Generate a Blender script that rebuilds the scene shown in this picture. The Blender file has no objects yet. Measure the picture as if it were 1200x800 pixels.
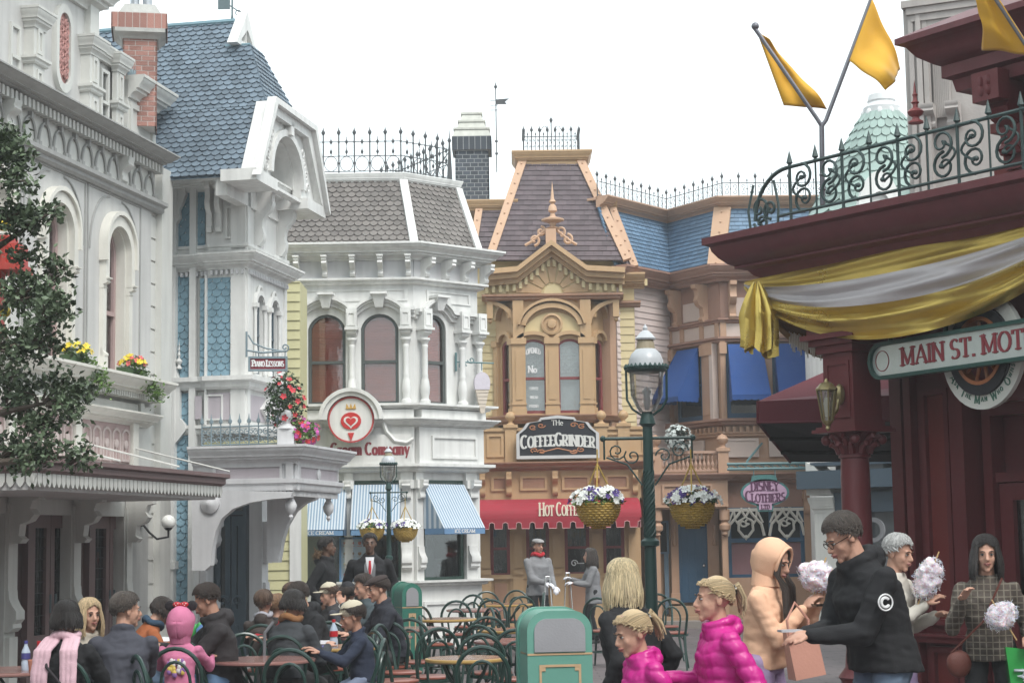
import bpy, bmesh, math, random
from math import sin, cos, pi, radians, atan2, sqrt, hypot
from mathutils import Vector, Matrix, Euler
from mathutils.geometry import tessellate_polygon
S=bpy.context.scene
C=S.collection
rnd=random.Random(7)
F_PX, TILT, ROLL, CAMH=2080.0, math.atan(233/2080.0), 0.015, 1.65
cam=bpy.data.objects.new('camera',bpy.data.cameras.new('camera'))
C.objects.link(cam)
cam.data.lens=F_PX/1200*36;cam.data.sensor_width=36
cam.data.clip_start=0.1;cam.data.clip_end=2000
CR=Matrix.Rotation(pi/2+TILT,3,'X')@Matrix.Rotation(-ROLL,3,'Z')
cam.matrix_world=Matrix.Translation((0,0,CAMH))@CR.to_4x4()
S.camera=cam
world=bpy.data.worlds.new('World');S.world=world
world.use_nodes=True
wn=world.node_tree;wn.nodes.clear()
SUN_EL, SUN_AZ=radians(52), radians(150)
sky=wn.nodes.new('ShaderNodeTexSky');sky.sky_type='NISHITA';sky.sun_disc=False
sky.sun_elevation=SUN_EL;sky.sun_rotation=SUN_AZ
sky.air_density=1.0;sky.dust_density=4.0;sky.ozone_density=1.0
tc=wn.nodes.new('ShaderNodeTexCoord')
nz=wn.nodes.new('ShaderNodeTexNoise');nz.inputs['Scale'].default_value=2.2;nz.inputs['Detail'].default_value=5
rmp=wn.nodes.new('ShaderNodeMapRange');rmp.inputs[1].default_value=.3;rmp.inputs[2].default_value=.7
rmp.inputs[3].default_value=0.90;rmp.inputs[4].default_value=0.985
mx=wn.nodes.new('ShaderNodeMix');mx.data_type='RGBA'
mx.inputs['B'].default_value=(12.6,13.9,14.3,1)
bg=wn.nodes.new('ShaderNodeBackground');bg.inputs['Strength'].default_value=0.060
wo=wn.nodes.new('ShaderNodeOutputWorld')
wn.links.new(tc.outputs['Generated'],nz.inputs['Vector']);wn.links.new(nz.outputs['Fac'],rmp.inputs[0])
wn.links.new(rmp.outputs[0],mx.inputs['Factor']);wn.links.new(sky.outputs[0],mx.inputs['A'])
hs=wn.nodes.new('ShaderNodeVectorMath');hs.operation='SCALE';n2=wn.nodes.new('ShaderNodeTexNoise');n2.inputs['Scale'].default_value=3.5;n2.inputs['Detail'].default_value=7;n2.inputs['Roughness'].default_value=.6
mp2=wn.nodes.new('ShaderNodeMapping');mp2.inputs['Scale'].default_value=(1,1,2.2);wn.links.new(tc.outputs['Generated'],mp2.inputs[0]);wn.links.new(mp2.outputs[0],n2.inputs['Vector'])
r3=wn.nodes.new('ShaderNodeMapRange');r3.inputs[1].default_value=.3;r3.inputs[2].default_value=.7;r3.inputs[3].default_value=.78;r3.inputs[4].default_value=1.12
wn.links.new(n2.outputs['Fac'],r3.inputs[0]);wn.links.new(mx.outputs['Result'],hs.inputs[0]);wn.links.new(r3.outputs[0],hs.inputs['Scale'])
wn.links.new(hs.outputs[0],bg.inputs['Color']);wn.links.new(bg.outputs[0],wo.inputs['Surface'])
sun=bpy.data.objects.new('sun',bpy.data.lights.new('sun','SUN'));C.objects.link(sun)
sun.data.energy=1.5;sun.data.angle=radians(25);sun.data.color=(1,.97,.93)
sun.rotation_euler=Vector((sin(SUN_AZ)*cos(SUN_EL),cos(SUN_AZ)*cos(SUN_EL),sin(SUN_EL))).to_track_quat('Z','Y').to_euler()
S.view_settings.view_transform='Standard';S.view_settings.look='None'
S.view_settings.exposure=1.05;S.view_settings.gamma=1.0
S.view_settings.use_curve_mapping=False
S.render.engine='CYCLES'
S.cycles.use_denoising=True
S.cycles.max_bounces=6;S.cycles.transparent_max_bounces=12
def ray(px,py):
 return CR@Vector(((px-600)/F_PX,-(py-400)/F_PX,-1.0))
def at(px,py,Y):
 d=ray(px,py);t=Y/d.y
 return Vector((d.x*t,Y,CAMH+d.z*t))
def ground(px,Y,py=640):
 p=at(px,py,Y);return (p.x,p.y)
class Fr:
 """a vertical wall plane: u runs right along it, v is height, w points out to the street"""
 def __init__(s,o,d):
  s.o=Vector((o[0],o[1]));s.d=Vector((d[0],d[1])).normalized()
  s.n=Vector((s.d.y,-s.d.x))
 @staticmethod
 def two(a,b):
  A, B=at(*a), at(*b)
  f=Fr((A.x,A.y),(B.x-A.x,B.y-A.y));f.len=hypot(B.x-A.x,B.y-A.y);return f
 @staticmethod
 def ang(a,deg):
  A=at(*a);return Fr((A.x,A.y),(sin(radians(deg)),cos(radians(deg))))
 def p(s,u,v,w=0.0):
  return Vector((s.o.x+s.d.x*u+s.n.x*w,s.o.y+s.d.y*u+s.n.y*w,v))
 def xy(s,u,w=0.0):
  q=s.p(u,0,w);return (q.x,q.y)
 def uv(s,px,py,w=0.0):
  d=ray(px,py);o=s.p(0,0,w)
  t=(o.x*s.n.x+o.y*s.n.y)/(d.x*s.n.x+d.y*s.n.y)
  h=d*t
  return ((h.x-o.x)*s.d.x+(h.y-o.y)*s.d.y,CAMH+h.z)
 def U(s,px,py=500,w=0.0):return s.uv(px,py,w)[0]
 def V(s,px,py,w=0.0):return s.uv(px,py,w)[1]
 def off(s,w,u=0.0):
  q=s.p(u,0,w);return Fr((q.x,q.y),s.d)
def clip(poly,lim):
 """Sutherland-Hodgman: clip a 2D polygon by a convex counter-clockwise polygon"""
 out=poly
 n=len(lim)
 for i in range(n):
  a, b=lim[i], lim[(i+1)%n]
  ex, ey=b[0]-a[0], b[1]-a[1]
  inp, out=out,[]
  if not inp:return []
  for j in range(len(inp)):
   P, Q=inp[j], inp[(j+1)%len(inp)]
   sp=ex*(P[1]-a[1])-ey*(P[0]-a[0]);sq=ex*(Q[1]-a[1])-ey*(Q[0]-a[0])
   if sp>=0:out.append(P)
   if (sp>=0)!=(sq>=0):
    t=sp/(sp-sq);out.append((P[0]+(Q[0]-P[0])*t,P[1]+(Q[1]-P[1])*t))
 return out
def ccw(poly):
 a=sum(poly[i][0]*poly[(i+1)%len(poly)][1]-poly[(i+1)%len(poly)][0]*poly[i][1] for i in range(len(poly)))
 return list(poly) if a>0 else list(poly)[::-1]
class MB:
 def __init__(s):s.v=[];s.f=[];s.m=[];s.mi=0
 def add(s,vs,fs):
  k=len(s.v);s.v+=[tuple(x) for x in vs]
  for f in fs:s.f.append(tuple(k+i for i in f));s.m.append(s.mi)
  return s
 def hexa(s,b,t):
  return s.add(list(b)+list(t),[(0,3,2,1),(4,5,6,7),(0,1,5,4),(1,2,6,5),(2,3,7,6),(3,0,4,7)])
 def box(s,fr,u0,u1,v0,v1,w0,w1):
  q=[fr.p(u0,v0,w0),fr.p(u1,v0,w0),fr.p(u1,v0,w1),fr.p(u0,v0,w1)]
  t=[Vector((a.x,a.y,v1)) for a in q]
  return s.hexa(q,t)
 def wbox(s,x0,x1,y0,y1,z0,z1):
  return s.hexa([(x0,y0,z0),(x1,y0,z0),(x1,y1,z0),(x0,y1,z0)],[(x0,y0,z1),(x1,y0,z1),(x1,y1,z1),(x0,y1,z1)])
 def prism(s,fr,poly,w0,w1,holes=()):
  """polygon (with holes) in the wall plane, extruded from w0 out to w1"""
  loops=[list(poly)]+[list(h) for h in holes]
  tri=tessellate_polygon([[Vector((a,b,0)) for a,b in l] for l in loops])
  flat=[p for l in loops for p in l];n=len(flat)
  vs=[fr.p(a,b,w1) for a,b in flat]+[fr.p(a,b,w0) for a,b in flat]
  fs=[tuple(t) for t in tri]+[tuple(n+i for i in t)[::-1] for t in tri]
  k=0
  for l in loops:
   m=len(l)
   for i in range(m):fs.append((k+i,k+(i+1)%m,n+k+(i+1)%m,n+k+i))
   k+=m
  return s.add(vs,fs)
 def ring(s,fr,outer,inner,w0,w1,closed=True):
  n=len(outer);vs=[]
  for a, b in outer:vs+=[fr.p(a,b,w1),fr.p(a,b,w0)]
  for a, b in inner:vs+=[fr.p(a,b,w1),fr.p(a,b,w0)]
  fs=[];N=2*n
  for i in range(n if closed else n-1):
   j=(i+1)%n
   fs+=[(2*i,2*j,N+2*j,N+2*i),(2*i+1,N+2*i+1,N+2*j+1,2*j+1),(2*i,2*i+1,2*j+1,2*j),(N+2*i,N+2*j,N+2*j+1,N+2*i+1)]
  if not closed:fs+=[(0,N,N+1,1),(2*n-2,2*n-1,N+2*n-1,N+2*n-2)]
  return s.add(vs,fs)
 def mould(s,path,prof,cap=True):
  """profile (out, z) swept along a plan path with mitred corners; out is to the right-hand/street side"""
  n=len(path);P=[Vector(p) for p in path];offs=[]
  for i in range(n):
   if i==0:d=(P[1]-P[0]).normalized();nn=Vector((d.y,-d.x));sc=1
   elif i==n-1:d=(P[i]-P[i-1]).normalized();nn=Vector((d.y,-d.x));sc=1
   else:
    d0=(P[i]-P[i-1]).normalized();d1=(P[i+1]-P[i]).normalized()
    n0=Vector((d0.y,-d0.x));n1=Vector((d1.y,-d1.x));nn=(n0+n1).normalized();sc=1/max(.3,nn.dot(n0))
   offs.append(nn*sc)
  m=len(prof);vs=[]
  for i in range(n):
   for o, z in prof:vs.append((P[i].x+offs[i].x*o,P[i].y+offs[i].y*o,z))
  fs=[]
  for i in range(n-1):
   for j in range(m):
    k=(j+1)%m;fs.append((i*m+j,i*m+k,(i+1)*m+k,(i+1)*m+j))
  if cap:
   tri=tessellate_polygon([[Vector((a,b,0)) for a,b in prof]])
   fs+=[tuple(t) for t in tri]+[tuple((n-1)*m+i for i in t)[::-1] for t in tri]
  return s.add(vs,fs)
 def dentils(s,path,o0,o1,z0,z1,w,gap):
  for i in range(len(path)-1):
   f=Fr(path[i],(path[i+1][0]-path[i][0],path[i+1][1]-path[i][1]))
   L=hypot(path[i+1][0]-path[i][0],path[i+1][1]-path[i][1]);n=max(1,int(L/(w+gap)));st=L/n
   for k in range(n):s.box(f,st*(k+.5)-w/2,st*(k+.5)+w/2,z0,z1,o0,o1)
  return s
 def bracket(s,fr,u,vt,h,d,wd,w0=0.0,kind=0):
  """scrolled corbel hanging from vt"""
  if kind==0:
   pr=[(0,0),(d,0),(d,-.12*h),(d*.93,-.2*h),(d*.98,-.3*h),(d*.85,-.42*h),(d*.6,-.48*h),(d*.45,-.58*h),(d*.42,-.7*h),(d*.5,-.8*h),(d*.45,-.92*h),(d*.25,-h),(0,-h)]
  elif kind==1:
   pr=[(0,0),(d,0),(d,-.1*h),(d*.8,-.14*h),(d*.72,-.3*h),(d*.85,-.42*h),(d*.7,-.55*h),(d*.4,-.62*h),(d*.36,-.85*h),(d*.5,-.92*h),(d*.4,-h),(0,-h)]
  else:
   pr=[(0,0),(d*.3,0),(d*.35,-.2*h),(d*.6,-.35*h),(d,-.5*h),(d,-.7*h),(d*.7,-.8*h),(d*.75,-.9*h),(d*.4,-h),(0,-h)]
  pts=[(w0+a,vt+b) for a,b in pr];m=len(pts)
  vs=[fr.p(u-wd/2,z,a) for a,z in pts]+[fr.p(u+wd/2,z,a) for a,z in pts]
  tri=tessellate_polygon([[Vector((a,b,0)) for a,b in pts]])
  fs=[tuple(t) for t in tri]+[tuple(m+i for i in t)[::-1] for t in tri]+[(i,(i+1)%m,m+(i+1)%m,m+i) for i in range(m)]
  return s.add(vs,fs)
 def lathe(s,c,prof,n=12,axis=None):
  """prof: (radius, height) from the bottom up, round c"""
  c=Vector(c);vs=[]
  M=axis.to_track_quat('Z','Y').to_matrix() if axis is not None else Matrix.Identity(3)
  for r, z in prof:
   for i in range(n):vs.append(c+M@Vector((r*cos(2*pi*i/n),r*sin(2*pi*i/n),z)))
  fs=[]
  for j in range(len(prof)-1):
   for i in range(n):fs.append((j*n+i,j*n+(i+1)%n,(j+1)*n+(i+1)%n,(j+1)*n+i))
  fs.append(tuple(range(n))[::-1]);fs.append(tuple((len(prof)-1)*n+i for i in range(n)))
  return s.add(vs,fs)
 def tube(s,pts,r,n=6,caps=True):
  """round bar through points; r a number or one radius per point"""
  P=[Vector(p) for p in pts];k=len(P)
  if k<2:return s
  R=r if isinstance(r,(list,tuple)) else [r]*k
  vs=[];up=None
  for i in range(k):
   t=(P[min(i+1,k-1)]-P[max(i-1,0)])
   if t.length<1e-9:t=Vector((0,0,1))
   t.normalize()
   if up is None:
    up=Vector((0,0,1)) if abs(t.z)<.9 else Vector((1,0,0))
   a=t.cross(up)
   if a.length<1e-6:a=t.orthogonal()
   a.normalize();b=a.cross(t).normalized();up=b
   for j in range(n):
    q=2*pi*j/n;vs.append(P[i]+a*(R[i]*cos(q))+b*(R[i]*sin(q)))
  fs=[(i*n+j,i*n+(j+1)%n,(i+1)*n+(j+1)%n,(i+1)*n+j) for i in range(k-1) for j in range(n)]
  if caps:fs+=[tuple(range(n))[::-1],tuple((k-1)*n+j for j in range(n))]
  return s.add(vs,fs)
 def ball(s,c,rx,ry=None,rz=None,n=12,m=8,M=None):
  ry=rx if ry is None else ry;rz=rx if rz is None else rz
  c=Vector(c);vs=[];M=M or Matrix.Identity(3)
  for j in range(m+1):
   t=pi*j/m
   for i in range(n):
    vs.append(c+M@Vector((rx*sin(t)*cos(2*pi*i/n),ry*sin(t)*sin(2*pi*i/n),-rz*cos(t))))
  fs=[(j*n+i,j*n+(i+1)%n,(j+1)*n+(i+1)%n,(j+1)*n+i) for j in range(m) for i in range(n)]
  return s.add(vs,fs)
 def shingles(s,O,eu,ev,poly,sw,sh,style='scale',t=0.02,lap=1.25):
  """overlapping shingles on the plane O + a*eu + b*ev, clipped to the convex polygon poly [(a, b)...]"""
  poly=ccw(poly);nn=eu.cross(ev).normalized()
  if style!='board' and nn.y>0 and abs(nn.z)<.99:pass
  A0=min(p[0] for p in poly);A1=max(p[0] for p in poly);B0=min(p[1] for p in poly);B1=max(p[1] for p in poly)
  r=0;b=B0-sh*.2
  while b<B1:
   a=A0-sw*(1 if r%2 else .5)
   if style=='board':a=A0-.1
   while a<A1:
    H=sh*lap
    if style=='board':sp=[(A0-.1,b),(A1+.1,b),(A1+.1,b+H),(A0-.1,b+H)]
    elif style=='scale':
     w=sw*.485;cx=a+sw/2;k=sh*.62
     sp=[(cx+w*cos(q),b+k-k*sin(-q)) for q in [-pi*i/7 for i in range(8)][::-1]]
     sp=[(cx-w*cos(pi*i/7),b+k-k*sin(pi*i/7)) for i in range(8)]+[(cx+w,b+H),(cx-w,b+H)]
    else:
     g=sw*.02;sp=[(a+g,b),(a+sw-g,b),(a+sw-g,b+H),(a+g,b+H)]
    c=clip(sp,poly)
    if len(c)>2:
     m=len(c)
     def P(x,y,z):return O+eu*x+ev*y+nn*z
     jt=rnd.uniform(-.15,.15)*t
     top=[P(x,y,.004+(t+jt)*max(0,1-(y-b)/H)) for x,y in c];bot=[P(x,y,-.003) for x,y in c]
     s.add(top+bot,[tuple(range(m))]+[(i,m+i,m+(i+1)%m,(i+1)%m) for i in range(m)])
    a+=sw if style!='board' else 1e9
   b+=sh;r+=1
  return s
 def siding(s,fr,u0,u1,v0,v1,pitch,w=0.0,t=.018):
  return s.shingles(fr.p(0,0,w),Vector((fr.d.x,fr.d.y,0)),Vector((0,0,1)),[(u0,v0),(u1,v0),(u1,v1),(u0,v1)],1,pitch,'board',t,1.05)
 def scales(s,fr,u0,u1,v0,v1,sw,sh,w=0.0,t=.015):
  return s.shingles(fr.p(0,0,w),Vector((fr.d.x,fr.d.y,0)),Vector((0,0,1)),[(u0,v0),(u1,v0),(u1,v1),(u0,v1)],sw,sh,'scale',t)
 def build(s,name,mats,root=None,smooth=38,recalc=True):
  me=bpy.data.meshes.new(name)
  off=Vector((0,0,0))
  if root is not None:
   off=world_loc(root)
  me.from_pydata([(x-off.x,y-off.y,z-off.z) for x,y,z in s.v],[],s.f)
  for m in (mats if isinstance(mats,(list,tuple)) else [mats]):me.materials.append(m)
  me.polygons.foreach_set('material_index',s.m)
  if recalc:
   bm=bmesh.new();bm.from_mesh(me);bmesh.ops.recalc_face_normals(bm,faces=bm.faces);bm.to_mesh(me);bm.free()
  if smooth:
   me.polygons.foreach_set('use_smooth',[True]*len(me.polygons));me.set_sharp_from_angle(angle=radians(smooth))
  me.update()
  o=bpy.data.objects.new(name,me);C.objects.link(o)
  if root is not None:o.parent=root
  return o
def world_loc(o):
 v=Vector((0,0,0))
 while o is not None:v=v+Vector(o.location);o=o.parent
 return v
def tag(o,label=None,cat=None,group=None,kind=None):
 if label:o['label']=label
 if cat:o['category']=cat
 if group:o['group']=group
 if kind:o['kind']=kind
 return o
def empty(name,loc,label,cat,group=None):
 o=bpy.data.objects.new(name,None);o.location=loc;C.objects.link(o);o.empty_display_size=.2
 return tag(o,label,cat,group)
def copy_tree(o,parent=None):
 c=o.copy();C.objects.link(c);c.parent=parent
 for ch in list(o.children):copy_tree(ch,c)
 return c
def arch(u0,u1,v0,vs,rise,n=12):
 """outline of an opening: sill v0, springing vs, segmental or round head of the given rise (counter-clockwise)"""
 pts=[(u0,v0),(u1,v0)];h=(u1-u0)/2;c=(u0+u1)/2
 if rise<=1e-4:return pts+[(u1,vs),(u0,vs)]
 R=(h*h+rise*rise)/(2*rise);a=math.asin(min(1,h/R)) if rise<=h else pi-math.asin(h/R)
 for i in range(n+1):
  q=a-2*a*i/n;pts.append((c+R*sin(q),vs+rise-R+R*cos(q)))
 return pts
def crown(zt,h,out,back=-.04):
 return [(back,zt),(out,zt),(out,zt-.13*h),(out*.93,zt-.16*h),(out*.9,zt-.27*h),(out*.75,zt-.4*h),(out*.66,zt-.52*h),(out*.66,zt-.58*h),(out*.5,zt-.6*h),(out*.5,zt-.72*h),(out*.35,zt-.76*h),(out*.2,zt-.86*h),(out*.15,zt-.93*h),(out*.15,zt-h),(back,zt-h)]
def band(z0,z1,out,back=-.03):
 h=z1-z0
 return [(back,z1),(out,z1),(out,z1-.35*h),(out*.6,z1-.5*h),(out*.6,z1-.8*h),(out*.35,z0),(back,z0)]
def spiral(c,r,a0,turns,n=14,shrink=.18):
 return [(c[0]+r*(1-(1-shrink)*i/n)*cos(a0+turns*2*pi*i/n),c[1]+r*(1-(1-shrink)*i/n)*sin(a0+turns*2*pi*i/n)) for i in range(n+1)]
BAL=[(.9,0),(.9,.06),(.5,.08),(.42,.12),(.85,.22),(1,.32),(.8,.42),(.45,.52),(.4,.6),(.5,.68),(.72,.76),(.6,.84),(.45,.88),(.8,.92),(.8,1)]
COL=[(1.1,0),(1.1,.06),(.8,.08),(.75,.11),(.95,.18),(1,.26),(.8,.36),(.6,.41),(.7,.43),(.58,.46),(.62,.6),(.6,.85),(.7,.88),(.6,.9),(.85,.95),(1.1,.97),(1.1,1)]
FIN=[(.9,0),(.9,.04),(.5,.08),(.4,.14),(.85,.2),(1,.26),(.7,.32),(.3,.36),(.3,.44),(.5,.48),(.3,.52),(.22,.62),(.34,.66),(.2,.7),(.12,.85),(.02,1)]
def scaled(pr,r,h):return [(a*r,b*h) for a,b in pr]
_mats={}
def mat(name,col,rough=.6,var=.08,bump=.25,bscale=30,metal=0,spec=.4,streak=.0,island=0.0,coat=0,grain=None,sheen=0,emit=None):
 if name in _mats:return _mats[name]
 m=bpy.data.materials.new(name);m.use_nodes=True;_mats[name]=m
 nt=m.node_tree;b=nt.nodes['Principled BSDF'];L=nt.links.new
 b.inputs['Roughness'].default_value=rough;b.inputs['Metallic'].default_value=metal
 b.inputs['Specular IOR Level'].default_value=spec
 if coat:b.inputs['Coat Weight'].default_value=coat;b.inputs['Coat Roughness'].default_value=.15
 if sheen:b.inputs['Sheen Weight'].default_value=sheen;b.inputs['Sheen Roughness'].default_value=.5
 tc=nt.nodes.new('ShaderNodeTexCoord');geo=nt.nodes.new('ShaderNodeNewGeometry')
 n1=nt.nodes.new('ShaderNodeTexNoise');n1.inputs['Scale'].default_value=1.7;n1.inputs['Detail'].default_value=6;n1.inputs['Roughness'].default_value=.65
 L(tc.outputs['Object'],n1.inputs['Vector'])
 mr=nt.nodes.new('ShaderNodeMapRange');mr.inputs[1].default_value=.25;mr.inputs[2].default_value=.75
 mr.inputs[3].default_value=1-var*1.3;mr.inputs[4].default_value=1+var
 L(n1.outputs['Fac'],mr.inputs[0])
 val=mr.outputs[0]
 def mul(a,c):
  q=nt.nodes.new('ShaderNodeMath');q.operation='MULTIPLY';L(a,q.inputs[0]);L(c,q.inputs[1]);return q.outputs[0]
 if streak:
  mp=nt.nodes.new('ShaderNodeMapping');mp.inputs['Scale'].default_value=(9,9,.7);L(tc.outputs['Object'],mp.inputs[0])
  n2=nt.nodes.new('ShaderNodeTexNoise');n2.inputs['Scale'].default_value=1;n2.inputs['Detail'].default_value=4;L(mp.outputs[0],n2.inputs['Vector'])
  m2=nt.nodes.new('ShaderNodeMapRange');m2.inputs[1].default_value=.42;m2.inputs[2].default_value=.75;m2.inputs[3].default_value=1;m2.inputs[4].default_value=1-streak
  L(n2.outputs['Fac'],m2.inputs[0]);val=mul(val,m2.outputs[0])
 if island:
  m3=nt.nodes.new('ShaderNodeMapRange');m3.inputs[3].default_value=1-island;m3.inputs[4].default_value=1+island
  L(geo.outputs['Random Per Island'],m3.inputs[0]);val=mul(val,m3.outputs[0])
 vm=nt.nodes.new('ShaderNodeVectorMath');vm.operation='SCALE';vm.inputs[0].default_value=col[:3];L(val,vm.inputs['Scale'])
 L(vm.outputs[0],b.inputs['Base Color'])
 nb=nt.nodes.new('ShaderNodeTexNoise');nb.inputs['Scale'].default_value=bscale;nb.inputs['Detail'].default_value=5
 if grain:
  mp=nt.nodes.new('ShaderNodeMapping');mp.inputs['Scale'].default_value=grain;L(tc.outputs['Object'],mp.inputs[0]);L(mp.outputs[0],nb.inputs['Vector'])
 else:L(tc.outputs['Object'],nb.inputs['Vector'])
 bp=nt.nodes.new('ShaderNodeBump');bp.inputs['Strength'].default_value=bump;bp.inputs['Distance'].default_value=.01
 L(nb.outputs['Fac'],bp.inputs['Height']);L(bp.outputs[0],b.inputs['Normal'])
 r2=nt.nodes.new('ShaderNodeMapRange');r2.inputs[3].default_value=max(0,rough-.12);r2.inputs[4].default_value=min(1,rough+.12)
 L(n1.outputs['Fac'],r2.inputs[0]);L(r2.outputs[0],b.inputs['Roughness'])
 if emit:
  b.inputs['Emission Color'].default_value=(*emit[:3],1);b.inputs['Emission Strength'].default_value=emit[3]
 return m
def glass(name,tint=(.8,.85,.85),refl=.18,rough=.02):
 if name in _mats:return _mats[name]
 m=bpy.data.materials.new(name);m.use_nodes=True;_mats[name]=m
 nt=m.node_tree;nt.nodes.clear();L=nt.links.new
 o=nt.nodes.new('ShaderNodeOutputMaterial');mix=nt.nodes.new('ShaderNodeMixShader')
 tr=nt.nodes.new('ShaderNodeBsdfTransparent');tr.inputs[0].default_value=(*tint,1)
 gl=nt.nodes.new('ShaderNodeBsdfGlossy');gl.inputs['Roughness'].default_value=rough
 lw=nt.nodes.new('ShaderNodeLayerWeight');lw.inputs['Blend'].default_value=.25
 mr=nt.nodes.new('ShaderNodeMapRange');mr.inputs[3].default_value=refl;mr.inputs[4].default_value=.9
 L(lw.outputs['Fresnel'],mr.inputs[0]);L(mr.outputs[0],mix.inputs[0]);L(tr.outputs[0],mix.inputs[1]);L(gl.outputs[0],mix.inputs[2])
 n=nt.nodes.new('ShaderNodeTexNoise');n.inputs['Scale'].default_value=2.5
 bp=nt.nodes.new('ShaderNodeBump');bp.inputs['Strength'].default_value=.12;bp.inputs['Distance'].default_value=.02;L(n.outputs['Fac'],bp.inputs['Height']);L(bp.outputs[0],gl.inputs['Normal'])
 L(mix.outputs[0],o.inputs['Surface']);return m
# ================================================================ LETTERING: a small stroke alphabet with thick and thin strokes and slab serifs
def _arc(cx,cy,rx,ry,a0,a1,n=10):return [(cx+rx*cos(radians(a0+(a1-a0)*i/n)),cy+ry*sin(radians(a0+(a1-a0)*i/n))) for i in range(n+1)]
GL={'A':(.78,[[(.04,0),(.39,1)],[(.39,1),(.74,0)],[(.16,.34),(.62,.34)]],[(.04,0),(.74,0)]),'B':(.66,[[(.1,0),(.1,1)],[(.1,1)]+_arc(.32,.76,.22,.24,90,-90)+[(.1,.52)],[(.1,.52)]+_arc(.34,.26,.26,.26,90,-90)+[(.1,0)]],[(.1,0),(.1,1)]),'C':(.72,[_arc(.4,.5,.34,.5,50,310,16)],[]),'D':(.74,[[(.1,0),(.1,1)],[(.1,1)]+_arc(.3,.5,.36,.5,90,-90,14)+[(.1,0)]],[(.1,0),(.1,1)]),'E':(.62,[[(.1,0),(.1,1)],[(.1,1),(.56,1),(.56,.86)],[(.1,.52),(.44,.52)],[(.1,0),(.56,0),(.56,.16)]],[(.1,0),(.1,1)]),'F':(.58,[[(.1,0),(.1,1)],[(.1,1),(.54,1),(.54,.86)],[(.1,.52),(.42,.52)]],[(.1,0),(.1,1)]),'G':(.76,[_arc(.4,.5,.34,.5,50,340,18),[(.66,.42),(.66,.08)],[(.46,.42),(.74,.42)]],[]),'H':(.78,[[(.1,0),(.1,1)],[(.66,0),(.66,1)],[(.1,.52),(.66,.52)]],[(.1,0),(.1,1),(.66,0),(.66,1)]),'I':(.24,[[(.12,0),(.12,1)]],[(.12,0),(.12,1)]),'K':(.74,[[(.1,0),(.1,1)],[(.62,1),(.12,.42)],[(.28,.58),(.66,0)]],[(.1,0),(.1,1),(.66,0),(.62,1)]),'L':(.58,[[(.1,0),(.1,1)],[(.1,0),(.54,0),(.54,.18)]],[(.1,0),(.1,1)]),'M':(.96,[[(.12,0),(.12,1)],[(.12,1),(.48,.1)],[(.48,.1),(.84,1)],[(.84,1),(.84,0)]],[(.12,0),(.84,0),(.1,1),(.86,1)]),'N':(.80,[[(.1,0),(.1,1)],[(.1,1),(.7,0)],[(.7,0),(.7,1)]],[(.1,0),(.1,1),(.7,1)]),'O':(.80,[_arc(.4,.5,.34,.5,90,450,20)],[]),'P':(.64,[[(.1,0),(.1,1)],[(.1,1)]+_arc(.32,.74,.26,.26,90,-90)+[(.1,.48)]],[(.1,0),(.1,1)]),'R':(.72,[[(.1,0),(.1,1)],[(.1,1)]+_arc(.32,.74,.26,.26,90,-90)+[(.1,.48)],[(.32,.48),(.64,0)]],[(.1,0),(.1,1),(.64,0)]),'S':(.62,[_arc(.32,.75,.22,.25,40,270,12)+_arc(.32,.25,.25,.25,90,-140,12)],[]),'T':(.68,[[(.34,0),(.34,1)],[(.04,.84),(.04,1),(.64,1),(.64,.84)]],[(.34,0)]),'U':(.76,[[(.1,1),(.1,.34)]+_arc(.38,.3,.28,.3,180,360,10)+[(.66,.34),(.66,1)]],[(.1,1),(.66,1)]),'W':(1.05,[[(.04,1),(.3,0)],[(.3,0),(.52,.9)],[(.52,.9),(.76,0)],[(.76,0),(1.0,1)]],[(.04,1),(1.0,1)]),'Y':(.74,[[(.04,1),(.36,.5)],[(.7,1),(.36,.5)],[(.36,.5),(.36,0)]],[(.36,0),(.04,1),(.7,1)]),'.':(.22,[[(.1,0),(.1,.08)]],[]),'e':(.56,[_arc(.28,.3,.22,.3,10,320,14)+[],[(.06,.32),(.5,.34)]],[]),'r':(.44,[[(.1,0),(.1,.6)],[(.1,.42)]+_arc(.28,.42,.16,.18,160,40,6)],[(.1,0)]),'a':(.58,[_arc(.28,.3,.22,.3,40,330,14),[(.5,.62),(.5,.06),(.56,0)]],[]),'m':(.86,[[(.1,0),(.1,.62)],[(.1,.4)]+_arc(.26,.42,.16,.2,150,0,6)+[(.42,0)],[(.42,.4)]+_arc(.58,.42,.16,.2,150,0,6)+[(.74,0)]],[(.1,0)]),'n':(.58,[[(.1,0),(.1,.62)],[(.1,.4)]+_arc(.28,.42,.18,.2,150,0,6)+[(.46,0)]],[(.1,0)]),'o':(.58,[_arc(.28,.3,.22,.3,90,450,14)],[]),'p':(.60,[[(.1,-.28),(.1,.62)],_arc(.3,.3,.2,.3,150,-150,14)],[(.1,-.28)]),'y':(.58,[[(.06,.62),(.28,.06)],[(.52,.62),(.18,-.28)]],[]),'i':(.24,[[(.12,0),(.12,.6)],[(.12,.74),(.12,.82)]],[(.12,0)]),'c':(.52,[_arc(.28,.3,.22,.3,50,310,12)],[]),'s':(.46,[_arc(.24,.45,.16,.15,40,270,8)+_arc(.24,.15,.18,.15,90,-140,8)],[]), }
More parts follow.
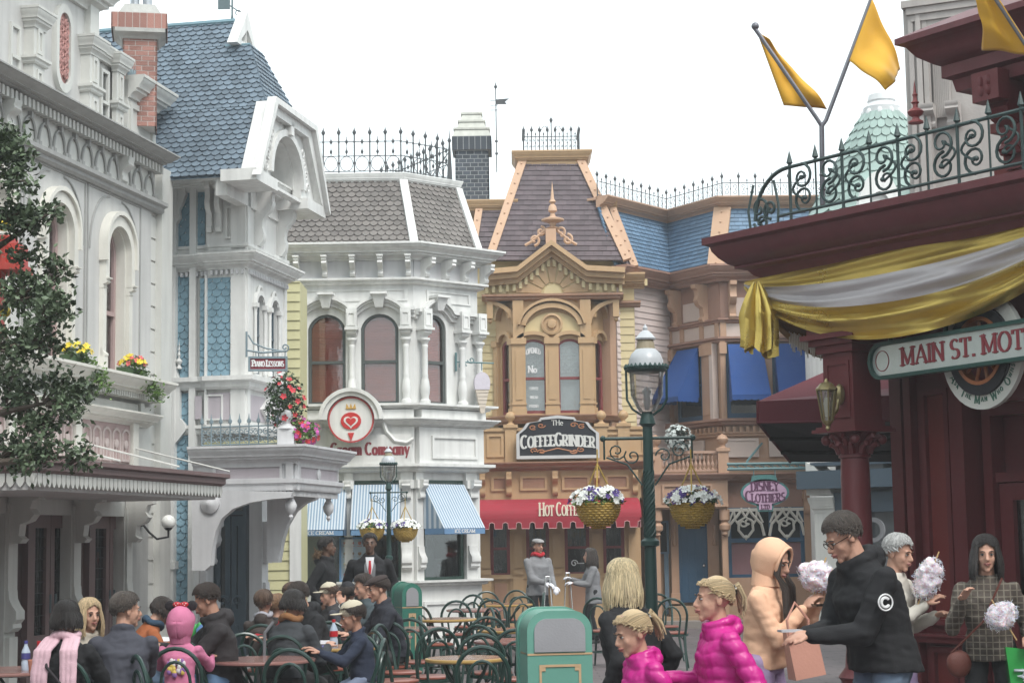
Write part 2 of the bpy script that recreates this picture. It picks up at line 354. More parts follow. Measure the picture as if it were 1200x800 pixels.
def lettering(m,fr,txt,u,v,h,w=0.0,weight=.15,thin=.06,serif=True,width=1.0,track=.06,align='c',warp=None,small=None,dep=.006):
 """letters as thin raised strokes; warp maps (u, v) of the laid-out line to the wall. small = height share of all but initial letters"""
 seq=[];x=0;ini=True;sh=h
 for ch in txt:
  if ch==' ':x+=.32*h*width;ini=True;continue
  hh=h
  if small and not (ch.isupper() or ini):hh=h*small
  key=ch.upper() if small or ch not in GL else ch
  if key not in GL:ini=False;continue
  g=GL[key];seq.append((key,x,hh));x+=(g[0]+track)*hh*width;ini=False
 tot=x-track*h*width
 u0=u-tot/2 if align=='c' else u
 k=0;wp=warp or (lambda a,b:(a,b))
 for key, x, hh in seq:
  _, strokes, ser=GL[key]
  def P(p):return (u0+x+p[0]*hh*width,v+p[1]*hh)
  for st in strokes:
   for i in range(len(st)-1):
    a, b=P(st[i]), P(st[i+1]);dx, dy=b[0]-a[0], b[1]-a[1];L_=hypot(dx,dy)
    if L_<1e-6:continue
    vert=abs(dy)/L_;up=dx*dy>0 and abs(dx)>.12*hh and len(st)==2
    t=hh*(thin+(weight-thin)*vert**1.3)*(.6 if up else 1)/2
    ax, ay=dx/L_*t*.35, dy/L_*t*.35;nx, ny=-dy/L_*t, dx/L_*t;k+=1
    q=[(a[0]-ax+nx,a[1]-ay+ny),(a[0]-ax-nx,a[1]-ay-ny),(b[0]+ax-nx,b[1]+ay-ny),(b[0]+ax+nx,b[1]+ay+ny)]
    e=w+dep+(k%9)*.0004;q=[wp(*c) for c in q]
    m.hexa([fr.p(c[0],c[1],w-.001) for c in q],[fr.p(c[0],c[1],e) for c in q])
  if serif:
   for sp in ser:
    c=P(sp);t=hh*thin*.55;s=hh*weight*1.05*min(1,width+.2);c=(c[0],c[1]-t if sp[1]>=.99 else c[1]+t);k+=1
    e=w+dep+.0005+(k%9)*.0004;q=[wp(*c_) for c_ in ((c[0]-s,c[1]-t),(c[0]+s,c[1]-t),(c[0]+s,c[1]+t),(c[0]-s,c[1]+t))]
    m.hexa([fr.p(c_[0],c_[1],w-.001) for c_ in q],[fr.p(c_[0],c_[1],e) for c_ in q])
 return tot
def circle(c,r,n=28,ry=None):return [(c[0]+r*cos(2*pi*i/n),c[1]+(ry or r)*sin(2*pi*i/n)) for i in range(n)]
def stretch(mm_,txt,f,cx_,v,h,wtarget,**kw):
 t=MB();w_=lettering(t,f,txt,cx_,v,h,**kw);kw['width']=kw.get('width',1)*wtarget/w_;return lettering(mm_,f,txt,cx_,v,h,**kw)
WHITE=mat('white_paint',(.69,.69,.67),.5,.07,.15,25,streak=.18)
WHITE2=mat('porch_white_paint',(.60,.60,.61),.5,.06,.15,25,streak=.14)
GREY=mat('pale_grey_render',(.52,.515,.50),.7,.07,.2,40,streak=.14)
GREYD=mat('grey_trim_paint',(.34,.34,.33),.6,.08,.2,30,streak=.15)
GREYT=mat('light_grey_trim_paint',(.56,.56,.53),.55,.06,.2,30,streak=.12)
CREAM=mat('cream_trim_paint',(.66,.645,.59),.55,.06,.2,30,streak=.1)
MAUVE=mat('mauve_brown_paint',(.17,.11,.107),.5,.1,.2,30,streak=.1)
MAUVEL=mat('dusty_pink_paint',(.40,.29,.28),.6,.08,.2,30)
LILAC=mat('lilac_grey_paint',(.44,.40,.43),.6,.05,.2,30,streak=.08)
DARK=mat('dark_interior',(.02,.02,.022),.8,.3,.0)  # near-black; as backing sheets it stands for unlit rooms behind panes
SLATEB=mat('blue_slate',(.125,.165,.205),.55,.18,.35,60,island=.22)
SHINB=mat('blue_wall_shingle',(.19,.31,.38),.6,.12,.25,40,island=.08,streak=.1)
BLUEP=mat('blue_grey_door_paint',(.075,.105,.13),.4,.1,.15,30)
BRICK=mat('red_brick',(.34,.175,.145),.85,.15,.5,90,island=.2)
MORTAR=mat('mortar',(.50,.46,.43),.9,.1,.4,80)
CONC=mat('weathered_concrete',(.42,.42,.40),.9,.15,.5,30,streak=.2)
YELLOW=mat('pale_yellow_siding',(.56,.53,.31),.55,.05,.15,30,island=.04,streak=.06)
IRON=mat('grey_green_wrought_iron',(.10,.14,.15),.45,.15,.2,60)
IRONL=mat('blue_grey_wrought_iron',(.19,.25,.28),.5,.15,.2,60)
GLASSW=glass('window_glass',(.94,.95,.95),.07)
GLASSD=glass('dark_window_glass',(.5,.53,.52),.10)
LACE=mat('pale_curtain',(.60,.64,.62),.8,.15,.3,25)
GREENF=mat('dark_green_foliage',(.038,.07,.028),.5,.3,.1,30,island=.45)
GREENL=mat('light_green_foliage',(.11,.19,.05),.5,.25,.1,30,island=.35)
FYEL=mat('yellow_petals',(.75,.58,.05),.6,.15,.1,40,island=.2)
FRED=mat('red_petals',(.50,.035,.05),.6,.2,.1,40,island=.3)
FPINK=mat('magenta_petals',(.45,.06,.30),.6,.2,.1,40,island=.3)
FWHITE=mat('white_petals',(.75,.76,.72),.6,.1,.1,40,island=.12)
FPURP=mat('violet_petals',(.07,.035,.20),.6,.2,.1,40,island=.3)
def window(root,fr,u0,u1,v0,vs,rise,fmat,back,w=-.06,fw=.05,rail=.5,bars=0,glassm=None,backname='curtain',lower=None,label=None):
 """sash window: frame with meeting rail > pane, curtain or blind"""
 m=MB();O=arch(u0,u1,v0,vs,rise);I=arch(u0+fw,u1-fw,v0+fw,vs,max(0,rise-fw*.8) if rise else 0)
 if not rise:I=[(u0+fw,v0+fw),(u1-fw,v0+fw),(u1-fw,vs-fw),(u0+fw,vs-fw)]
 m.ring(fr,O,I,w-.05,w+.01)
 top=vs+rise
 vr=v0+(top-v0)*rail if rail else None
 if vr:m.box(fr,u0+fw*.6,u1-fw*.6,vr-fw*.45,vr+fw*.45,w-.045,w+.022)
 for k in range(bars):
  uu=u0+(u1-u0)*(k+1)/(bars+1);m.box(fr,uu-.008,uu+.008,v0+fw*.5,vs,w-.03,w-.002)
 f=m.build('window',fmat,root)
 if label:f['label']=label
 p=MB();p.prism(fr,arch(u0+fw*.7,u1-fw*.7,v0+fw*.7,vs,max(0,rise-fw*.6)),w-.03,w-.024);p.build('pane',glassm or GLASSW,f)
 c=MB();c.prism(fr,arch(u0+fw*.5,u1-fw*.5,v0+fw*.5,vs,max(0,rise-fw*.4)),w-.16,w-.13);c.build(backname,back,f)
 if lower:
  c=MB();c.box(fr,u0+fw*.5,u1-fw*.5,v0+fw*.5,vr,w-.12,w-.1);c.build('blind',lower,f)
 return f
def flower_mass(name,c,rx,ry,rz,n,petals,leafm,root=None,leafn=None,seed=1,size=.03,dome=True,fl=.55):
 """clump of leaf cards and five-petalled blooms spread through an ellipsoid"""
 r=random.Random(seed);g=MB();blooms=[MB() for _ in petals]
 c=Vector(c)
 for i in range(leafn or n*3):
  d=Vector((r.gauss(0,1),r.gauss(0,1),r.gauss(0,1))).normalized()*(r.random()**.4)
  if dome:d.z=abs(d.z)*1.0-.25
  q=c+Vector((d.x*rx,d.y*ry,d.z*rz));leaf(g,q,r,size*1.3)
 for i in range(n):
  d=Vector((r.gauss(0,1),r.gauss(0,1),r.gauss(0,1))).normalized()
  if dome:d.z=abs(d.z)*.95-.1
  q=c+Vector((d.x*rx,d.y*ry,d.z*rz))*r.uniform(.88,1.08)
  m=blooms[r.randrange(len(petals))]
  nrm=(d+Vector((0,-.3,.3))).normalized();M=nrm.to_track_quat('Z','Y').to_matrix()
  a0=r.random()*6;s=size*r.uniform(.8,1.2)
  for k in range(5):
   a=a0+k*2*pi/5
   e=lambda aa, rr, z:q+M@Vector((rr*cos(aa),rr*sin(aa),z))
   m.add([e(a,0,0),e(a-.55,s*.75,s*.2),e(a,s*1.05,s*.3),e(a+.55,s*.75,s*.2)],[(0,1,2,3)])
 return g, blooms
def leaf(m,q,r,s,d=None):
 d=d or Vector((r.gauss(0,1),r.gauss(0,1),r.gauss(0,.7))).normalized()
 sd=d.cross(Vector((r.gauss(0,1),r.gauss(0,1),r.gauss(0,1)))).normalized();nn=d.cross(sd)
 L=s*r.uniform(.8,1.4);w=L*.3
 m.add([q,q+d*L*.45+sd*w+nn*w*.25,q+d*L,q+d*L*.45-sd*w+nn*w*.25],[(0,1,2),(0,2,3)])
# ================================================================ GREY TOWN HOUSE (left edge), its wall recedes along the street
_r=ray(1030,627);ANG=math.degrees(atan2(_r.x,_r.y))
L=Fr.ang((186,300,22.0),ANG)
UN=L.U(0,300)-2.6
GH=empty('grey_house',(L.o.x,L.o.y,0),'pale grey town house with arched windows and a porch canopy at the left edge','building')
def LU(x,y=300,w=0):return L.U(x,y,w)
def LV(x,y,w=0):return L.V(x,y,w)
v_ct=LV(180,170,.3)
v_fb=LV(183,236,.05)
v_dt=LV(183,197,.2)
v_sill=LV(190,447,.25)
uE=LU(177,300)
wins=[]
for (xa,xb,yt,ysp,yb) in ((49,76,238,262,412),(121,147,266,285,408)):
 a, b=LU(xa,330), LU(xb,330);wins.append((a,b,v_sill-.02,LV(xa,ysp)))
wW=wins[1][1]-wins[1][0];step=wins[1][0]-wins[0][0]
vsp=LV(128,289);vsill=v_sill+.02;rise=wW*.42
wl=[(wins[1][0]-k*step,wins[1][0]-k*step+wW) for k in range(3)]
holes=[arch(a,b,vsill,vsp,rise)[::-1] for a,b in wl]
m=MB();m.prism(L,[(UN,v_sill-.3),(uE,v_sill-.3),(uE,v_ct),(UN,v_ct)],-.25,0,holes)
m.box(L,UN,uE+.3,0,v_ct-.05,-3.6,-.6)
m.build('wall',GREY,GH)
m=MB()
for i,(a,b) in enumerate(wl):
 c=(a+b)/2;pu0, pu1=c-step/2+.02, c+step/2-.05
 pu1=min(pu1,uE-.02)
 for (x0,y0,x1,y1) in ((pu0,vsill,pu0,v_fb-.12),(pu1,vsill,pu1,v_fb-.12),(pu0,v_fb-.14,pu1,v_fb-.14)):
  if x0==x1:m.box(L,x0-.012,x0+.012,y0,y1,0,.014)
  else:m.box(L,x0,x1,y0-.012,y0+.012,0,.016)
 for s in (-1,1):
  e=pu0+.05 if s<0 else pu1-.05
  pts=[]
  for k in range(9):
   q=k/8*pi/2;uu=e+(-s)*(abs(e-c)-.0)*.75*(1-cos(q));vv=vsp-.1+(v_fb-.18-vsp+.1)*sin(q)
   pts.append(L.p(uu,vv,.01))
  m.tube(pts,.012,5)
m.build('panel_moulding',GREYD,GH)
m=MB();qu0, qu1=uE, LU(184.5,300)
vq=.9
while vq<v_fb-.1:
 m.box(L,qu0+.01,qu1+.15,vq+.012,min(vq+.27,v_fb-.1),-.2,-.03);vq+=.285
m.build('quoin_stones',GREYT,GH)
m=MB();m.box(L,qu0,qu1+.15,0,v_ct-.1,-.24,-.05);m.box(L,qu1+.02,LU(197,400),0,v_ct-.08,-.3,.05)
m.box(L,qu1,LU(197,400)+.02,0,.5,-.3,.09)
m.build('corner_pilaster',GREYT,GH)
for i,(a,b) in enumerate(wl):
 m=MB();c=(a+b)/2
 hw=wW/2
 m.ring(L,arch(a-.10,b+.10,vsp-.42,vsp,rise+.12)[1:]+[arch(a-.10,b+.10,vsp-.42,vsp,rise+.12)[0]],arch(a-.0,b+.0,vsp-.42,vsp,rise)[1:]+[arch(a,b,vsp-.42,vsp,rise)[0]],0,.08,closed=False)
 m.ring(L,arch(a-.13,b+.13,vsp-.2,vsp+.02,rise+.16)[1:]+[arch(a-.13,b+.13,vsp-.2,vsp+.02,rise+.16)[0]],arch(a-.09,b+.09,vsp-.2,vsp+.02,rise+.11)[1:]+[arch(a-.09,b+.09,vsp-.2,vsp+.02,rise+.11)[0]],0,.115,closed=False)
 for s in (a-.055,b+.055):
  m.box(L,s-.045,s+.045,vsill-.02,vsp-.4,0,.05)
  m.bracket(L,s,vsp-.4,.12,.12,.10,0,1)
  m.box(L,s-.055,s+.055,vsill-.02,vsill+.18,0,.07);m.bracket(L,s,vsill+.27,.12,.06,.09,.02,2)
 o=m.build('window_hood',CREAM,GH)
 m=MB();m.ring(L,arch(a,b,vsill,vsp,rise),arch(a+.03,b-.03,vsill+.02,vsp,rise-.02),-.22,.004);m.build('reveal',CREAM,o)
 window(GH,L,a+.03,b-.03,vsill+.02,vsp,rise-.03,MAUVEL,LACE,w=-.12,fw=.055,rail=.42,lower=mat('grey_lace',(.32,.36,.34),.8,.25,.4,50))
m=MB();m.mould([L.xy(UN),L.xy(LU(180,200))],crown(v_ct,v_ct-v_dt-.085,.36));
m.build('cornice',GREYD,GH)
m=MB();m.dentils([L.xy(UN),L.xy(LU(180,200))],.0,.14,v_dt,v_dt+.1,.05,.045);m.build('dentils',GREYT,GH)
m=MB();m.box(L,UN,LU(179,200),v_fb,v_dt+.02,0,.03);m.build('frieze',GREYT,GH)
m=MB();n=30;fu0=LU(178,220);st=(fu0-LU(1,200))/11.0;ft, fb=v_dt-.05, v_fb+.05
for k in range(17):
 c=fu0-st*(k+.5)
 for s in (-1,1):
  pts=[L.p(c+s*st*.40*sin(q*pi/2/7),ft-(ft-fb)*(1-cos(q*pi/2/7)),.045) for q in range(8)]
  m.tube(pts,.016,5)
  m.box(L,c+s*st*.40-.03,c+s*st*.40+.03,fb-.02,fb+.02,.03,.07)
 m.box(L,c-.02,c+.02,ft-.02,ft+.07,.03,.08)
m.build('arch_tracery',GREYD,GH)
m=MB();m.mould([L.xy(UN),L.xy(LU(186,240))],band(v_fb-.13,v_fb,.13));m.build('string_course',GREYD,GH)
for px in (3,139):
 m=MB();m.bracket(L,LU(px,190),v_dt,LV(139,176)-LV(139,206),.15,.16,0.02,0);m.build('frieze_bracket',GREYT,GH)
AT=L.off(-.28);v_at=LV(150,60,-.3)
m=MB();xg=AT.U(110,40)
m.box(AT,UN,xg,v_ct-.1,v_at+1.6,-1.5,0);m.box(AT,xg-.2,AT.U(148,100),v_ct-.1,AT.V(148,78),-1.3,-.05)
m.build('attic_wall',GREY,GH)
def pier(xc,wd,ytop,out):
 m=MB()
 u=AT.U(xc,80);vt=AT.V(xc,ytop)
 m.box(AT,u-wd/2,u+wd/2,v_ct-.1,vt-.2,0,out)
 m.mould([AT.xy(u-wd/2),AT.xy(u-wd/2,out),AT.xy(u+wd/2,out),AT.xy(u+wd/2)],crown(vt,.22,.10),cap=True)
 hh=vt-v_ct;
 m.mould([AT.xy(u-wd/2),AT.xy(u-wd/2,out),AT.xy(u+wd/2,out),AT.xy(u+wd/2)],band(v_ct+hh*.42,v_ct+hh*.5,.06))
 for (a,b) in ((.06,.38),(.54,.8)):
  m.ring(AT,arch(u-wd*.22,u+wd*.22,v_ct+hh*a,v_ct+hh*b,0),arch(u-wd*.12,u+wd*.12,v_ct+hh*a+.04,v_ct+hh*b-.04,0),out,out+.018)
 m.build('attic_pier',GREYT,GH)
pier(34,.26,13,.12);pier(100,.26,46,.12);pier(136,.22,66,.06)
u=AT.U(105,20);m=MB();m.box(AT,u-.14,u+.1,AT.V(106,46),v_at+1.3,0,.08)
m.build('attic_pier',GREYT,GH)
m=MB();vtt=AT.V(112,14);m.mould([AT.xy(UN),AT.xy(AT.U(108,10)),AT.xy(AT.U(108,10),-1.2)],crown(vtt+.28,.35,.30));m.build('attic_cornice',GREYT,GH)
m=MB();m.mould([AT.xy(AT.U(112,60)),AT.xy(AT.U(146,60)),AT.xy(AT.U(146,60),-1.)],crown(AT.V(148,70),.2,.08));m.build('attic_cornice',GREYT,GH)
m=MB();pu0, pu1=AT.U(148,120), AT.U(181,150);pv=AT.V(180,112)
m.box(AT,pu0,pu1,v_ct-.15,pv,-1.2,.02);m.ring(AT,arch(pu0+.04,pu1-.1,v_ct+.02,pv-.28,0),arch(pu0+.1,pu1-.17,v_ct+.08,pv-.35,0),.02,.05)
m.mould([AT.xy(pu0,.02),AT.xy(pu1,.02),AT.xy(pu1,-1.2)],crown(pv+.05,.28,.22));m.build('parapet',GREYT,GH)
m=MB()
for k in range(7):
 uu=pu0+.05+k*.07;m.tube([AT.p(uu+.035*cos(q*pi/6)*1,pv+.06+.0+.12*sin(q*pi/6),.0) for q in range(7)],.007,4)
 m.tube([AT.p(uu,pv+.03,0),AT.p(uu,pv+.24,0)],[.008,.003],4)
m.box(AT,pu0+.02,pu0+.6,pv+.03,pv+.06,-.02,.02);m.build('cresting',IRONL,GH)
for px in (15,121):
 u=AT.U(px,70);t=AT.V(px,28 if px<50 else 82);window(GH,AT,u-.1,u+.13,v_ct+.1,max(t,v_ct+.5),0,GREYT,mat('dim_pane',(.22,.24,.25),.4),w=.02,fw=.04,rail=.5)
MED=mat('terracotta_scrollwork',(.42,.22,.20),.8,.25,.6,50)
uc=AT.U(71,60);mv0, mv1=AT.V(72,100), AT.V(69,14)
def lozenge(c,v0,v1,w):
 pts=[];h=v1-v0
 for q in range(13):a=pi+q*pi/12;pts.append((c+w*cos(a)*.92,v0+w*1.2+w*1.2*sin(a)))
 for q in range(13):a=q*pi/12;pts.append((c+w*cos(a)*.92,v1-w*1.2+w*1.2*sin(a)))
 return pts
m=MB();m.ring(AT,lozenge(uc,mv0-.1,mv1+.1,.24),lozenge(uc,mv0,mv1,.16),0,.06);fo=m.build('medallion',GREYT,GH)
m=MB();m.prism(AT,lozenge(uc,mv0,mv1,.158),0,.02)
for k in range(9):
 vv=mv0+.12+(mv1-mv0-.24)*k/8
 for s in (-1,1):
  m.tube([AT.p(a,b,.04) for a,b in spiral((uc+s*.065,vv),.055,s*pi/2+(k%2)*pi,s*1.4)],.016,5)
m.build('scrollwork',MED,fo)
uC=LU(178,450)
m=MB();m.mould([L.xy(UN),L.xy(uC+.02)],crown(v_sill,v_sill-LV(175,470)+.02,.34));m.build('cornice',CREAM,GH)
m=MB();m.dentils([L.xy(UN),L.xy(uC)],.02,.15,LV(175,469)-.03,LV(175,469)+.03,.035,.03);m.build('dentils',GREYT,GH)
vA, vB, vC_=LV(170,474), LV(170,490), LV(160,497)
m=MB();m.box(L,UN,uC,0+2.0,vA+.05,-.3,0)
for k in range(5):
 a=LU(160,480)-.02-k*step*1.0;m.ring(L,arch(a-step*.86,a,vB+.03,vA-.02,0),arch(a-step*.86+.07,a-.07,vB+.09,vA-.08,0),0,.03)
 m.box(L,a+.015,a+.12,vB,vA,0,.06)
m.build('wall',GREYT,GH)
m=MB();m.mould([L.xy(UN),L.xy(LU(172,495))],crown(vB+.03,vB-vC_+.06,.22));m.build('cornice',CREAM,GH)
vD=2.62
for k in range(5):
 a=LU(150,510)-k*step*1.0
 m=MB();m.box(L,a-step*.86,a,vD,vC_,0,.02);o=m.build('frieze_panel',MAUVEL,GH)
 m=MB();n=5;ws=step*.86/n
 for j in range(n):
  c=a-step*.86+ws*(j+.5)
  m.ring(L,arch(c-ws*.42,c+ws*.42,vD+.02,vC_-.15,.07),arch(c-ws*.30,c+ws*.30,vD+.05,vC_-.15,.04),.02,.04)
  m.lathe(L.p(c,(vD+vC_)/2-.02,.02),[(.055,0),(.055,.02),(.02,.03)],10,axis=Vector((L.n.x,L.n.y,0)))
  m.box(L,c-.012,c+.012,vD+.05,vC_-.25,.02,.035)
 m.build('fretwork',mat('pale_mauve',(.50,.42,.40),.6),o)
 m=MB();m.box(L,a+.0,a+.16,vD-.4,vC_,0,.07);m.build('pilaster',CREAM,GH)
CW=1.35
vc1=L.V(267,557,CW);vc0=L.V(250,582,CW);uc0=L.U(40,555,CW);uc1=L.U(262,570,CW)
EC=empty('porch_canopy',(L.p(uc0,0,CW).x,L.p(uc0,0,CW).y,0),'mauve brown porch canopy with scalloped pale valance on the grey house','canopy')
m=MB();vt=vc1+.12
m.hexa([L.p(uc0,vc1-.04,CW),L.p(uc1,vc1-.04,CW),L.p(uc1,vc1-.06,.02),L.p(uc0,vc1-.06,.02)],[L.p(uc0,vc1+.013,CW+.05),L.p(uc1,vc1+.013,CW+.05),L.p(uc1,vc1+.06,.02),L.p(uc0,vc1+.06,.02)])
m.box(L,uc0+.05,uc1-.05,vc1-.28,vc1-.2,.02,CW-.08)
m.build('roof',mat('lead_roof',(.55,.53,.52),.6,.15,.3),EC)
m=MB();m.mould([L.xy(uc0,.02),L.xy(uc0,CW),L.xy(uc1,CW),L.xy(uc1,.02)],[(-.3,vc1+.01),(.06,vc1+.01),(.06,vc1-.03),(.02,vc1-.05),(.02,vc1-.1),(-.05,vc1-.16),(-.055,vc1-.2),(-.3,vc1-.2)]);m.build('fascia',MAUVE,EC)
m=MB();path=[L.xy(uc0,.02),L.xy(uc0,CW),L.xy(uc1,CW),L.xy(uc1,.02)]
for i in range(3):
 f=Fr(path[i],(path[i+1][0]-path[i][0],path[i+1][1]-path[i][1]));ll=hypot(path[i+1][0]-path[i][0],path[i+1][1]-path[i][1]);n=int(ll/.095);s=ll/n
 for k in range(n):
  a=s*k+.008;b=s*(k+1)-.008
  m.prism(f,[(a,vc1-.13),(a,vc0+.05),(a+.02,vc0+.015),((a+b)/2,vc0),(b-.02,vc0+.015),(b,vc0+.05),(b,vc1-.13)],-.04,-.015)
m.build('valance',GREYT,EC)
for k in range(4):
 a=LU(150,500)+.08-k*step;m=MB();m.tube([L.p(a,vC_-.3,.07),L.p(a+.0,vc1+.06,CW-.1)],.012,6);m.build('stay_rod',GREYT,EC)
DR=L.off(-.12)
vT=vc1-.25
m=MB();m.box(L,UN,uC,vT-.02,vD+.05,-.5,-.02);m.build('lintel',GREYD,GH)
for i,(xa,xb) in enumerate(((-60,4),(30,76),(102,143))):
 a, b=DR.U(xa,650), DR.U(xb+8,650)
 d=MB();d.box(DR,a-.35,b+.35,0,vT+.1,-.08,-.04);d.ring(DR,arch(a,b,0,2.62,0),arch(a+.09,b-.09,0,2.5,0),-.05,.03)
 c=(a+b)/2
 d.box(DR,a+.05,b-.05,2.02,2.12,-.04,.04)
 do=d.build('door_frame',MAUVE,GH)
 for (x0,x1) in ((a+.10,c-.01),(c+.01,b-.10)):
  e=MB();sw=.09
  e.prism(DR,[(x0,.02),(x1,.02),(x1,2.0),(x0,2.0)],-.03,.015,[[(x0+sw,.72),(x0+sw,1.86),(x1-sw,1.86),(x1-sw,.72)]])
  e.ring(DR,arch(x0+sw,x1-sw,.14,.6,0),arch(x0+sw+.03,x1-sw-.03,.17,.57,0),.015,.03)
  dd=e.build('door',MAUVE,GH)
  g=MB();g.box(DR,x0+sw*.8,x1-sw*.8,.7,1.88,-.028,-.02);g.build('pane',GLASSD,dd)
  g=MB()
  for k in range(9):g.box(DR,x0+sw,x1-sw,.8+k*.12,.808+k*.12,-.018,-.008)
  for k in (1,2):uu=x0+sw+(x1-x0-2*sw)*k/3;g.box(DR,uu-.004,uu+.004,.72,1.86,-.017,-.009)
  g.build('glazing_bars',DARK,dd)
  g=MB();g.tube([DR.p(c+(.06 if x0>c-.05 else -.06),z,.05) for z in (.95,.98,1.12,1.15)],.012,6);g.build('handle',IRON,dd)
 g=MB();g.box(DR,a+.1,b-.1,2.12,2.5,-.03,-.02);g.build('pane',GLASSD,do)
 g=MB()
 for k in range(4):uu=a+.1+(b-a-.2)*k/3;g.box(DR,uu-.012,uu+.012,2.12,2.5,-.02,.0)
 g.box(DR,a+.1,b-.1,2.29,2.31,-.02,.0);g.build('glazing_bars',MAUVE,do)
 g=MB();g.box(DR,a,b,0,vT,-.4,-.3);g.build('dark_backing',DARK,GH)
for xa, xb in ((-75,-45),(11,24),(88,98),(150,158)):
 a, b=L.U(xa,650,.05), L.U(xb,650,.05)
 m=MB();m.box(L,a,b,.0,vT,-.5,.0);m.box(L,a+.03,b-.03,.12,.75,0,.05);m.box(L,a-.02,b+.02,0,.12,-.02,.08)
 m.box(L,a+.02,b-.02,1.1,2.1,0,.03)
 m.bracket(L,(a+b)/2,1.22,.42,.12,(b-a)*.8,.0,2);m.bracket(L,(a+b)/2,vT,.5,.34,(b-a)*.6,.0,1)
 m.build('pilaster',GREYT,GH)
m=MB();m.box(L,LU(150,640),uE+.03,0,2.6,-.3,-.02);m.build('wall',GREYD,GH)
CHB=Fr.two((137,60,21.9),(187,60,22.0))
def UB(x,y=60):return CHB.U(x,y)
CH=empty('brick_chimney',CHB.p(.5,0,-.3),'red brick chimney with corbelled crown and grey cap behind the grey house','chimney')
def bricks(m,mm,fr,u0,u1,v0,v1,dep,bw=.2,bh=.07,g=.012):
 m2=mm;m2.box(fr,u0+.004,u1-.004,v0,v1,-dep+.004,-.004)
 r=0;v=v0
 while v<v1-.01:
  hh=min(bh-g,v1-v)
  for (f,a0,a1) in ((fr,u0,u1),(Fr(fr.xy(u0,-dep),tuple(fr.n)),0,dep),(Fr(fr.xy(u1,0),(-fr.n.x,-fr.n.y)),0,dep)):
   a=a0-(bw/2 if r%2 else 0)
   while a<a1:
    x0, x1=max(a,a0), min(a+bw-g,a1)
    if x1-x0>.01:m.box(f,x0,x1,v,v+hh,-.02,0)
    a+=bw
  v+=bh;r+=1
vb0, vb1=CHB.V(160,120), CHB.V(160,44)
m=MB();mm=MB();bricks(m,mm,CHB,UB(144),UB(184),vb0-.3,vb1,.5,.16,.065,.01)
vk0, vk1=CHB.V(160,35), CHB.V(160,17)
bricks(m,mm,CHB.off(.1),UB(130)+0,UB(196),vk0,vk1,.7,.09,.2,.008)
m.build('brickwork',BRICK,CH);mm.build('mortar',MORTAR,CH)
m=MB();m.mould([CHB.xy(UB(144),-.5),CHB.xy(UB(144)),CHB.xy(UB(184)),CHB.xy(UB(184),-.5)],[(-.04,vk0),(.1,vk0),(.1,vk0-.05),(.06,vk0-.07),(.02,vb1-.02),(-.04,vb1-.02)])
f=CHB;a, b, vt=UB(138), UB(189), CHB.V(160,4)
m.hexa([f.p(a,vk1,.05),f.p(b,vk1,.05),f.p(b,vk1,-.55),f.p(a,vk1,-.55)],[f.p(a+.08,vt,-.03),f.p(b-.08,vt,-.03),f.p(b-.08,vt,-.45),f.p(a+.08,vt,-.45)])
m.build('cap',CONC,CH)
for px in (157,172):
 m=MB();m.lathe(f.p(UB(px),vt,-.25),[(.06,0),(.06,.3),(.075,.3),(.075,.35)],10);m.build('flue',mat('galvanised',(.4,.42,.45),.4,metal=.7),CH)
q=L.p(LU(166,605),LV(166,612),0)
WLm=empty('wall_lamp',q,'white globe wall lamp on black scroll bracket by the far porch doors','lamp')
m=MB();m.lathe(q+Vector((0,0,0)),[(.05,0),(.05,.015),(.02,.03)],10,axis=Vector((L.n.x,L.n.y,0)))
gp=L.p(LU(172,610),LV(175,611,.25),.28)
m.tube([q,q+Vector((L.n.x*.1,L.n.y*.1,-.12)),q+Vector((L.n.x*.2,L.n.y*.2,-.2)),gp+Vector((0,0,-.18)),gp+Vector((0,0,-.08))],.014,6);m.lathe(gp+Vector((0,0,-.1)),[(.03,0),(.055,.03)],10);m.build('bracket',DARK,WLm)
m=MB();m.ball(gp,.088,n=18,m=12);m.build('globe',mat('opal_glass',(.75,.75,.72),.25,.02,0),WLm)
for i,(px,lab) in enumerate(((74,'trailing yellow flower box on the nearer arched window of the grey house'),(140,'trailing box of yellow and coral flowers on the farther arched window of the grey house'))):
 c=L.p(LU(px,418),v_sill+.1,.16)
 W=empty('window_box',c,lab,'flower box','window boxes on the grey house')
 g, bl=flower_mass('x',c+Vector((0,0,.05)),.16,.16,.12,46,[FYEL,FYEL,FRED if i else FYEL],GREENL,seed=5+i,size=.034)
 r=random.Random(i)
 for k in range(420):
  t=r.random();q=L.p(LU(px,418)+.02+.42*t+r.gauss(0,.04),v_sill+.08-.30*t+r.gauss(0,.05),.22+.1*t+r.gauss(0,.04));leaf(g,q,r,.045)
 g.build('foliage',GREENL,W,smooth=0,recalc=False)
 for b_, mm_, nm in zip(bl,[FYEL,FYEL,mat('coral_petals',(.6,.12,.12),.6,island=.2) if i else FYEL],('blooms',)*3):b_.build(nm,mm_,W,smooth=0,recalc=False)
 m=MB();m.box(L,LU(px,418)-.22,LU(px,418)+.22,v_sill,v_sill+.1,.06,.2);m.build('planter',GREENF,W)
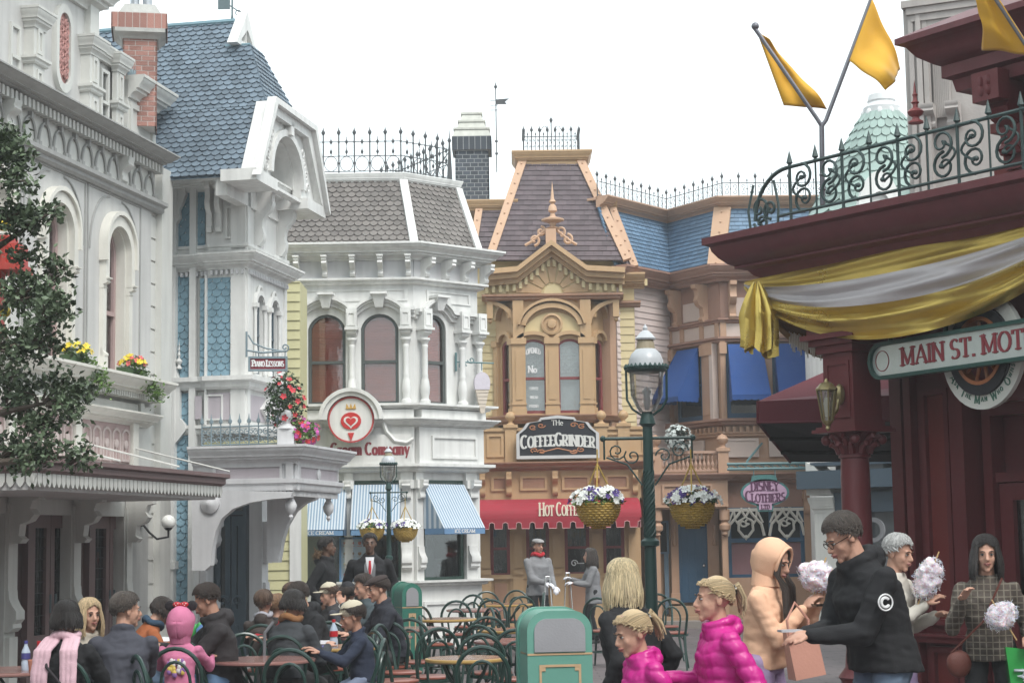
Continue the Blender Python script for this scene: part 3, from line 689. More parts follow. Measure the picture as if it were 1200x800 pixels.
# ================================================================ BLUE SHINGLED HOUSE
BH=empty('blue_house',(L.p(.8,0).x,L.p(.8,0).y,0),'blue shingled house with white bay, clipped gable and steep slate roof','building')
BW=1.0
SY=at(222,400,22.4);
SF=Fr.ang((288,400,22.9),ANG)
bay=SF
near_c=SF.xy(0)
sd=Fr((near_c[0]-SF.d.y*(-1)*0,near_c[1]),(1,0))
def perp_from(corner,length):
 o=(corner[0]-SF.n.x*length,corner[1]-SF.n.y*length);return Fr(o,tuple(SF.n))
SD=perp_from(near_c,1.35)
def sU(x,y=400):return SD.U(x,y)
uF=bay.U(334,400)
V=lambda y, x=260:SD.V(x,y)
levels=dict(eave=V(207),top3=V(292),c1b=V(322),b2=V(440),c2b=V(460),p2=V(500),rail=V(520))
path_bay=[SD.xy(-.3),SD.xy(1.35),bay.xy(uF),bay.xy(uF,-1.2)]
wu=[bay.U(x,400) for x in (298,307,315,324)]
zb, zt=V(440), V(322)
def wz(y,x=312):return bay.V(x,y)
m=MB()
m.prism(bay,[(0,V(500)),(uF,V(500)),(uF,V(207)),(0,V(207))],-.12,0,[arch(a,b,zb+.05,bay.V(310,362),(b-a)/2)[::-1] for a,b in ((wu[0],wu[1]),(wu[2],wu[3]))])
m.prism(SD,[(sU(240.5),V(500)),(1.35,V(500)),(1.35,V(207)),(sU(240.5),V(207))],-.12,-.02)
m.box(bay,.1,uF-.02,V(500),V(207)+.2,-1.2,-.25)
m.build('wall',WHITE,BH)
for (a,b) in ((wu[0],wu[1]),(wu[2],wu[3])):
 window(BH,bay,a,b,zb+.05,bay.V(310,362),(b-a)/2,BLUEP,mat('teal_dim_curtain',(.10,.17,.22),.7),w=-.05,fw=.035,rail=.5)
 m=MB();vv=bay.V(310,362)
 m.ring(bay,arch(a-.05,b+.05,vv,vv,(b-a)/2+.06)[1:],arch(a-.005,b+.005,vv,vv,(b-a)/2)[1:],0,.05,closed=False)
 for e in (a-.035,b+.035):
  m.lathe(bay.p(e,zb+.05,.03),scaled(COL,.032,vv-zb-.05),8);m.box(bay,e-.04,e+.04,vv-.03,vv+.03,0,.07)
 m.tube([bay.p((a+b)/2+.13*k/4,vv+.27-.0*abs(k)-.012*k*k,.03) for k in range(-4,5)],.018,5)
 m.build('window_surround',WHITE,BH)
for f, xa, xb, ya, yb in ((SD,243,272,325,440),(SD,234,240.5,325,440)):
 m=MB();m.scales(f,f.U(xa,400),f.U(xb,400),V(yb),V(ya),.125,.088,-.015);m.build('shingle_panel',SHINB,BH)
wf=SD.off(-.08)
for (xa,xb,ya,yb) in ((206,224,220,296),(206,224,322,442),(206,224,460,500),(203,222,502,760),(231,240,224,292)):
 m=MB();m.scales(wf,wf.U(xa,400),wf.U(xb,400),V(yb,215),V(ya,215),.125,.088,0);m.build('shingle_panel',SHINB,BH)
m=MB();m.box(wf,wf.U(202,400),wf.U(226,400),0,V(207),-.4,-.02)
m.box(wf,wf.U(224,400),wf.U(231.5,400),0,V(207),-.02,.08);m.box(SD,SD.U(271,400),1.35,V(500),V(207),-.02,.03)
m.box(SD,SD.U(240.5,400),SD.U(243,400),V(500),V(322),-.02,.03)
m.box(bay,0,.1,V(500),V(207),-.02,.03);m.box(bay,uF-.08,uF,V(500),V(207),-.02,.03)
m.build('corner_board',WHITE,BH)
full=[wf.xy(wf.U(205,400),.0),wf.xy(wf.U(241,400),0),SD.xy(SD.U(241,400)+.06),SD.xy(1.35),bay.xy(uF),bay.xy(uF,-1.2)]
m=MB();m.mould(full,crown(V(298),V(298)-V(316),.22));m.build('cornice',WHITE,BH)
m=MB();m.dentils(full,.0,.06,V(322),V(317),.03,.035);m.build('dentils',WHITE2,BH)
m=MB();m.mould(full,band(V(456),V(441),.14));m.build('cornice',WHITE,BH)
m=MB();m.mould(full,crown(V(205),.2,.26));m.build('eaves',WHITE,BH)
m=MB();m.mould(full,band(V(296),V(286),.05));m.mould(full,band(V(508),V(497),.07));m.build('string_course',WHITE,BH)
for px in (247,258):
 m=MB();m.bracket(SD,sU(px,240),V(214),V(214)-V(272),.17,.07,0,1);m.build('bracket',WHITE,BH)
for px in (300,326):
 m=MB();m.bracket(bay,bay.U(px,240),V(214),V(214)-V(285),.26,.12,0,0);m.build('bracket',WHITE,BH)
m=MB()
m.ring(SD,arch(sU(264),sU(283),V(280),V(242),0),arch(sU(264)+.03,sU(283)-.03,V(280)+.03,V(242)-.03,0),0,.02)
m.ring(SD,arch(sU(243),sU(262),V(492),V(462),0),arch(sU(243)+.02,sU(262)-.02,V(492)+.02,V(462)-.02,0),0,.03)
m.build('panel_moulding',WHITE,BH)
m=MB();m.box(SD,sU(229),sU(237),V(490),V(463),0,.012);m.box(SD,sU(244.5),sU(270),V(492),V(460),0,.012);m.box(bay,.12,uF*.45,V(492),V(462),0,.012);m.box(bay,uF*.52,uF-.1,V(492),V(462),0,.012)
m.build('lilac_panel',LILAC,BH)
m=MB();cu, cv=uF*.5,(V(492)+V(462))/2
m.ring(bay,[(cu-.28,cv),(cu,cv-.17),(cu+.28,cv),(cu,cv+.17)],[(cu-.2,cv),(cu,cv-.12),(cu+.2,cv),(cu,cv+.12)],.01,.06);m.build('diamond_moulding',WHITE,BH)
m=MB();pu=bay.U(304,280);m.box(bay,pu-.1,pu+.12,bay.V(304,306),bay.V(304,267),0,.015)
o=m.build('plaque',LILAC,BH)
m=MB()
for k in range(5):
 for j in (-1,1):m.tube([bay.p(pu+.01+a,bay.V(304,303)+.045+k*.08+b,.02) for a,b in spiral((j*.045,0),.035,k,1.3)],.008,4)
m.build('fretwork',WHITE,o)
m=MB();pu=bay.U(303,233);pv=bay.V(303,233)
m.ring(bay,[(pu+.14*cos(a*pi/10),pv+.16*sin(a*pi/10)) for a in range(20)],[(pu+.09*cos(a*pi/10),pv+.11*sin(a*pi/10)) for a in range(20)],0,.09);o=m.build('oval_window',BLUEP,BH)
m=MB();m.prism(bay,[(pu+.1*cos(a*pi/10),pv+.12*sin(a*pi/10)) for a in range(20)],.0,.03);m.build('pane',mat('slate_blue_pane',(.1,.17,.24),.2),o)
GB=SF.off(.38)
ge0=GB.U(295,203);gev=GB.V(295,203)
ge1=GB.U(371,243);gt0, gtv=GB.U(315,128), GB.V(315,128);gt1, gtv1=GB.U(352,151), GB.V(352,151)
gtm=(gtv+gtv1)/2
RD=(ge0+ge1)/2
RZ=at(230,54,24.6).z
gt0=ge0+(RD-ge0)*(gtm-gev)/(RZ-gev)*1.02;gt1=ge1-(ge1-RD)*(gtm-gev)/(RZ-gev)*1.02
n3=Vector((GB.n.x,GB.n.y,0));d3=Vector((GB.d.x,GB.d.y,0))
e0=GB.p(ge0,gev,0);e1=GB.p(gt0,gtm,0)
ev=(GB.p(RD,RZ,0)-GB.p(ge0,gev,0)).normalized();slope=e1-e0
rise_u=(RZ-gev)/(gtm-gev)*(gt0-ge0)
back=3.2
R0=GB.p(ge0,gev,-back)
Ls=(RZ-gev)/ev.z
s1=slope.length
poly=[(0,0),(back,0),(back,s1),(back-.28,Ls*.83),(back-.62,Ls*.83),(back-.55,Ls),(0,Ls)]
m=MB();th=-.05
def RP(a,b,z=0):return R0+n3*a+ev*b
for P4 in ([(-.8,0),(back,0),(back,s1),(-.8,s1)],[(-.8,s1),(back,s1),(back-.42,Ls*.83),(-.8,Ls*.83)],[(-.8,Ls*.83),(back-.72,Ls*.83),(back-.58,Ls),(-.8,Ls)]):
 m.shingles(R0,n3,ev,P4,.115,.085,'scale',.022,1.3)
mir=lambda p:(lambda q:q)(p)
E0=GB.p(ge1,gev,-back);evf=Vector((-ev.x+0,-ev.y+0,ev.z));
evf=((GB.p(RD,RZ,0))-GB.p(ge1,gev,0)).normalized()
Lf=(RZ-gev)/evf.z
m.shingles(E0+n3*back,-n3,evf,[(0,0),(back+.8,0),(back+.8,Lf*.83),(.45,Lf*.83),(0,s1)],.115,.085,'scale',.022,1.3)
h0, h1=GB.p(gt0,gtm+.02,0), GB.p(gt1,gtm+.02,0);hm0=RP(back-.42,Ls*.83);hm1=E0+n3*(back-.42)+evf*(Lf*.83)
hu=(hm0+hm1)/2-(h0+h1)/2;hev=hu.normalized()
m.shingles(h0,d3,hev,[(0,0),((h1-h0).length,0),((h1-h0).dot(d3)-(h1-hm1).dot(d3),hu.length),((hm0-h0).dot(d3),hu.length)],.115,.085,'scale',.022,1.3)
rf=m.build('roof',SLATEB,BH,smooth=0)
m=MB();
m.add([RP(-.8,0),RP(back-.03,0),RP(back-.03,s1),RP(back-.44,Ls*.83),RP(back-.74,Ls*.83),RP(back-.6,Ls-.02),RP(-.8,Ls-.02)],[(0,1,2,3,4,5,6)])
q0=E0+n3*back
m.add([E0-n3*.8,q0,q0+evf*s1,E0+n3*(back-.44)+evf*(Lf*.83),E0-n3*.8+evf*Lf],[(0,4,3,2,1)]);m.add([h0-n3*.02,h1-n3*.02,hm1,hm0],[(0,1,2,3)])
for k in range(len(m.v)):m.v[k]=tuple(Vector(m.v[k])-Vector((0,0,.03)))
m.build('roof_deck',BLUEP,rf,smooth=0,recalc=False)
m=MB();r0, r1=RP(-.8,Ls), RP(back-.58,Ls);m.tube([r0,r1],.045,6);m.tube([hm0,hm0+n3*-.35,],.03,6);m.build('ridge_cap',mat('verdigris_lead',(.13,.22,.26),.5,.15),rf)
m=MB();gf=Fr((r1.x,r1.y),(GB.d.x,GB.d.y));gv=r1.z+.13;gb=RP(back-.72,Ls*.83).z
m.ring(gf,[(-.42,gb),(.42,gb),(0,gv)],[(-.26,gb+.07),(.26,gb+.07),(0,gv-.26)],-.1,.04);m.prism(gf,[(-.27,gb+.06),(.27,gb+.06),(0,gv-.25)],-.08,-.03)
m.box(gf,-.012,.012,gb+.05,gv-.1,-.03,.02);m.tube([gf.p(-.12,gb+.2,0),gf.p(0,gb+.32,0),gf.p(.12,gb+.2,0)],.014,5)
m.build('gablet',WHITE,BH)
m=MB()
O_=[(ge0-.1,gev-.02),(ge1+.1,gev-.02),(gt1+.06,gtm+.06),(gt0-.06,gtm+.06)]
nc=(ge0+ge1)/2;nr=(ge1-ge0)*.235;hv=(gtm-gev)-.40
niche=[(nc+nr*cos(q*pi/14),gev+.12+nr*1.15*sin(q*pi/14)) for q in range(15)]
niche=[(nc+nr,gev+.0), ]+niche+[(nc-nr,gev+.0)]
hole=[(nc+nr*cos(q*pi/14),gev+.16+hv*sin(q*pi/14)) for q in range(15)]+[(nc-nr,gev+.02),(nc+nr,gev+.02)]
m.prism(GB,O_,-.12,0,[hole[::-1]])
I_=[(ge0+.1,gev+.1),(ge1-.1,gev+.1),(gt1-.1,gtm-.1),(gt0+.1,gtm-.1)]
m.ring(GB,[O_[1],O_[2],O_[3],O_[0]],[I_[1],I_[2],I_[3],I_[0]],0,.10,closed=False)
O2=[(ge1+.14,gev-.05),(gt1+.1,gtm+.10),(gt0-.1,gtm+.10),(ge0-.14,gev-.05)];m.ring(GB,O2,[(ge1+.06,gev),(gt1+.02,gtm+.02),(gt0-.02,gtm+.02),(ge0-.06,gev)],.05,.17,closed=False)
m.ring(GB,[(nc+(nr+.09)*cos(q*pi/14),gev+.16+(hv+.09)*sin(q*pi/14)) for q in range(15)],[(nc+nr*cos(q*pi/14),gev+.16+hv*sin(q*pi/14)) for q in range(15)],0,.05,closed=False)
m.box(GB,nc-.06,nc+.06,gev+.16+hv+.02,gtm-.04,0,.1)
m.box(GB,ge0-.1,nc-nr,gev-.1,gev+.05,-.38,.1);m.box(GB,nc+nr,ge1+.1,gev-.1,gev+.05,-.38,.1)
m.prism(GB,[(ge0+.1,gev-.02),(ge1-.1,gev-.02),(gt1-.05,gtm-.05),(gt0+.05,gtm-.05)],-.46,-.4);m.box(GB,ge0+.05,ge1-.05,gev-.25,gev+.05,-.5,-.35)
for s in (-1,1):
 for k in range(4):
  m.tube([GB.p(x,y,.02) for x,y in spiral((nc+s*(nr+.23-.075*k),gev+.22+.15*k),.075,s*k,s*1.3)],.020,5)
m.ring(GB,[(nc+nr*cos(q*pi/14),gev+.16+hv*sin(q*pi/14)) for q in range(15)],[(nc+nr*.97*cos(q*pi/14),gev+.16+hv*.96*sin(q*pi/14)) for q in range(15)],-.42,-.1,closed=False)
m.build('gable',WHITE,BH)
m=MB();m.box(bay,-.02,uF,V(207)-.02,V(207)+.25,-1.3,-.02);m.build('wall',WHITE,BH)
q=at(272,50,24.3);WV=empty('weathervane',q,'black iron weathervane with scroll arms on the blue house ridge','weathervane')
m=MB();m.tube([q+Vector((0,0,-.1)),q+Vector((0,0,.75))],.014,6)
for s in (-1,1):m.tube([q+Vector((s*.05,0,.05)),q+Vector((0,0,.45))],.008,5)
m.build('pole',IRON,WV)
m=MB()
for k in range(3):m.tube([q+Vector((a,0,b)) for a,b in spiral((.08+.05*k,.42-.09*k),.05,k,1.3)],.007,4)
m.tube([q+Vector((-.16,0,.62)),q+Vector((.16,0,.4))],.009,4)
m.box(Fr((q.x,q.y),(1,0)),-.2,-.03,q.z+.48,q.z+.66,-.01,.01);m.build('vane',IRON,WV)
BO=1.15
BF=SF.off(0);cor=at(345,545,21.5)
bf=Fr((cor.x,cor.y),(SF.d.x,SF.d.y))
bs=Fr((cor.x-SF.n.x*2.0,cor.y-SF.n.y*2.0),tuple(SF.n))
bl=bf.U(396,540)
z1, z0=bf.V(345,521), bf.V(345,574)
BL=empty('balcony',(cor.x,cor.y,0),'white panelled balcony over the door of the blue house','balcony')
bp=[bs.xy(bs.U(226,540)),bs.xy(2.0),bf.xy(bl),bf.xy(bl,-2.0)]
m=MB();m.mould(bp,crown(z1,(z1-z0)*.42,.2,back=-.12));m.mould(bp,band(z0,z0+.14,.06,back=-.12));m.build('cornice',WHITE2,BL)
m=MB();u_a=bs.U(226,540)
b3=[bs.p(u_a,0,0),bs.p(2.0,0,0),bf.p(bl,0,0),bf.p(bl,0,-2.0),bs.p(u_a,0,-1.4)]
for zz0, zz1 in ((z0+.02,z0+.08),(z1-.1,z1-.04)):
 bb=[Vector((p.x,p.y,zz0)) for p in b3];tt=[Vector((p.x,p.y,zz1)) for p in b3]
 m.add(bb+tt,[(4,3,2,1,0),(5,6,7,8,9)]+[(i,(i+1)%5,5+(i+1)%5,5+i) for i in range(5)])
m.build('floor',WHITE2,BL)
m=MB()
for f, a, b in ((bs,u_a,2.0),(bf,0,bl)):m.box(f,a,b,z0+.04,z1-.06,-.12,-.0)
m.box(bs,1.9,1.99,z0,z1-.1,-.02,.04);m.box(bf,.01,.09,z0,z1-.1,-.02,.04)
m.build('parapet',WHITE2,BL)
zm0, zm1=z0+.15, z1-(z1-z0)*.42-.03
m=MB();m.box(bs,u_a+.3,1.82,zm0,zm1,0,.012);m.box(bf,.16,bl-.1,zm0,zm1,0,.012);m.build('lilac_panel',LILAC,BL)
m=MB();m.ring(bs,arch(u_a+.27,1.85,zm0-.03,zm1+.03,0),arch(u_a+.3,1.82,zm0,zm1,0),0,.03);m.ring(bf,arch(.13,bl-.07,zm0-.03,zm1+.03,0),arch(.16,bl-.1,zm0,zm1,0),0,.03)
m.lathe(bf.p(bl*.5,(zm0+zm1)/2,.01),[(.07,0),(.07,.02),(.03,.035)],10,axis=n3)
m.build('panel_moulding',WHITE2,BL)
m=MB()
for f, a, b in ((bs,1.2,2.0),(bf,0,bl)):
 n=max(1,int((b-a)/.05))
 for k in range(n):m.box(f,a+(b-a)*(k+.2)/n,a+(b-a)*(k+.8)/n,z0-.07,z0,-.06,0)
m.build('dentils',WHITE2,BL)
for (f,u) in ((bs,1.92),(bf,bl-.1), ):
 m=MB();m.lathe(f.p(u,z0-.36,-.1),[(.01,0),(.03,.04),(.02,.07),(.06,.12),(.075,.18),(.05,.24),(.03,.27),(.05,.3),(.05,.37)],12);m.build('pendant',WHITE2,BL)
for du, PX in ((-.03,((228,574),(345,576),(343,583),(318,585),(295,589),(276,596),(263,607),(256,622),(252,640),(250,662),(243,668),(228,668))),(.95,((284,574),(345,576),(343,583),(330,588),(318,598),(308,615),(302,635),(298,660),(284,660)))):
 f=Fr((bs.o.x+SF.d.x*du,bs.o.y+SF.d.y*du),tuple(bs.d))
 pts=[bs.uv(x,y) for x,y in PX]
 m=MB();m.prism(f,pts[::-1],-.06,.06)
 if du<0:m.lathe(f.p(bs.U(250,592),bs.V(250,590),.06),[(.12,0),(.12,.03),(.08,.05),(.04,.07),(.02,.08)],14,axis=Vector((f.n.x,f.n.y,0)))
 m.build('curved_bracket',WHITE2,BL)
BR=empty('balcony_railing',bs.p(1.5,z1,-.1),'low scrolled iron railing along the white balcony of the blue house','railing')
m=MB();ra, rb=bs.U(233,515), 1.75
for z in (z1+.03,z1+.25):m.tube([bs.p(ra,z,-.1),bs.p(rb,z,-.1)],.009,5)
n=8
for k in range(n+1):
 u=ra+(rb-ra)*k/n;m.tube([bs.p(u,z1,-.1),bs.p(u,z1+.3,-.1)],.009,5);m.lathe(bs.p(u,z1+.29,-.1),[(.02,0),(.026,.03),(.01,.06),(.002,.12)],6)
 if k<n:
  c=u+(rb-ra)/n/2
  for s in (-1,1):
   m.tube([bs.p(c+a,z1+.14+b,-.1) for a,b in spiral((s*.035,.04),.042,s*pi/2,s*1.2)],.006,4);m.tube([bs.p(c+a,z1+.14+b,-.1) for a,b in spiral((s*.035,-.05),.042,-s*pi/2,-s*1.2)],.006,4)
m.build('ironwork',IRONL,BR)
q=bs.p(1.88,z1,-.06);BP=empty('finial_post',q,'white corner post with ball finial on the balcony corner','finial')
m=MB();m.box(Fr((q.x-.1,q.y+.1),(1,0)),0,.2,z1,z1+.2,0,.2);m.lathe(Vector((q.x,q.y,z1+.2)),[(.13,0),(.1,.03),(.05,.06),(.05,.09),(.075,.13),(.08,.17),(.05,.22),(.01,.235)],14);m.build('post',WHITE2,BP)
DS=SD.off(-.9)
m=MB();a, b=DS.U(245,650), DS.U(290,650)
m.ring(DS,arch(a,b,0,2.55,0),arch(a+.08,b-.05,0,2.45,0),-.05,.05);m.box(DS,a,b,2.05,2.1,-.03,.03)
do=m.build('door_frame',BLUEP,BH)
c=(a+b)/2
for (x0,x1) in ((a+.09,c+.03),(c+.05,b-.06)):
 e=MB();e.prism(DS,[(x0,.02),(x1,.02),(x1,2.03),(x0,2.03)],-.03,.01,[[(x0+.07,.8),(x0+.07,1.9),(x1-.07,1.9),(x1-.07,.8)]])
 e.ring(DS,arch(x0+.06,x1-.06,.15,.6,0),arch(x0+.09,x1-.09,.18,.57,0),.01,.03);e.tube([DS.p(x,y,.02) for x,y in spiral(((x0+x1)/2,.9),.09,0,.9)],.02,5)
 dd=e.build('door',BLUEP,BH);g=MB();g.box(DS,x0+.05,x1-.05,.78,1.92,-.028,-.02);g.build('pane',GLASSD,dd)
m=MB();m.box(DS,a-.3,b+.05,0,2.7,-.5,-.42);m.build('dark_backing',DARK,BH)
m=MB();m.box(DS,a+.05,b-.03,2.1,2.47,-.03,-.02);m.build('pane',GLASSD,do)
for (xa,xb,k) in ((222,247,0),(292,312,1)):
 f=SD.off(-.35 if k==0 else -.85)
 m=MB();a, b=f.U(xa,650), f.U(xb,650);m.box(f,a,b-.06,0,z0+.1,-.25,.0);m.box(f,a+.03,b-.09,.2,1.0,0,.03);m.box(f,a-.02,b-.0,0,.2,-.25,.04)
 m.bracket(Fr(f.xy(b-.06,-.12),(-f.n.x,-f.n.y)),0,1.95,.55,.16,.18,0,1);m.bracket(Fr(f.xy(b-.06,-.12),(-f.n.x,-f.n.y)),0,1.15,.5,.12,.16,0,2)
 m.build('porch_post',WHITE2,BH)
m=MB();f=wf.off(.06);a, b=f.U(197,500), f.U(206,500)
m.box(f,a,b,0,V(195,205),-.05,.05);m.box(f,a,b+.03,1.35,1.45,-.05,.07);m.box(f,a,b+.03,0,.4,-.05,.08)
pts=[(b,V(188,205)),(b+.12,V(190,205)),(b+.13,V(205,205)),(b+.09,V(215,205)),(b+.13,V(228,205)),(b+.08,V(240,205)),(b+.04,V(246,205)),(b+.05,V(256,205)),(b,V(262,205))]
m.prism(f,pts,-.05,.03)
pts=[(b,V(430,205)),(b+.03,V(440,205)),(b+.06,V(450,205)),(b+.06,V(490,205)),(b+.14,V(498,205)),(b+.14,V(505,205)),(b,V(520,205))]
m.prism(f,pts,-.05,.03);m.lathe(f.p(b+.04,V(432,207),0),scaled(FIN,.045,.38),10)
m.build('party_buttress',WHITE,BH)
# ================================================================ YELLOW SIDED HOUSE between
YH=empty('yellow_house',(at(320,700,27)).x and (at(320,700,27).x,27,0),'pale yellow clapboard wall between blue house and ice cream parlour','building')
yf=Fr.two((285,600,26.3),(352,600,26.3))
m=MB();m.siding(yf,-.3,yf.len,.02,yf.V(330,330),.142);m.build('siding',YELLOW,YH,smooth=0)
m=MB();m.box(yf,-.6,yf.len,0,yf.V(330,330),-.9,-.02);m.build('wall',YELLOW,YH)
m=MB();m.box(yf,yf.U(340,620),yf.U(353,620),0,yf.V(345,590),-.02,.06);m.box(yf,yf.U(341,620),yf.U(352,620),.2,.8,.06,.09);m.box(yf,yf.U(336,690),yf.U(357,690),.72,.8,0,.14);m.build('corner_pilaster',WHITE,YH)
# ================================================================ GROUND and the street behind the camera
def paving():
 m=mat('pink_grey_paving',(.15,.13,.132),.7,.22,.4,60);nt=m.node_tree;L_=nt.links.new;b=nt.nodes['Principled BSDF']
 tc=nt.nodes['Texture Coordinate'];br=nt.nodes.new('ShaderNodeTexBrick');br.inputs['Scale'].default_value=1;br.inputs['Brick Width'].default_value=.5;br.inputs['Row Height'].default_value=.25;br.inputs['Mortar Size'].default_value=.008
 br.inputs['Color1'].default_value=(1,.97,.96,1);br.inputs['Color2'].default_value=(.82,.80,.82,1);br.inputs['Mortar'].default_value=(.45,.44,.44,1);L_(tc.outputs['Object'],br.inputs['Vector'])
 n=nt.nodes.new('ShaderNodeTexNoise');n.inputs['Scale'].default_value=.7;n.inputs['Detail'].default_value=8;n.inputs['Roughness'].default_value=.7;L_(tc.outputs['Object'],n.inputs['Vector'])
 mr=nt.nodes.new('ShaderNodeMapRange');mr.inputs[1].default_value=.35;mr.inputs[2].default_value=.7;mr.inputs[3].default_value=1.15;mr.inputs[4].default_value=.72;L_(n.outputs['Fac'],mr.inputs[0])
 old=b.inputs['Base Color'].links[0].from_socket;v1=nt.nodes.new('ShaderNodeVectorMath');v1.operation='MULTIPLY';L_(old,v1.inputs[0]);L_(br.outputs['Color'],v1.inputs[1])
 v2=nt.nodes.new('ShaderNodeVectorMath');v2.operation='SCALE';L_(v1.outputs[0],v2.inputs[0]);L_(mr.outputs[0],v2.inputs['Scale']);L_(v2.outputs[0],b.inputs['Base Color']);return m
m=MB();m.add([(-46,-34,0),(46,-34,0),(46,60,0),(-46,60,0)],[(0,1,2,3)])
g=m.build('ground',paving(),None,smooth=0);tag(g,kind='structure')
for nm, lab, o_, d_, ln, hh, c_ in (('unseen_street_house','unseen grey street house continuing the row outside the left edge',(-7.1,6),(.16,1),11.0,8.5,(.40,.40,.38)),('unseen_street_house','unseen tan street row behind the camera',(22,-26),(-1,0),44,6.5,(.34,.30,.25)),('unseen_street_house','unseen brick red street house right of the camera',(10.5,11),(-.2,-1),16,8.0,(.22,.09,.07))):  # unseen houses, added to dim street level and fill window reflections
 f=Fr(o_,d_);H_=empty(nm,f.p(ln/2,0,-3),lab,'building');mt=mat('house_paint_%d'%int(ln),c_,.7,.08,.2,30);m=MB();m.box(f,0,ln,0,hh,-6,-.1)
 m.box(f,0,ln,hh-.4,hh,-.1,.35);m.box(f,0,ln,3.2,3.5,-.1,.25);m.build('wall',mt,H_)
 m=MB();m2=MB();n=int(ln/2.2)
 for k in range(n):
  for z0, z1 in ((.5,2.9),(4.1,5.9),(6.6,7.7)):
   u=ln*(k+.5)/n;m.box(f,u-.5,u+.5,z0,z1,-.1,-.05);m2.ring(f,arch(u-.6,u+.6,z0-.1,z1+.1,0),arch(u-.5,u+.5,z0,z1,0),-.1,.05)
 m.build('window',DARK,H_);m2.build('window_trim',GREYT,H_)
# ================================================================ WHITE ICE CREAM PARLOUR
STRIPE=mat('awning_pale_stripe',(.52,.57,.62),.8,.05,.3,60);STRIPEB=mat('awning_blue_stripe',(.20,.29,.40),.8,.06,.3,60);VALB=mat('awning_blue_valance',(.13,.24,.40),.8,.06,.3,60)
SLATEG=mat('grey_brown_slate',(.155,.14,.13),.65,.15,.3,60,island=.16)
DKGREEN=mat('dark_green_paint',(.035,.07,.055),.4,.1,.15,30)
WFRAME=mat('dark_grey_green_sash',(.075,.085,.08),.45,.1,.15,30)
BLIND=mat('salmon_slat_blind',(.66,.17,.115),.6,.08,.2,30,island=.08)
MAROON=mat('maroon_lettering',(.23,.035,.045),.6,.1,.1)
W1=Fr.two((325,400,28.0),(485,400,28.0));w1l=W1.len
_c=W1.xy(w1l)
W2=Fr(_c,(sin(radians(48)),cos(radians(48))));w2l=W2.U(560,420)
W3=Fr(W2.xy(w2l),(sin(radians(-25)),cos(radians(-25))))
IC=empty('ice_cream_parlour',(_c[0],_c[1],0),'white ice cream parlour with grey scale-slated mansard and bracketed cornice','building')
a1=lambda x, y=400:W1.U(x,y)
a2=lambda x, y=400:W2.U(x,y)
z=lambda y:W1.V(484,y)
PW=[W1.xy(a1(325)),W1.xy(w1l),W2.xy(w2l),W3.xy(3.0)]
PWn=[W1.xy(a1(343)),W1.xy(w1l),W2.xy(w2l),W3.xy(3.0)]
wa1=[(a1(361),a1(405)),(a1(423),a1(467))];wa2=[(a2(496,420),a2(523,420))]
vs_, vb_=z(384), z(473);ri=z(367)-z(384)
m=MB()
m.prism(W1,[(a1(340),z(545)),(w1l,z(545)),(w1l,z(290)),(a1(340),z(290))],-.2,0,[arch(a,b,vb_,vs_,ri)[::-1] for a,b in wa1])
m.prism(W2,[(0,z(545)),(w2l,z(545)),(w2l,z(290)),(0,z(290))],-.2,0,[arch(a,b,vb_,vs_,ri)[::-1] for a,b in wa2])
m.prism(W3,[(0,0),(3,0),(3,z(290)),(0,z(290))],-.2,0)
m.box(W1,-.3,w1l-.35,0,z(300),-3.4,-.6)
m.build('wall',WHITE,IC)
for f, l in ((W1,wa1),(W2,wa2)):
 for i,(a,b) in enumerate(l):
  o=window(IC,f,a,b,vb_,vs_,ri,WFRAME,BLIND,w=-.04,fw=.052,rail=.47,backname='blind')
  bl=MB();v=vb_+.05
  while v<vs_+ri*.6:bl.box(f,a+.05,b-.05,v,v+.016,-.125,-.1);v+=.026
  bl.build('slats',BLIND,o.children[1] if False else o)
m=MB();m.mould(PW,crown(z(287),z(287)-z(305),.40));m.build('cornice',WHITE,IC)
m=MB();m.box(W1,a1(325),w1l,z(330),z(300),-.1,.02);m.box(W2,0,w2l,z(330),z(300),-.1,.02);m.build('frieze',WHITE2,IC)
for k in range(5):
 m=MB();u=a1(349+32.5*k,310);m.bracket(W1,u,z(303),z(303)-z(326),.3,.08,.02,0);m.box(W1,u-.05,u+.05,z(303),z(301),.02,.34);m.build('cornice_bracket',WHITE,IC)
for px in (494,518,540,563):
 m=MB();u=a2(px,315);m.bracket(W2,u,z(303),z(303)-z(326),.3,.08,.02,0);m.build('cornice_bracket',WHITE,IC)
m=MB();m.mould(PWn,band(z(333),z(326),.16));m.build('architrave',WHITE,IC)
m=MB()
for f, u0, u1 in ((W1,a1(350),a1(478)),(W2,a2(500),w2l-.15)):
 m.ring(f,arch(u0,u1,z(352),z(338),0),arch(u0+.05,u1-.05,z(350),z(340),0),0,.02)
m.build('panel_moulding',WHITE,IC)
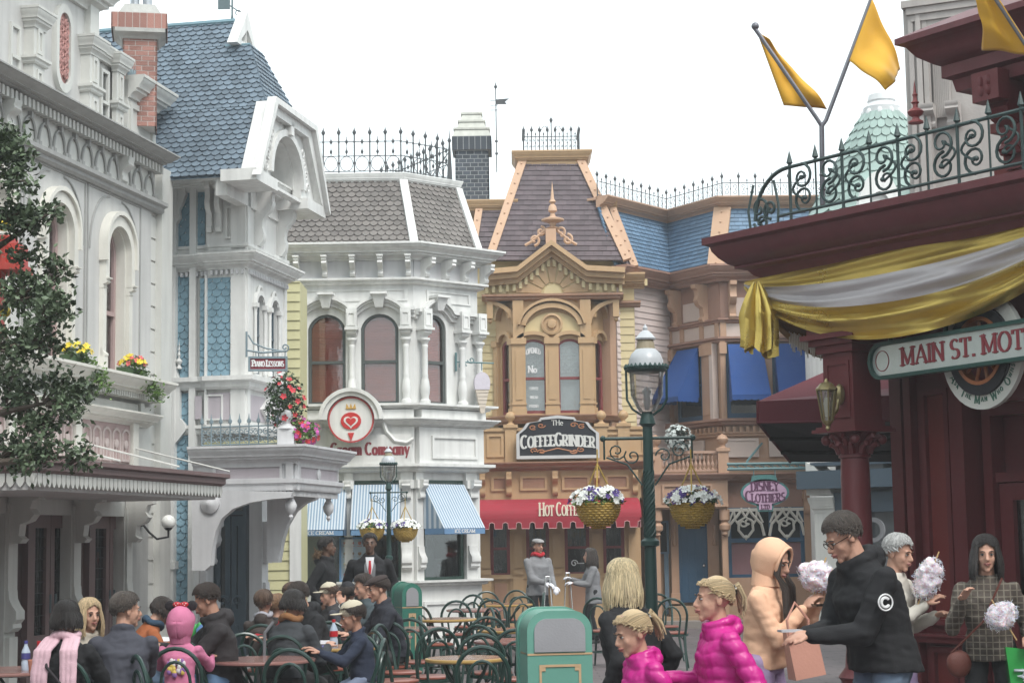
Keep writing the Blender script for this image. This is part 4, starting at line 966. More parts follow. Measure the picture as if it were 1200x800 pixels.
def hood(f,wins,ua,ub,v0,vtop,out,th,name='arch_hood'):
 top=[]
 def hv(u):
  best=0
  for a, b in wins:
   c=(a+b)/2;h=(b-a)/2*1.25;d=abs(u-c)/h
   if d<1:best=max(best,cos(d*pi/2)**.7)
  return v0+(vtop-v0)*best
 n=48;us=[ua+(ub-ua)*i/n for i in range(n+1)]
 for (o1,d0,d1) in ((out,0,th*.35),(out*.72,th*.35,th*.6),(out*.4,th*.6,th)):
  m=MB() if o1==out else m
  m.ring(f,[(u,hv(u)-d0) for u in us][::-1],[(u,hv(u)-d1) for u in us][::-1],0,o1,closed=False)
 for a, b in wins:
  c=(a+b)/2;t=hv(c);m.hexa([f.p(c-.06,t-.2,out),f.p(c+.06,t-.2,out),f.p(c+.06,t-.2,0),f.p(c-.06,t-.2,0)],[f.p(c-.11,t+.02,out+.07),f.p(c+.11,t+.02,out+.07),f.p(c+.11,t+.02,0),f.p(c-.11,t+.02,0)])
  m.box(f,c-.13,c+.13,t+.0,t+.04,0,out+.1)
 return m
m=hood(W1,wa1,a1(340),w1l+.02,z(360),z(346),.16,.16);m.build('arch_hood',WHITE,IC)
m=hood(W2,wa2,.0,w2l+.04,z(362),z(348),.16,.16);m.build('arch_hood',WHITE,IC)
for f, u in ((W1,a1(350)),(W1,a1(413)),(W1,a1(476)),(W2,.14),(W2,a2(537)),(W2,w2l-.05)):
 m=MB();wd=.085
 m.box(f,u-wd,u+wd,z(385),z(362),0,.2);m.box(f,u-wd-.02,u+wd+.02,z(387),z(384),0,.23);m.bracket(f,u,z(387),z(387)-z(398),.2,.15,0,0)
 m.ring(f,arch(u-wd+.02,u+wd-.02,z(382),z(366),0),arch(u-wd+.045,u+wd-.045,z(380),z(368),0),.2,.215)
 m.lathe(f.p(u,z(474),.1),scaled(COL,.078,z(396)-z(474)),14)
 m.build('column',WHITE,IC)
PS=[W1.xy(a1(345)),W1.xy(w1l),W2.xy(w2l),W3.xy(1.0)]
m=MB();m.mould(PS,band(z(480),z(473),.27));m.mould(PS,crown(z(490),z(490)-z(503),.30));m.build('sill_cornice',WHITE,IC)
m=MB();m.box(W1,a1(345),w1l,z(490),z(480),-.1,.18);m.box(W2,0,w2l,z(490),z(480),-.1,.18);m.build('plinth',WHITE,IC)
m=MB();m.box(W1,a1(338),w1l,z(546),z(500),-.1,.12);m.box(W2,0,w2l,z(546),z(500),-.1,.12)
m.ring(W2,arch(a2(500,520,),a2(553,520),z(537),z(510),0),arch(a2(500,520)+.04,a2(553,520)-.05,z(534),z(513),0),.12,.15)
m.build('parapet_band',WHITE,IC)
m=MB();m.mould(PS,band(z(553),z(543),.22));m.build('cornice',WHITE,IC)
m=MB()
for f, x0, x1 in ((W1,340,350),(W1,404,414),(W1,470,484.5),(W2,485.5,494),(W2,544,557)):
 a, b=f.U(x0,620), f.U(x1,620);m.box(f,a,b,z(686),z(550),-.1,.06);m.box(f,a-.02,b+.02,z(572),z(562),-.1,.12)
 m.bracket(f,(a+b)/2,z(562),.3,.16,(b-a)*.7,.06,0);m.bracket(f,(a+b)/2,z(640),.36,.1,(b-a)*.8,.06,2)
m.build('pier',WHITE,IC)
m=MB();m.box(W1,a1(340),w1l,.0,z(686),-.2,.03);m.box(W2,0,w2l,0,z(686),-.2,.03)
m.ring(W2,arch(.12,w2l-.15,.15,.72,0),arch(.17,w2l-.2,.2,.67,0),.03,.06);m.ring(W1,arch(a1(425),a1(480),.15,.72,0),arch(a1(425)+.05,a1(480)-.05,.2,.67,0),.03,.06)
m.box(W1,a1(340),w1l+.03,0,.12,0,.08);m.box(W2,0,w2l,0,.12,0,.08)
m.box(W1,a1(340),w1l,z(566),z(548),-.2,-.005);m.box(W2,0,w2l,z(566),z(548),-.2,-.005)
m.build('stall_riser',WHITE,IC)
m=MB();m.mould([W1.xy(a1(338)),W1.xy(w1l),W2.xy(w2l),W3.xy(.8)],band(z(687),z(680),.17));m.build('counter_ledge',WHITE,IC)
m=MB();m.box(W1,a1(340),w1l-.1,0,z(550),-.9,-.8);m.box(W2,-.1,w2l,0,z(550),-.75,-.7);m.build('dark_backing',DARK,IC)
def shopwin(root,f,u0,u1,v0,v1,mt,n=1):
 m=MB();m.ring(f,arch(u0,u1,v0,v1,0),arch(u0+.06,u1-.06,v0+.06,v1-.05,0),-.08,.0)
 for k in range(1,n):u=u0+(u1-u0)*k/n;m.box(f,u-.02,u+.02,v0,v1,-.07,-.01)
 o=m.build('shop_window',mt,root);g=MB();g.box(f,u0+.05,u1-.05,v0+.05,v1-.04,-.05,-.045);g.build('pane',GLASSD,o);return o
shopwin(IC,W1,a1(350.5),a1(403.5),z(681),z(562),DKGREEN,1)
shopwin(IC,W1,a1(414.5),a1(469.5),z(681),z(562),DKGREEN,1)
so=shopwin(IC,W2,a2(494.5,620),a2(543,620),z(681),z(562),DKGREEN,1)
STEEL=mat('polished_steel',(.6,.6,.6),.25,.1,.1,metal=.9)
q=W2.p(a2(520,650),0,-.35);SM=empty('drinks_machine',(q.x,q.y,z(681)),'steel serving machine standing inside the corner window of the ice cream parlour','machine')
m=MB();f=W2;u=a2(520,650);zz=z(680)
m.box(f,u-.16,u+.0,zz,zz+.5,-.45,-.25);m.box(f,u+.03,u+.2,zz,zz+.32,-.4,-.2);m.lathe(f.p(u-.05,zz+.5,-.32),[(.08,0),(.1,.05),(.09,.16),(.03,.2)],12);m.tube([f.p(u-.02,zz+.3,-.22),f.p(u+.04,zz+.22,-.15),f.p(u+.04,zz+.15,-.15)],.015,6);m.build('body',STEEL,SM)
m=MB();m.box(f,u+.05,u+.18,zz+.04,zz+.16,-.199,-.19);m.build('label_plate',WHITE,SM);m=MB();m.box(f,u+.06,u+.12,zz+.2,zz+.27,-.199,-.19);m.build('badge',MAROON,SM)
MBd=empty('menu_board',W1.p(a1(417,655),z(682),.02),'pale blue framed menu board with small pictures beside the serving window','menu board')
u0, u1, v0, v1=a1(398,650), a1(437,650), z(680), z(628)
m=MB();m.ring(W1,arch(u0,u1,v0,v1,0),arch(u0+.03,u1-.03,v0+.03,v1-.03,0),.0,.06);m.build('frame',mat('light_blue_paint',(.14,.28,.48),.5),MBd)
m=MB();m.box(W1,u0+.02,u1-.02,v0+.02,v1-.02,.01,.03);m.build('panel',mat('pale_blue_print',(.42,.52,.60),.4,.1,0,9),MBd)
cols=[mat('menu_red',(.5,.2,.15)),mat('menu_cream',(.7,.65,.5)),mat('menu_brown',(.3,.2,.13))]
for ci in range(3):
 m=MB()
 for i in range(4):
  for j in range(4):
   if (i*3+j)%3==ci:
    cu, cv=u0+.09+i*(u1-u0-.18)/3, v0+.1+j*(v1-v0-.2)/3;m.lathe(W1.p(cu,cv-.02,.034),[(.015,0),(.03,.03),(.02,.05)],8)
    m.box(W1,cu-.035,cu+.035,cv-.045,cv-.037,.03,.034)
 m.build('menu_pictures',cols[ci],MBd)
ins=.55;zt_, zb_=z(204), z(285)
def corner_in(k,d):
 pass
def inset(path,d):
 out=[];P=[Vector(p) for p in path]
 for i in range(len(P)):
  if i==0:t=(P[1]-P[0]).normalized();nn=Vector((t.y,-t.x));sc=1
  elif i==len(P)-1:t=(P[-1]-P[-2]).normalized();nn=Vector((t.y,-t.x));sc=1
  else:
   t0=(P[i]-P[i-1]).normalized();t1=(P[i+1]-P[i]).normalized();n0=Vector((t0.y,-t0.x));n1=Vector((t1.y,-t1.x));nn=(n0+n1).normalized();sc=1/nn.dot(n0)
  out.append((P[i].x-nn.x*sc*d,P[i].y-nn.y*sc*d))
 return out
def mansard(root,path,d0,d1,zb,zt,mt,sw,sh,style,trim,tw=.09,ridges=True,t=.02):
 A=inset(path,d0);B=inset(path,d1);m=MB();m2=MB()
 for i in range(len(path)-1):
  a0, a1_, b0, b1=[Vector((*p,zz)) for p,zz in ((A[i],zb),(A[i+1],zb),(B[i],zt),(B[i+1],zt))]
  eu=(a1_-a0).normalized();tmp=b0-a0;ev=(tmp-eu*tmp.dot(eu)).normalized()
  def lc(p):return ((p-a0).dot(eu),(p-a0).dot(ev))
  m.shingles(a0,eu,ev,[lc(a0),lc(a1_),lc(b1),lc(b0)],sw,sh,style,t)
  k=-eu.cross(ev)*.02;m2.add([a0+k,a1_+k,b1+k,b0+k],[(0,1,2,3)])
 o=m.build('mansard_roof',mt,root,smooth=0);m2.build('roof_deck',mt,o,smooth=0,recalc=False)
 if ridges:
  m=MB()
  for i in range(len(path)):
   a, b=Vector((*A[i],zb)), Vector((*B[i],zt))
   dd=Vector((b.x-a.x,b.y-a.y,0));
   t0=Vector((*A[min(i+1,len(A)-1)],0))-Vector((*A[max(i-1,0)],0));sd=Vector((t0.x,t0.y,0)).normalized();ax=(b-a).normalized();nn=sd.cross(ax).normalized()
   q=[a+sd*x+nn*y for x,y in ((-tw/2,-.03),(tw/2,-.03),(tw/2,.05),(-tw/2,.05))];r=[p+(b-a) for p in q];m.hexa(q,r)
  m.build('ridge_board',trim,o)
 return o, B
MP=[W1.xy(a1(300)),W1.xy(w1l),W2.xy(w2l)]
mo, TB=mansard(IC,MP,-.05,ins*.85,z(287),z(205),SLATEG,.125,.095,'scale',WHITE,.13)
_e=W3.xy(3.0);_s=MB();_s.add([Vector((*inset(MP,-.05)[2],z(287))),Vector((_e[0],_e[1],z(287))),Vector((_e[0]-.4,_e[1],z(205))),Vector((*TB[2],z(205)))],[(0,1,2,3)]);_s.build('roof_side',SLATEG,mo,smooth=0,recalc=False);TB=list(TB)+[(_e[0]-.4,_e[1])]
m=MB();m.mould(TB,crown(z(197)+.02,.16,.08));m.mould(TB,[(-.9,z(197)),(0,z(197)),(0,z(200)),(-.9,z(200))]);m.build('roof_cornice',WHITE,IC)
def cresting(name,label,path,h,n_per,mt,root_label='cresting',grp=None,style=0):
 q=path[0];R=empty(name,(q[0],q[1],h[0]),label,root_label,grp)
 rails=MB();posts=MB();orn=MB();h0, h1=h;H=h1-h0
 for i in range(len(path)-1):
  f=Fr(path[i],(path[i+1][0]-path[i][0],path[i+1][1]-path[i][1]));LL=hypot(path[i+1][0]-path[i][0],path[i+1][1]-path[i][1]);n=max(1,round(LL/n_per));s=LL/n
  if style==0:
   for r in (.10,.42,.72):rails.tube([f.p(0,h0+H*r,0),f.p(LL,h0+H*r,0)],.008,5)
  else:
   for r in (.06,.66):rails.tube([f.p(0,h0+H*r,0),f.p(LL,h0+H*r,0)],.010,5)
  for k in range(n+1):
   u=s*k
   if k<n or i==len(path)-2:
    posts.tube([f.p(u,h0,0),f.p(u,h0+H*.9,0)],.013,5);posts.lathe(f.p(u,h0+H*.86,0),[(.012,0),(.03,.03),(.034,.05),(.012,.09),(.002,.14)],6)
    if style==0:posts.lathe(f.p(u,h0+H*.25,0),[(.012,0),(.022,.02),(.012,.04)],6);posts.lathe(f.p(u,h0+H*.72,0),[(.012,-.02),(.022,0),(.012,.02)],6)
   if k<n:
    c=u+s/2
    if style==0:
     r=s*.42;orn.tube([f.p(c+r*cos(q*pi/8),h0+H*.26+H*.155*sin(q*pi/8),0) for q in range(17)],.006,4)
     for vv in (.42,.63):
      orn.tube([f.p(c,h0+H*vv,0),f.p(c,h0+H*vv+.12*1.3,0)],.006,4);orn.lathe(f.p(c,h0+H*vv+.03,0),[(.006,0),(.022,.03),(.024,.05),(.008,.08),(.001,.14)],6)
    else:
     rails.tube([f.p(c,h0,0),f.p(c,h0+H*.74,0)],.007,4);orn.lathe(f.p(c,h0+H*.72,0),[(.008,0),(.018,.02),(.002,.07)],5)
     for cc in (c-s*.25,c+s*.25):
      for sg in (-1,1):
       orn.tube([f.p(cc+a,h0+H*.38+b,0) for a,b in spiral((0,sg*H*.13),s*.17,-sg*pi/2,sg*1.1,10)],.006,4)
     orn.ball(f.p(c,h0+H*.4,0),.018,n=6,m=4)
 rails.build('rails',mt,R);posts.build('posts',mt,R);orn.build('ornament',mt,R)
 return R
DIRON=mat('dark_wrought_iron',(.06,.065,.07),.5,.15,.2,60)
TBi=inset(TB,.1)
cresting('roof_cresting','tall dark iron cresting with ring ornaments on top of the white ice cream parlour',TBi,(z(197),z(140)),.243,DIRON)
m=MB();p=Vector((*TBi[2],z(197)));m.tube([p+Vector((-.35,-.2,0)),p+Vector((0,0,.55))],.01,5);m.lathe(p,[(.05,0),(.03,.4),(.01,.8),(.002,.95)],6);st=m.build('cresting_end_spike',DIRON);tag(st,'dark pointed iron spike closing the cresting beside the dark brick chimney','spike')
def awning(name,label,f,u0,u1,zt,zb,out,mats,valance=.09,stripes=None,cat='awning',group=None,side=True,w0=.07,scallop=None,sag=.0,spread=0.0):
 q=f.p((u0+u1)/2,zb,w0+out*.5);A=empty(name,q,label,cat,group)
 n=stripes or 1;m=MB()
 for k in range(n):
  m.mi=k%2 if stripes else 0;nn=3
  for j in range(nn):
   t0, t1=j/nn,(j+1)/nn
   def Pt(s_,t):
    u=u0-spread*t+(u1-u0+2*spread*t)*s_;return f.p(u,zt+(zb-zt)*t-sag*sin(pi*t),w0+out*t)
   m.hexa([Pt(k/n,t0)-Vector((0,0,.01)),Pt((k+1)/n,t0)-Vector((0,0,.01)),Pt((k+1)/n,t1)-Vector((0,0,.01)),Pt(k/n,t1)-Vector((0,0,.01))],[Pt(k/n,t0),Pt((k+1)/n,t0),Pt((k+1)/n,t1),Pt(k/n,t1)])
 if side:
  for sgn, uu, ue in ((0,u0,u0-spread),(1,u1,u1+spread)):
   ns=8 if stripes else 1
   for k in range(ns):
    m.mi=k%2 if stripes else 0
    w_0, w_1=out*k/ns, out*(k+1)/ns
    zz0=zt+(zb-zt)*k/ns-.004;zz1=zt+(zb-zt)*(k+1)/ns-.004
    ua, ub=uu+(ue-uu)*k/ns, uu+(ue-uu)*(k+1)/ns
    m.add([f.p(ua,zb,w0+w_0),f.p(ub,zb,w0+w_1),f.p(ub,zz1,w0+w_1),f.p(ua,zz0,w0+w_0)],[(0,1,2,3)])
 m.build('canopy',mats,A,smooth=0)
 m=MB();fo=f.off(w0+out)
 path=[f.xy(u0-spread*.1,w0+.03),f.xy(u0-spread,w0+out),f.xy(u1+spread,w0+out),f.xy(u1+spread*.1,w0+.03)]
 for i in range(3):
  g=Fr(path[i],(path[i+1][0]-path[i][0],path[i+1][1]-path[i][1]));LL=hypot(path[i+1][0]-path[i][0],path[i+1][1]-path[i][1])
  if not scallop:m.box(g,0,LL,zb-valance,zb+.003,-.012,0)
  else:
   k=max(1,round(LL/scallop));s=LL/k
   for j in range(k):
    a, b=j*s,(j+1)*s;m.prism(g,[(a,zb+.003),(a,zb-valance*.75),(a+s*.15,zb-valance*.95),((a+b)/2,zb-valance),(b-s*.15,zb-valance*.95),(b,zb-valance*.75),(b,zb+.003)],-.012,0)
 m.build('valance',mats[-1] if isinstance(mats,list) else mats,A)
 A['_']=0;del A['_']
 return A, fo
WLET=mat('white_lettering',(.7,.7,.7),.6,.05,.1)
for f, x0, x1, lab, tx in ((W1,352,407,'blue and white striped awning nearest the yellow clapboard wall','ICE CREAM'),(W1,414,470,'blue and white striped awning behind the lamp post','ICE CREAM'),(W2,493,541,'blue and white striped awning on the angled corner of the ice cream parlour','ICE CREAM')):
 u0, u1=f.U(x0,600), f.U(x1,600);zb_a=W1.V(420,620,.55)-(.0 if f is W1 else .0)
 A, fo=awning('striped_awning',lab,f,u0,u1,z(567),zb_a,.50,[STRIPE,STRIPEB,VALB],.09,33,group='striped awnings of the ice cream parlour')
 for ch in A.children:
  if ch.name.startswith('valance'):
   ch.data.materials.clear();ch.data.materials.append(VALB)
   m=MB();lettering(m,fo,tx,(u0+u1)/2,zb_a-.072,.052,.0,.2,.1,True,1.25,.1);m.build('lettering',WLET,ch)
SG=empty('shop_sign',W1.p(a1(412),z(500),.2),'white shop sign with red ring emblem and maroon name on the white parlour parapet','sign')
cu, cv=W1.uv(412,492,.3);R_=a1(439.5,492)-a1(412,492)
m=MB()
m.prism(W1,circle((cu,cv),R_*.97,32),.14,.40)
oo=[(cu+R_*1.28*cos(q*pi/16),cv+R_*1.25*sin(q*pi/16)) for q in range(17)];ii=[(cu+R_*1.0*cos(q*pi/16),cv+R_*1.0*sin(q*pi/16)) for q in range(17)]
m.ring(W1,oo,ii,0.1,.46,closed=False);m.ring(W1,[(cu+R_*1.36*cos(q*pi/16),cv+R_*1.33*sin(q*pi/16)) for q in range(17)],[(cu+R_*1.2*cos(q*pi/16),cv+R_*1.17*sin(q*pi/16)) for q in range(17)],0.1,.50,closed=False)
m.box(W1,a1(386),a1(482),z(543),z(509),.1,.20)
for s in (-1,1):
 pts=[(cu+s*R_*1.3,cv),(cu+s*R_*1.45,cv-.18),(cu+s*R_*1.8,cv-.33),(cu+s*R_*2.3,cv-.36),(cu+s*R_*2.6,cv-.3)]
 m.tube([W1.p(a,b,.2) for a,b in pts],.035,6)
m.build('board',WHITE,SG)
m=MB();m.ring(W1,circle((cu,cv),R_*.97,40),circle((cu,cv),R_*.90,40),.39,.415);o=m.build('red_ring',mat('brick_red_paint',(.42,.05,.05),.5),SG)
RED=mat('emblem_red',(.50,.03,.03),.5)
m=MB();hc=(cu,cv-.02)
hp=[]
for q in range(33):
 t=2*pi*q/33;hp.append((hc[0]+R_*.034*16*sin(t)**3*.9,hc[1]-.02+R_*.034*(13*cos(t)-5*cos(2*t)-2*cos(3*t)-cos(4*t))*.85))
sc_=lambda k:[(hc[0]+(a-hc[0])*k,hc[1]+(b-hc[1])*k) for a,b in hp][::-1]
m.prism(W1,circle(hc,R_*.43,28,R_*.36),.40,.42);mw=MB();mw.prism(W1,sc_(.62),.41,.425);mw.build('heart_line',WHITE,SG);m.prism(W1,sc_(.44),.42,.43)
m.prism(W1,[(hc[0]-.05,hc[1]-R_*.5),(hc[0],hc[1]-R_*.85),(hc[0]+.05,hc[1]-R_*.5)],.40,.42);m.build('heart_emblem',RED,SG)
m=MB()
for k in (-1,0,1):m.prism(W1,[(cu+k*.05-.03,cv+R_*.45),(cu+k*.05+.03,cv+R_*.45),(cu+k*.065,cv+R_*.68)],.40,.417)
m.build('crown_emblem',mat('ochre_paint',(.55,.33,.08)),SG)
m=MB();uu0=a1(389,525);h=.235
tot=lettering(m,W1,'Cream Company',uu0,z(532),h,.2,.16,.07,False,.96,.09,'l');fw_=a1(481,525)-uu0
m2=MB();lettering(m2,W1,'Cream Company',uu0,z(532.5),h*.8,.2,.22,.07,False,fw_/tot*1.2,.09,'l');lettering(m2,W1,'Ice',uu0-.42,z(532.5),h*.8,.2,.17,.07,False,fw_/tot*1.2,.09,'l')
m2.box(W1,uu0-.45,uu0,z(543),z(509),.1,.199);m2.v=m2.v[:-8];m2.f=m2.f[:-6];m2.m=m2.m[:-6]
m2.build('lettering',MAROON,SG)
q=W2.p(w2l,z(420),.1);CSg=empty('cone_sign',q,'hanging ice cream cone shaped sign on a teal iron bracket','sign')
TEAL=mat('teal_iron',(.10,.19,.20),.5,.1,.2,60)
cx=at(565,430,28.6);f=Fr((cx.x-.42,cx.y-.08),(1,.2));ul=.42
m=MB();zt0=at(565,424,28.6).z
m.tube([f.p(0,zt0+.15,0),f.p(0,zt0-.15,0)],.02,6);m.tube([f.p(0,zt0,0),f.p(ul+.2,zt0-.02,0)],.014,6);m.tube([f.p(a,zt0+b,0) for a,b in spiral((.1,-.07),.07,0,1.2)],.01,5);m.tube([f.p(a,zt0+b,0) for a,b in spiral((.25,.03),.06,pi,1.2)],.01,5);m.tube([f.p(ul,zt0,0),f.p(ul,zt0-.14,0)],.008,5);m.build('bracket',TEAL,CSg)
zz=at(565,460,28.6).z;z3=at(565,484,28.6).z;z4=at(565,436,28.6).z
m=MB();m.prism(f,[(ul-.11,zz+.06),(ul-.03,z3),(ul+.03,z3),(ul+.11,zz+.06)],-.04,.04)
for k in range(5):m.box(f,ul-.1+.013*k,ul+.1-.013*k,zz-.0-.06*k,zz-.0-.06*k+.012,.04,.047)
m.build('cone',mat('beige_waffle',(.60,.53,.45),.7,.1,.3),CSg)
m=MB();m.prism(f,[(ul-.12,zz+.05),(ul+.12,zz+.05)]+[(ul+.13*cos(q_*pi/10),zz+.16+(z4-zz-.16)*sin(q_*pi/10)) for q_ in range(11)],-.05,.05);m.build('scoop',mat('pale_lilac_scoop',(.60,.56,.62),.7,.1,.4,20),CSg)
# ================================================================ dark brick chimney tower and weathervane behind
DBRICK=mat('dark_slate_brick',(.055,.065,.08),.8,.15,.4,90,island=.3)
PMORT=mat('pale_mortar',(.30,.31,.31),.9,.1,.3,80)
f=Fr.two((533,200,36.0),(580,200,36.0));T=empty('chimney_tower',f.p(.4,0,-.3),'tall dark brick chimney with pale mortar and stepped stone cap behind the roofs','chimney')
m=MB();mm=MB();zz=lambda y:f.V(556,y)
bricks(m,mm,f,f.U(537),f.U(577),zz(300),zz(176),.7,.16,.085,.014)
bricks(m,mm,f.off(.06),f.U(533.5),f.U(580.5),zz(176),zz(160),.8,.12,.29,.014)
m.build('brickwork',DBRICK,T);mm.build('mortar',PMORT,T)
m=MB();s0, s1=f.U(534), f.U(580)
path=[f.xy(s0,-.75),f.xy(s0,.06),f.xy(s1,.06),f.xy(s1,-.75)]
for i,(ya,yb,d) in enumerate(((160,150,0),(150,140,.10),(140,130,.17))):
 a, b=s0+d*.9, s1-d*.9
 m.hexa([f.p(a,zz(ya),.06-d),f.p(b,zz(ya),.06-d),f.p(b,zz(ya),-.75+d),f.p(a,zz(ya),-.75+d)],[f.p(a+.07,zz(yb),-.01-d),f.p(b-.07,zz(yb),-.01-d),f.p(b-.07,zz(yb),-.68+d),f.p(a+.07,zz(yb),-.68+d)])
 m.box(f,a+.02,b-.02,zz(yb)-.03,zz(yb)+.01,-.7+d,.03-d)
m.build('cap',mat('pale_limestone',(.52,.52,.47),.85,.12,.4,30,streak=.15),T)
q=at(582,185,35.5);WV=empty('weathervane',q,'thin weathervane with dark swallow-tail pennant beside the dark brick chimney','weathervane')
k=35.5/F_PX;fx=Fr((q.x,q.y),(1,0))
m=MB();m.tube([q+Vector((0,0,-.3)),q+Vector((0,0,88*k))],.012,5);m.lathe(q+Vector((0,0,84*k)),[(.01,0),(.04,.04),(.01,.1),(.001,.16)],6)
for hh in (70,64,58):m.tube([q+Vector((-.12,0,hh*k)),q+Vector((.04,0,hh*k))],.008,4)
for hh in (20,5):m.tube([q+Vector((-.03,0,hh*k)),q+Vector((.03,0,hh*k))],.025,5)
m.build('pole',DIRON,WV)
m=MB();m.prism(fx,[(0,q.z+65*k),(13*k,q.z+65*k),(11*k,q.z+68*k),(16*k,q.z+72*k),(0,q.z+71*k)],-.008,.008);m.build('pennant',DIRON,WV)
# ================================================================ OCHRE COFFEE HOUSE
OCH=mat('ochre_paint_wall',(.57,.455,.25),.6,.05,.15,30,streak=.06)
OCHS=mat('ochre_siding',(.57,.47,.27),.6,.05,.15,30,island=.04)
CARA=mat('caramel_trim_paint',(.455,.30,.165),.55,.07,.15,30,streak=.08)
CARAD=mat('terracotta_trim_paint',(.33,.185,.12),.55,.08,.15,30,streak=.08)
PLUMS=mat('plum_slate',(.10,.076,.084),.65,.15,.3,60,island=.2)
REDW=mat('dark_red_sash',(.20,.045,.045),.5,.1,.15,30)
CYM=34.0
M1=Fr.two((587,430,CYM),(710,430,CYM));M0=M1.off(-.55)
CB=empty('coffee_house',(M1.o.x+1,M1.o.y,0),'ochre coffee house with tall plum slate roof and sunburst gable','building')
c1=lambda x, y=430:M1.U(x,y)
c0=lambda x, y=430:M0.U(x,y)
zc=lambda y, x=648:M1.V(x,y)
bl_, br_=M1.xy(c1(605)), M1.xy(c1(690))
PB=[M0.xy(c0(581)),bl_,br_,M0.xy(c0(714))]
ch_l=Fr(PB[0],(bl_[0]-PB[0][0],bl_[1]-PB[0][1]));ch_r=Fr(br_,(PB[3][0]-br_[0],PB[3][1]-br_[1]));cll=hypot(bl_[0]-PB[0][0],bl_[1]-PB[0][1])
uL, uR=c1(605), c1(690)
for a, b, c, d in ((550,583,zc(548),zc(325)),(711,744,zc(548),zc(325)),(550,560,.02,zc(548))):m=MB();m.siding(M0,c0(a),c0(b),c,d,.155);m.build('siding',OCHS,CB,smooth=0)
m=MB();m.box(M0,c0(540),c0(745),0,zc(300),-3,-.6);m.box(M0,c0(540),c0(583),0,zc(300),-.6,-.02);m.box(M0,c0(711),c0(745),0,zc(300),-.6,-.02)
m.box(M0,c0(583),c0(711),zc(346),zc(300),-.6,-.02)
m.build('wall',OCH,CB)
m=MB()
wins=[(c1(609.5),c1(641)),(c1(653),c1(682.5))];vb, vs=zc(484), zc(404);ri=zc(397)-zc(404)
def hole(a,b):return arch(a,b,vb,vs,ri)[::-1]
m.prism(M1,[(uL,zc(488)),(uR,zc(488)),(uR,zc(346)),(uL,zc(346))],-.15,0,[hole(a,b) for a,b in wins])
for ch in (ch_l,ch_r):m.prism(ch,[(0,zc(488)),(cll,zc(488)),(cll,zc(346)),(0,zc(346))],-.15,0,[hole(cll*.3,cll*.78)])
m.build('bay_wall',CARA,CB)
m=MB()
def seg(f,a,b,y0,y1,w):
 m.prism(f,arch(a,b,zc(y0),zc(y0)+.001,zc(y1)-zc(y0)),0,w)
m.prism(M1,arch(c1(615),c1(683),zc(392),zc(384),zc(366)-zc(384)),0,.025)
m.build('tympanum',OCH,CB)
for f, l in ((M1,wins),(ch_l,[(cll*.3,cll*.78)]),(ch_r,[(cll*.22,cll*.7)])):
 for i,(a,b) in enumerate(l):
  o=window(CB,f,a,b,vb,vs,ri,REDW,LACE,w=-.03,fw=.055,rail=.47,backname='lace_curtain')
  g=MB();vv=vb+(vs+ri-vb)*.52
  for k in range(5):
   for j in range(3):
    uu=a+.12+(b-a-.24)*j/2;g.tube([f.p(uu+.07*cos(t*pi/4)*.8,vv+.08+k*.13+.045*sin(t*pi/4),-.145) for t in range(9)],.009,4)
  g.build('lace_pattern',mat('white_lace',(.66,.69,.68),.8),o)
  if f is M1 and i==0:
   g=MB();cc=(a+b)/2
   lettering(g,f,'OPENED',cc,vb+(vs-vb)*.86,.10,-.05,.22,.12,False,.62,.05,warp=lambda x,y:(x,y-(x-cc)**2*2.2+.04));lettering(g,f,'No',cc-.02,vb+(vs-vb)*.6,.13,-.05,.2,.1,False,.9)
   for k, tt in enumerate(('COFFEE','BREAD','PASTRY')):lettering(g,f,tt,cc,vb+.12+.17*(2-k),.05,-.05,.2,.1,False,.8)
   g.build('window_lettering',WLET,o)
m=MB()
def arcband(f,cu_,cv_,rx,ry,a0,a1,th,w0,w1,n=20):
 o_=[(cu_+(rx)*cos(radians(a0+(a1-a0)*i/n)),cv_+(ry)*sin(radians(a0+(a1-a0)*i/n))) for i in range(n+1)]
 i_=[(cu_+(rx-th)*cos(radians(a0+(a1-a0)*i/n)),cv_+(ry-th)*sin(radians(a0+(a1-a0)*i/n))) for i in range(n+1)]
 m.ring(f,o_,i_,w0,w1,closed=False)
for a, b in wins:
 c=(a+b)/2;arcband(M1,c,zc(400),(b-a)/2+.09,zc(391)-zc(400)+.05,0,180,.07,0,.09)
cm=(uL+uR)/2
arcband(M1,cm,zc(385),(uR-uL)/2-.10,zc(357)-zc(385)+.02,8,172,.09,0,.13);arcband(M1,cm,zc(385),(uR-uL)/2-.03,zc(353)-zc(385)+.04,8,172,.05,0,.17)
for ch, s0 in ((ch_l,.3),(ch_r,.22)):
 c=cll*(s0+.24);arcband(ch,c,zc(398),cll*.32,.2,0,180,.06,0,.09);arcband(ch,c,zc(372),cll*.36,.3,0,180,.06,0,.12)
m.build('arch_hood',CARA,CB)
m=MB();m.lathe(M1.p(cm,zc(380),.02),[(.21,0),(.21,.06),(.17,.07),(.16,.03),(.10,.03),(.08,.08),(.02,.09)],18,axis=Vector((0,-1,0)));m.build('medallion',CARA,CB)
for f, us in ((M1,(uL+.05,c1(647),uR-.05)),(ch_l,(.08,cll*.9)),(ch_r,(.06,cll*.88))):
 for i, u in enumerate(us):
  m=MB();wd=.13 if f is M1 else .07
  m.box(f,u-wd,u+wd,zc(486),zc(400),0,.07);m.box(f,u-wd*1.15,u+wd*1.15,zc(403),zc(396),0,.11);m.box(f,u-wd*1.1,u+wd*1.1,zc(486),zc(478),0,.10);m.box(f,u-wd*1.1,u+wd*1.1,zc(474),zc(472),0,.09)
  m.box(f,u-wd*.5,u+wd*.5,zc(468),zc(410),.07,.085)
  if f is M1 and i!=1:m.box(f,u-wd*.8,u+wd*.8,zc(396),zc(352),0,.09)
  m.build('bay_post',CARA,CB)
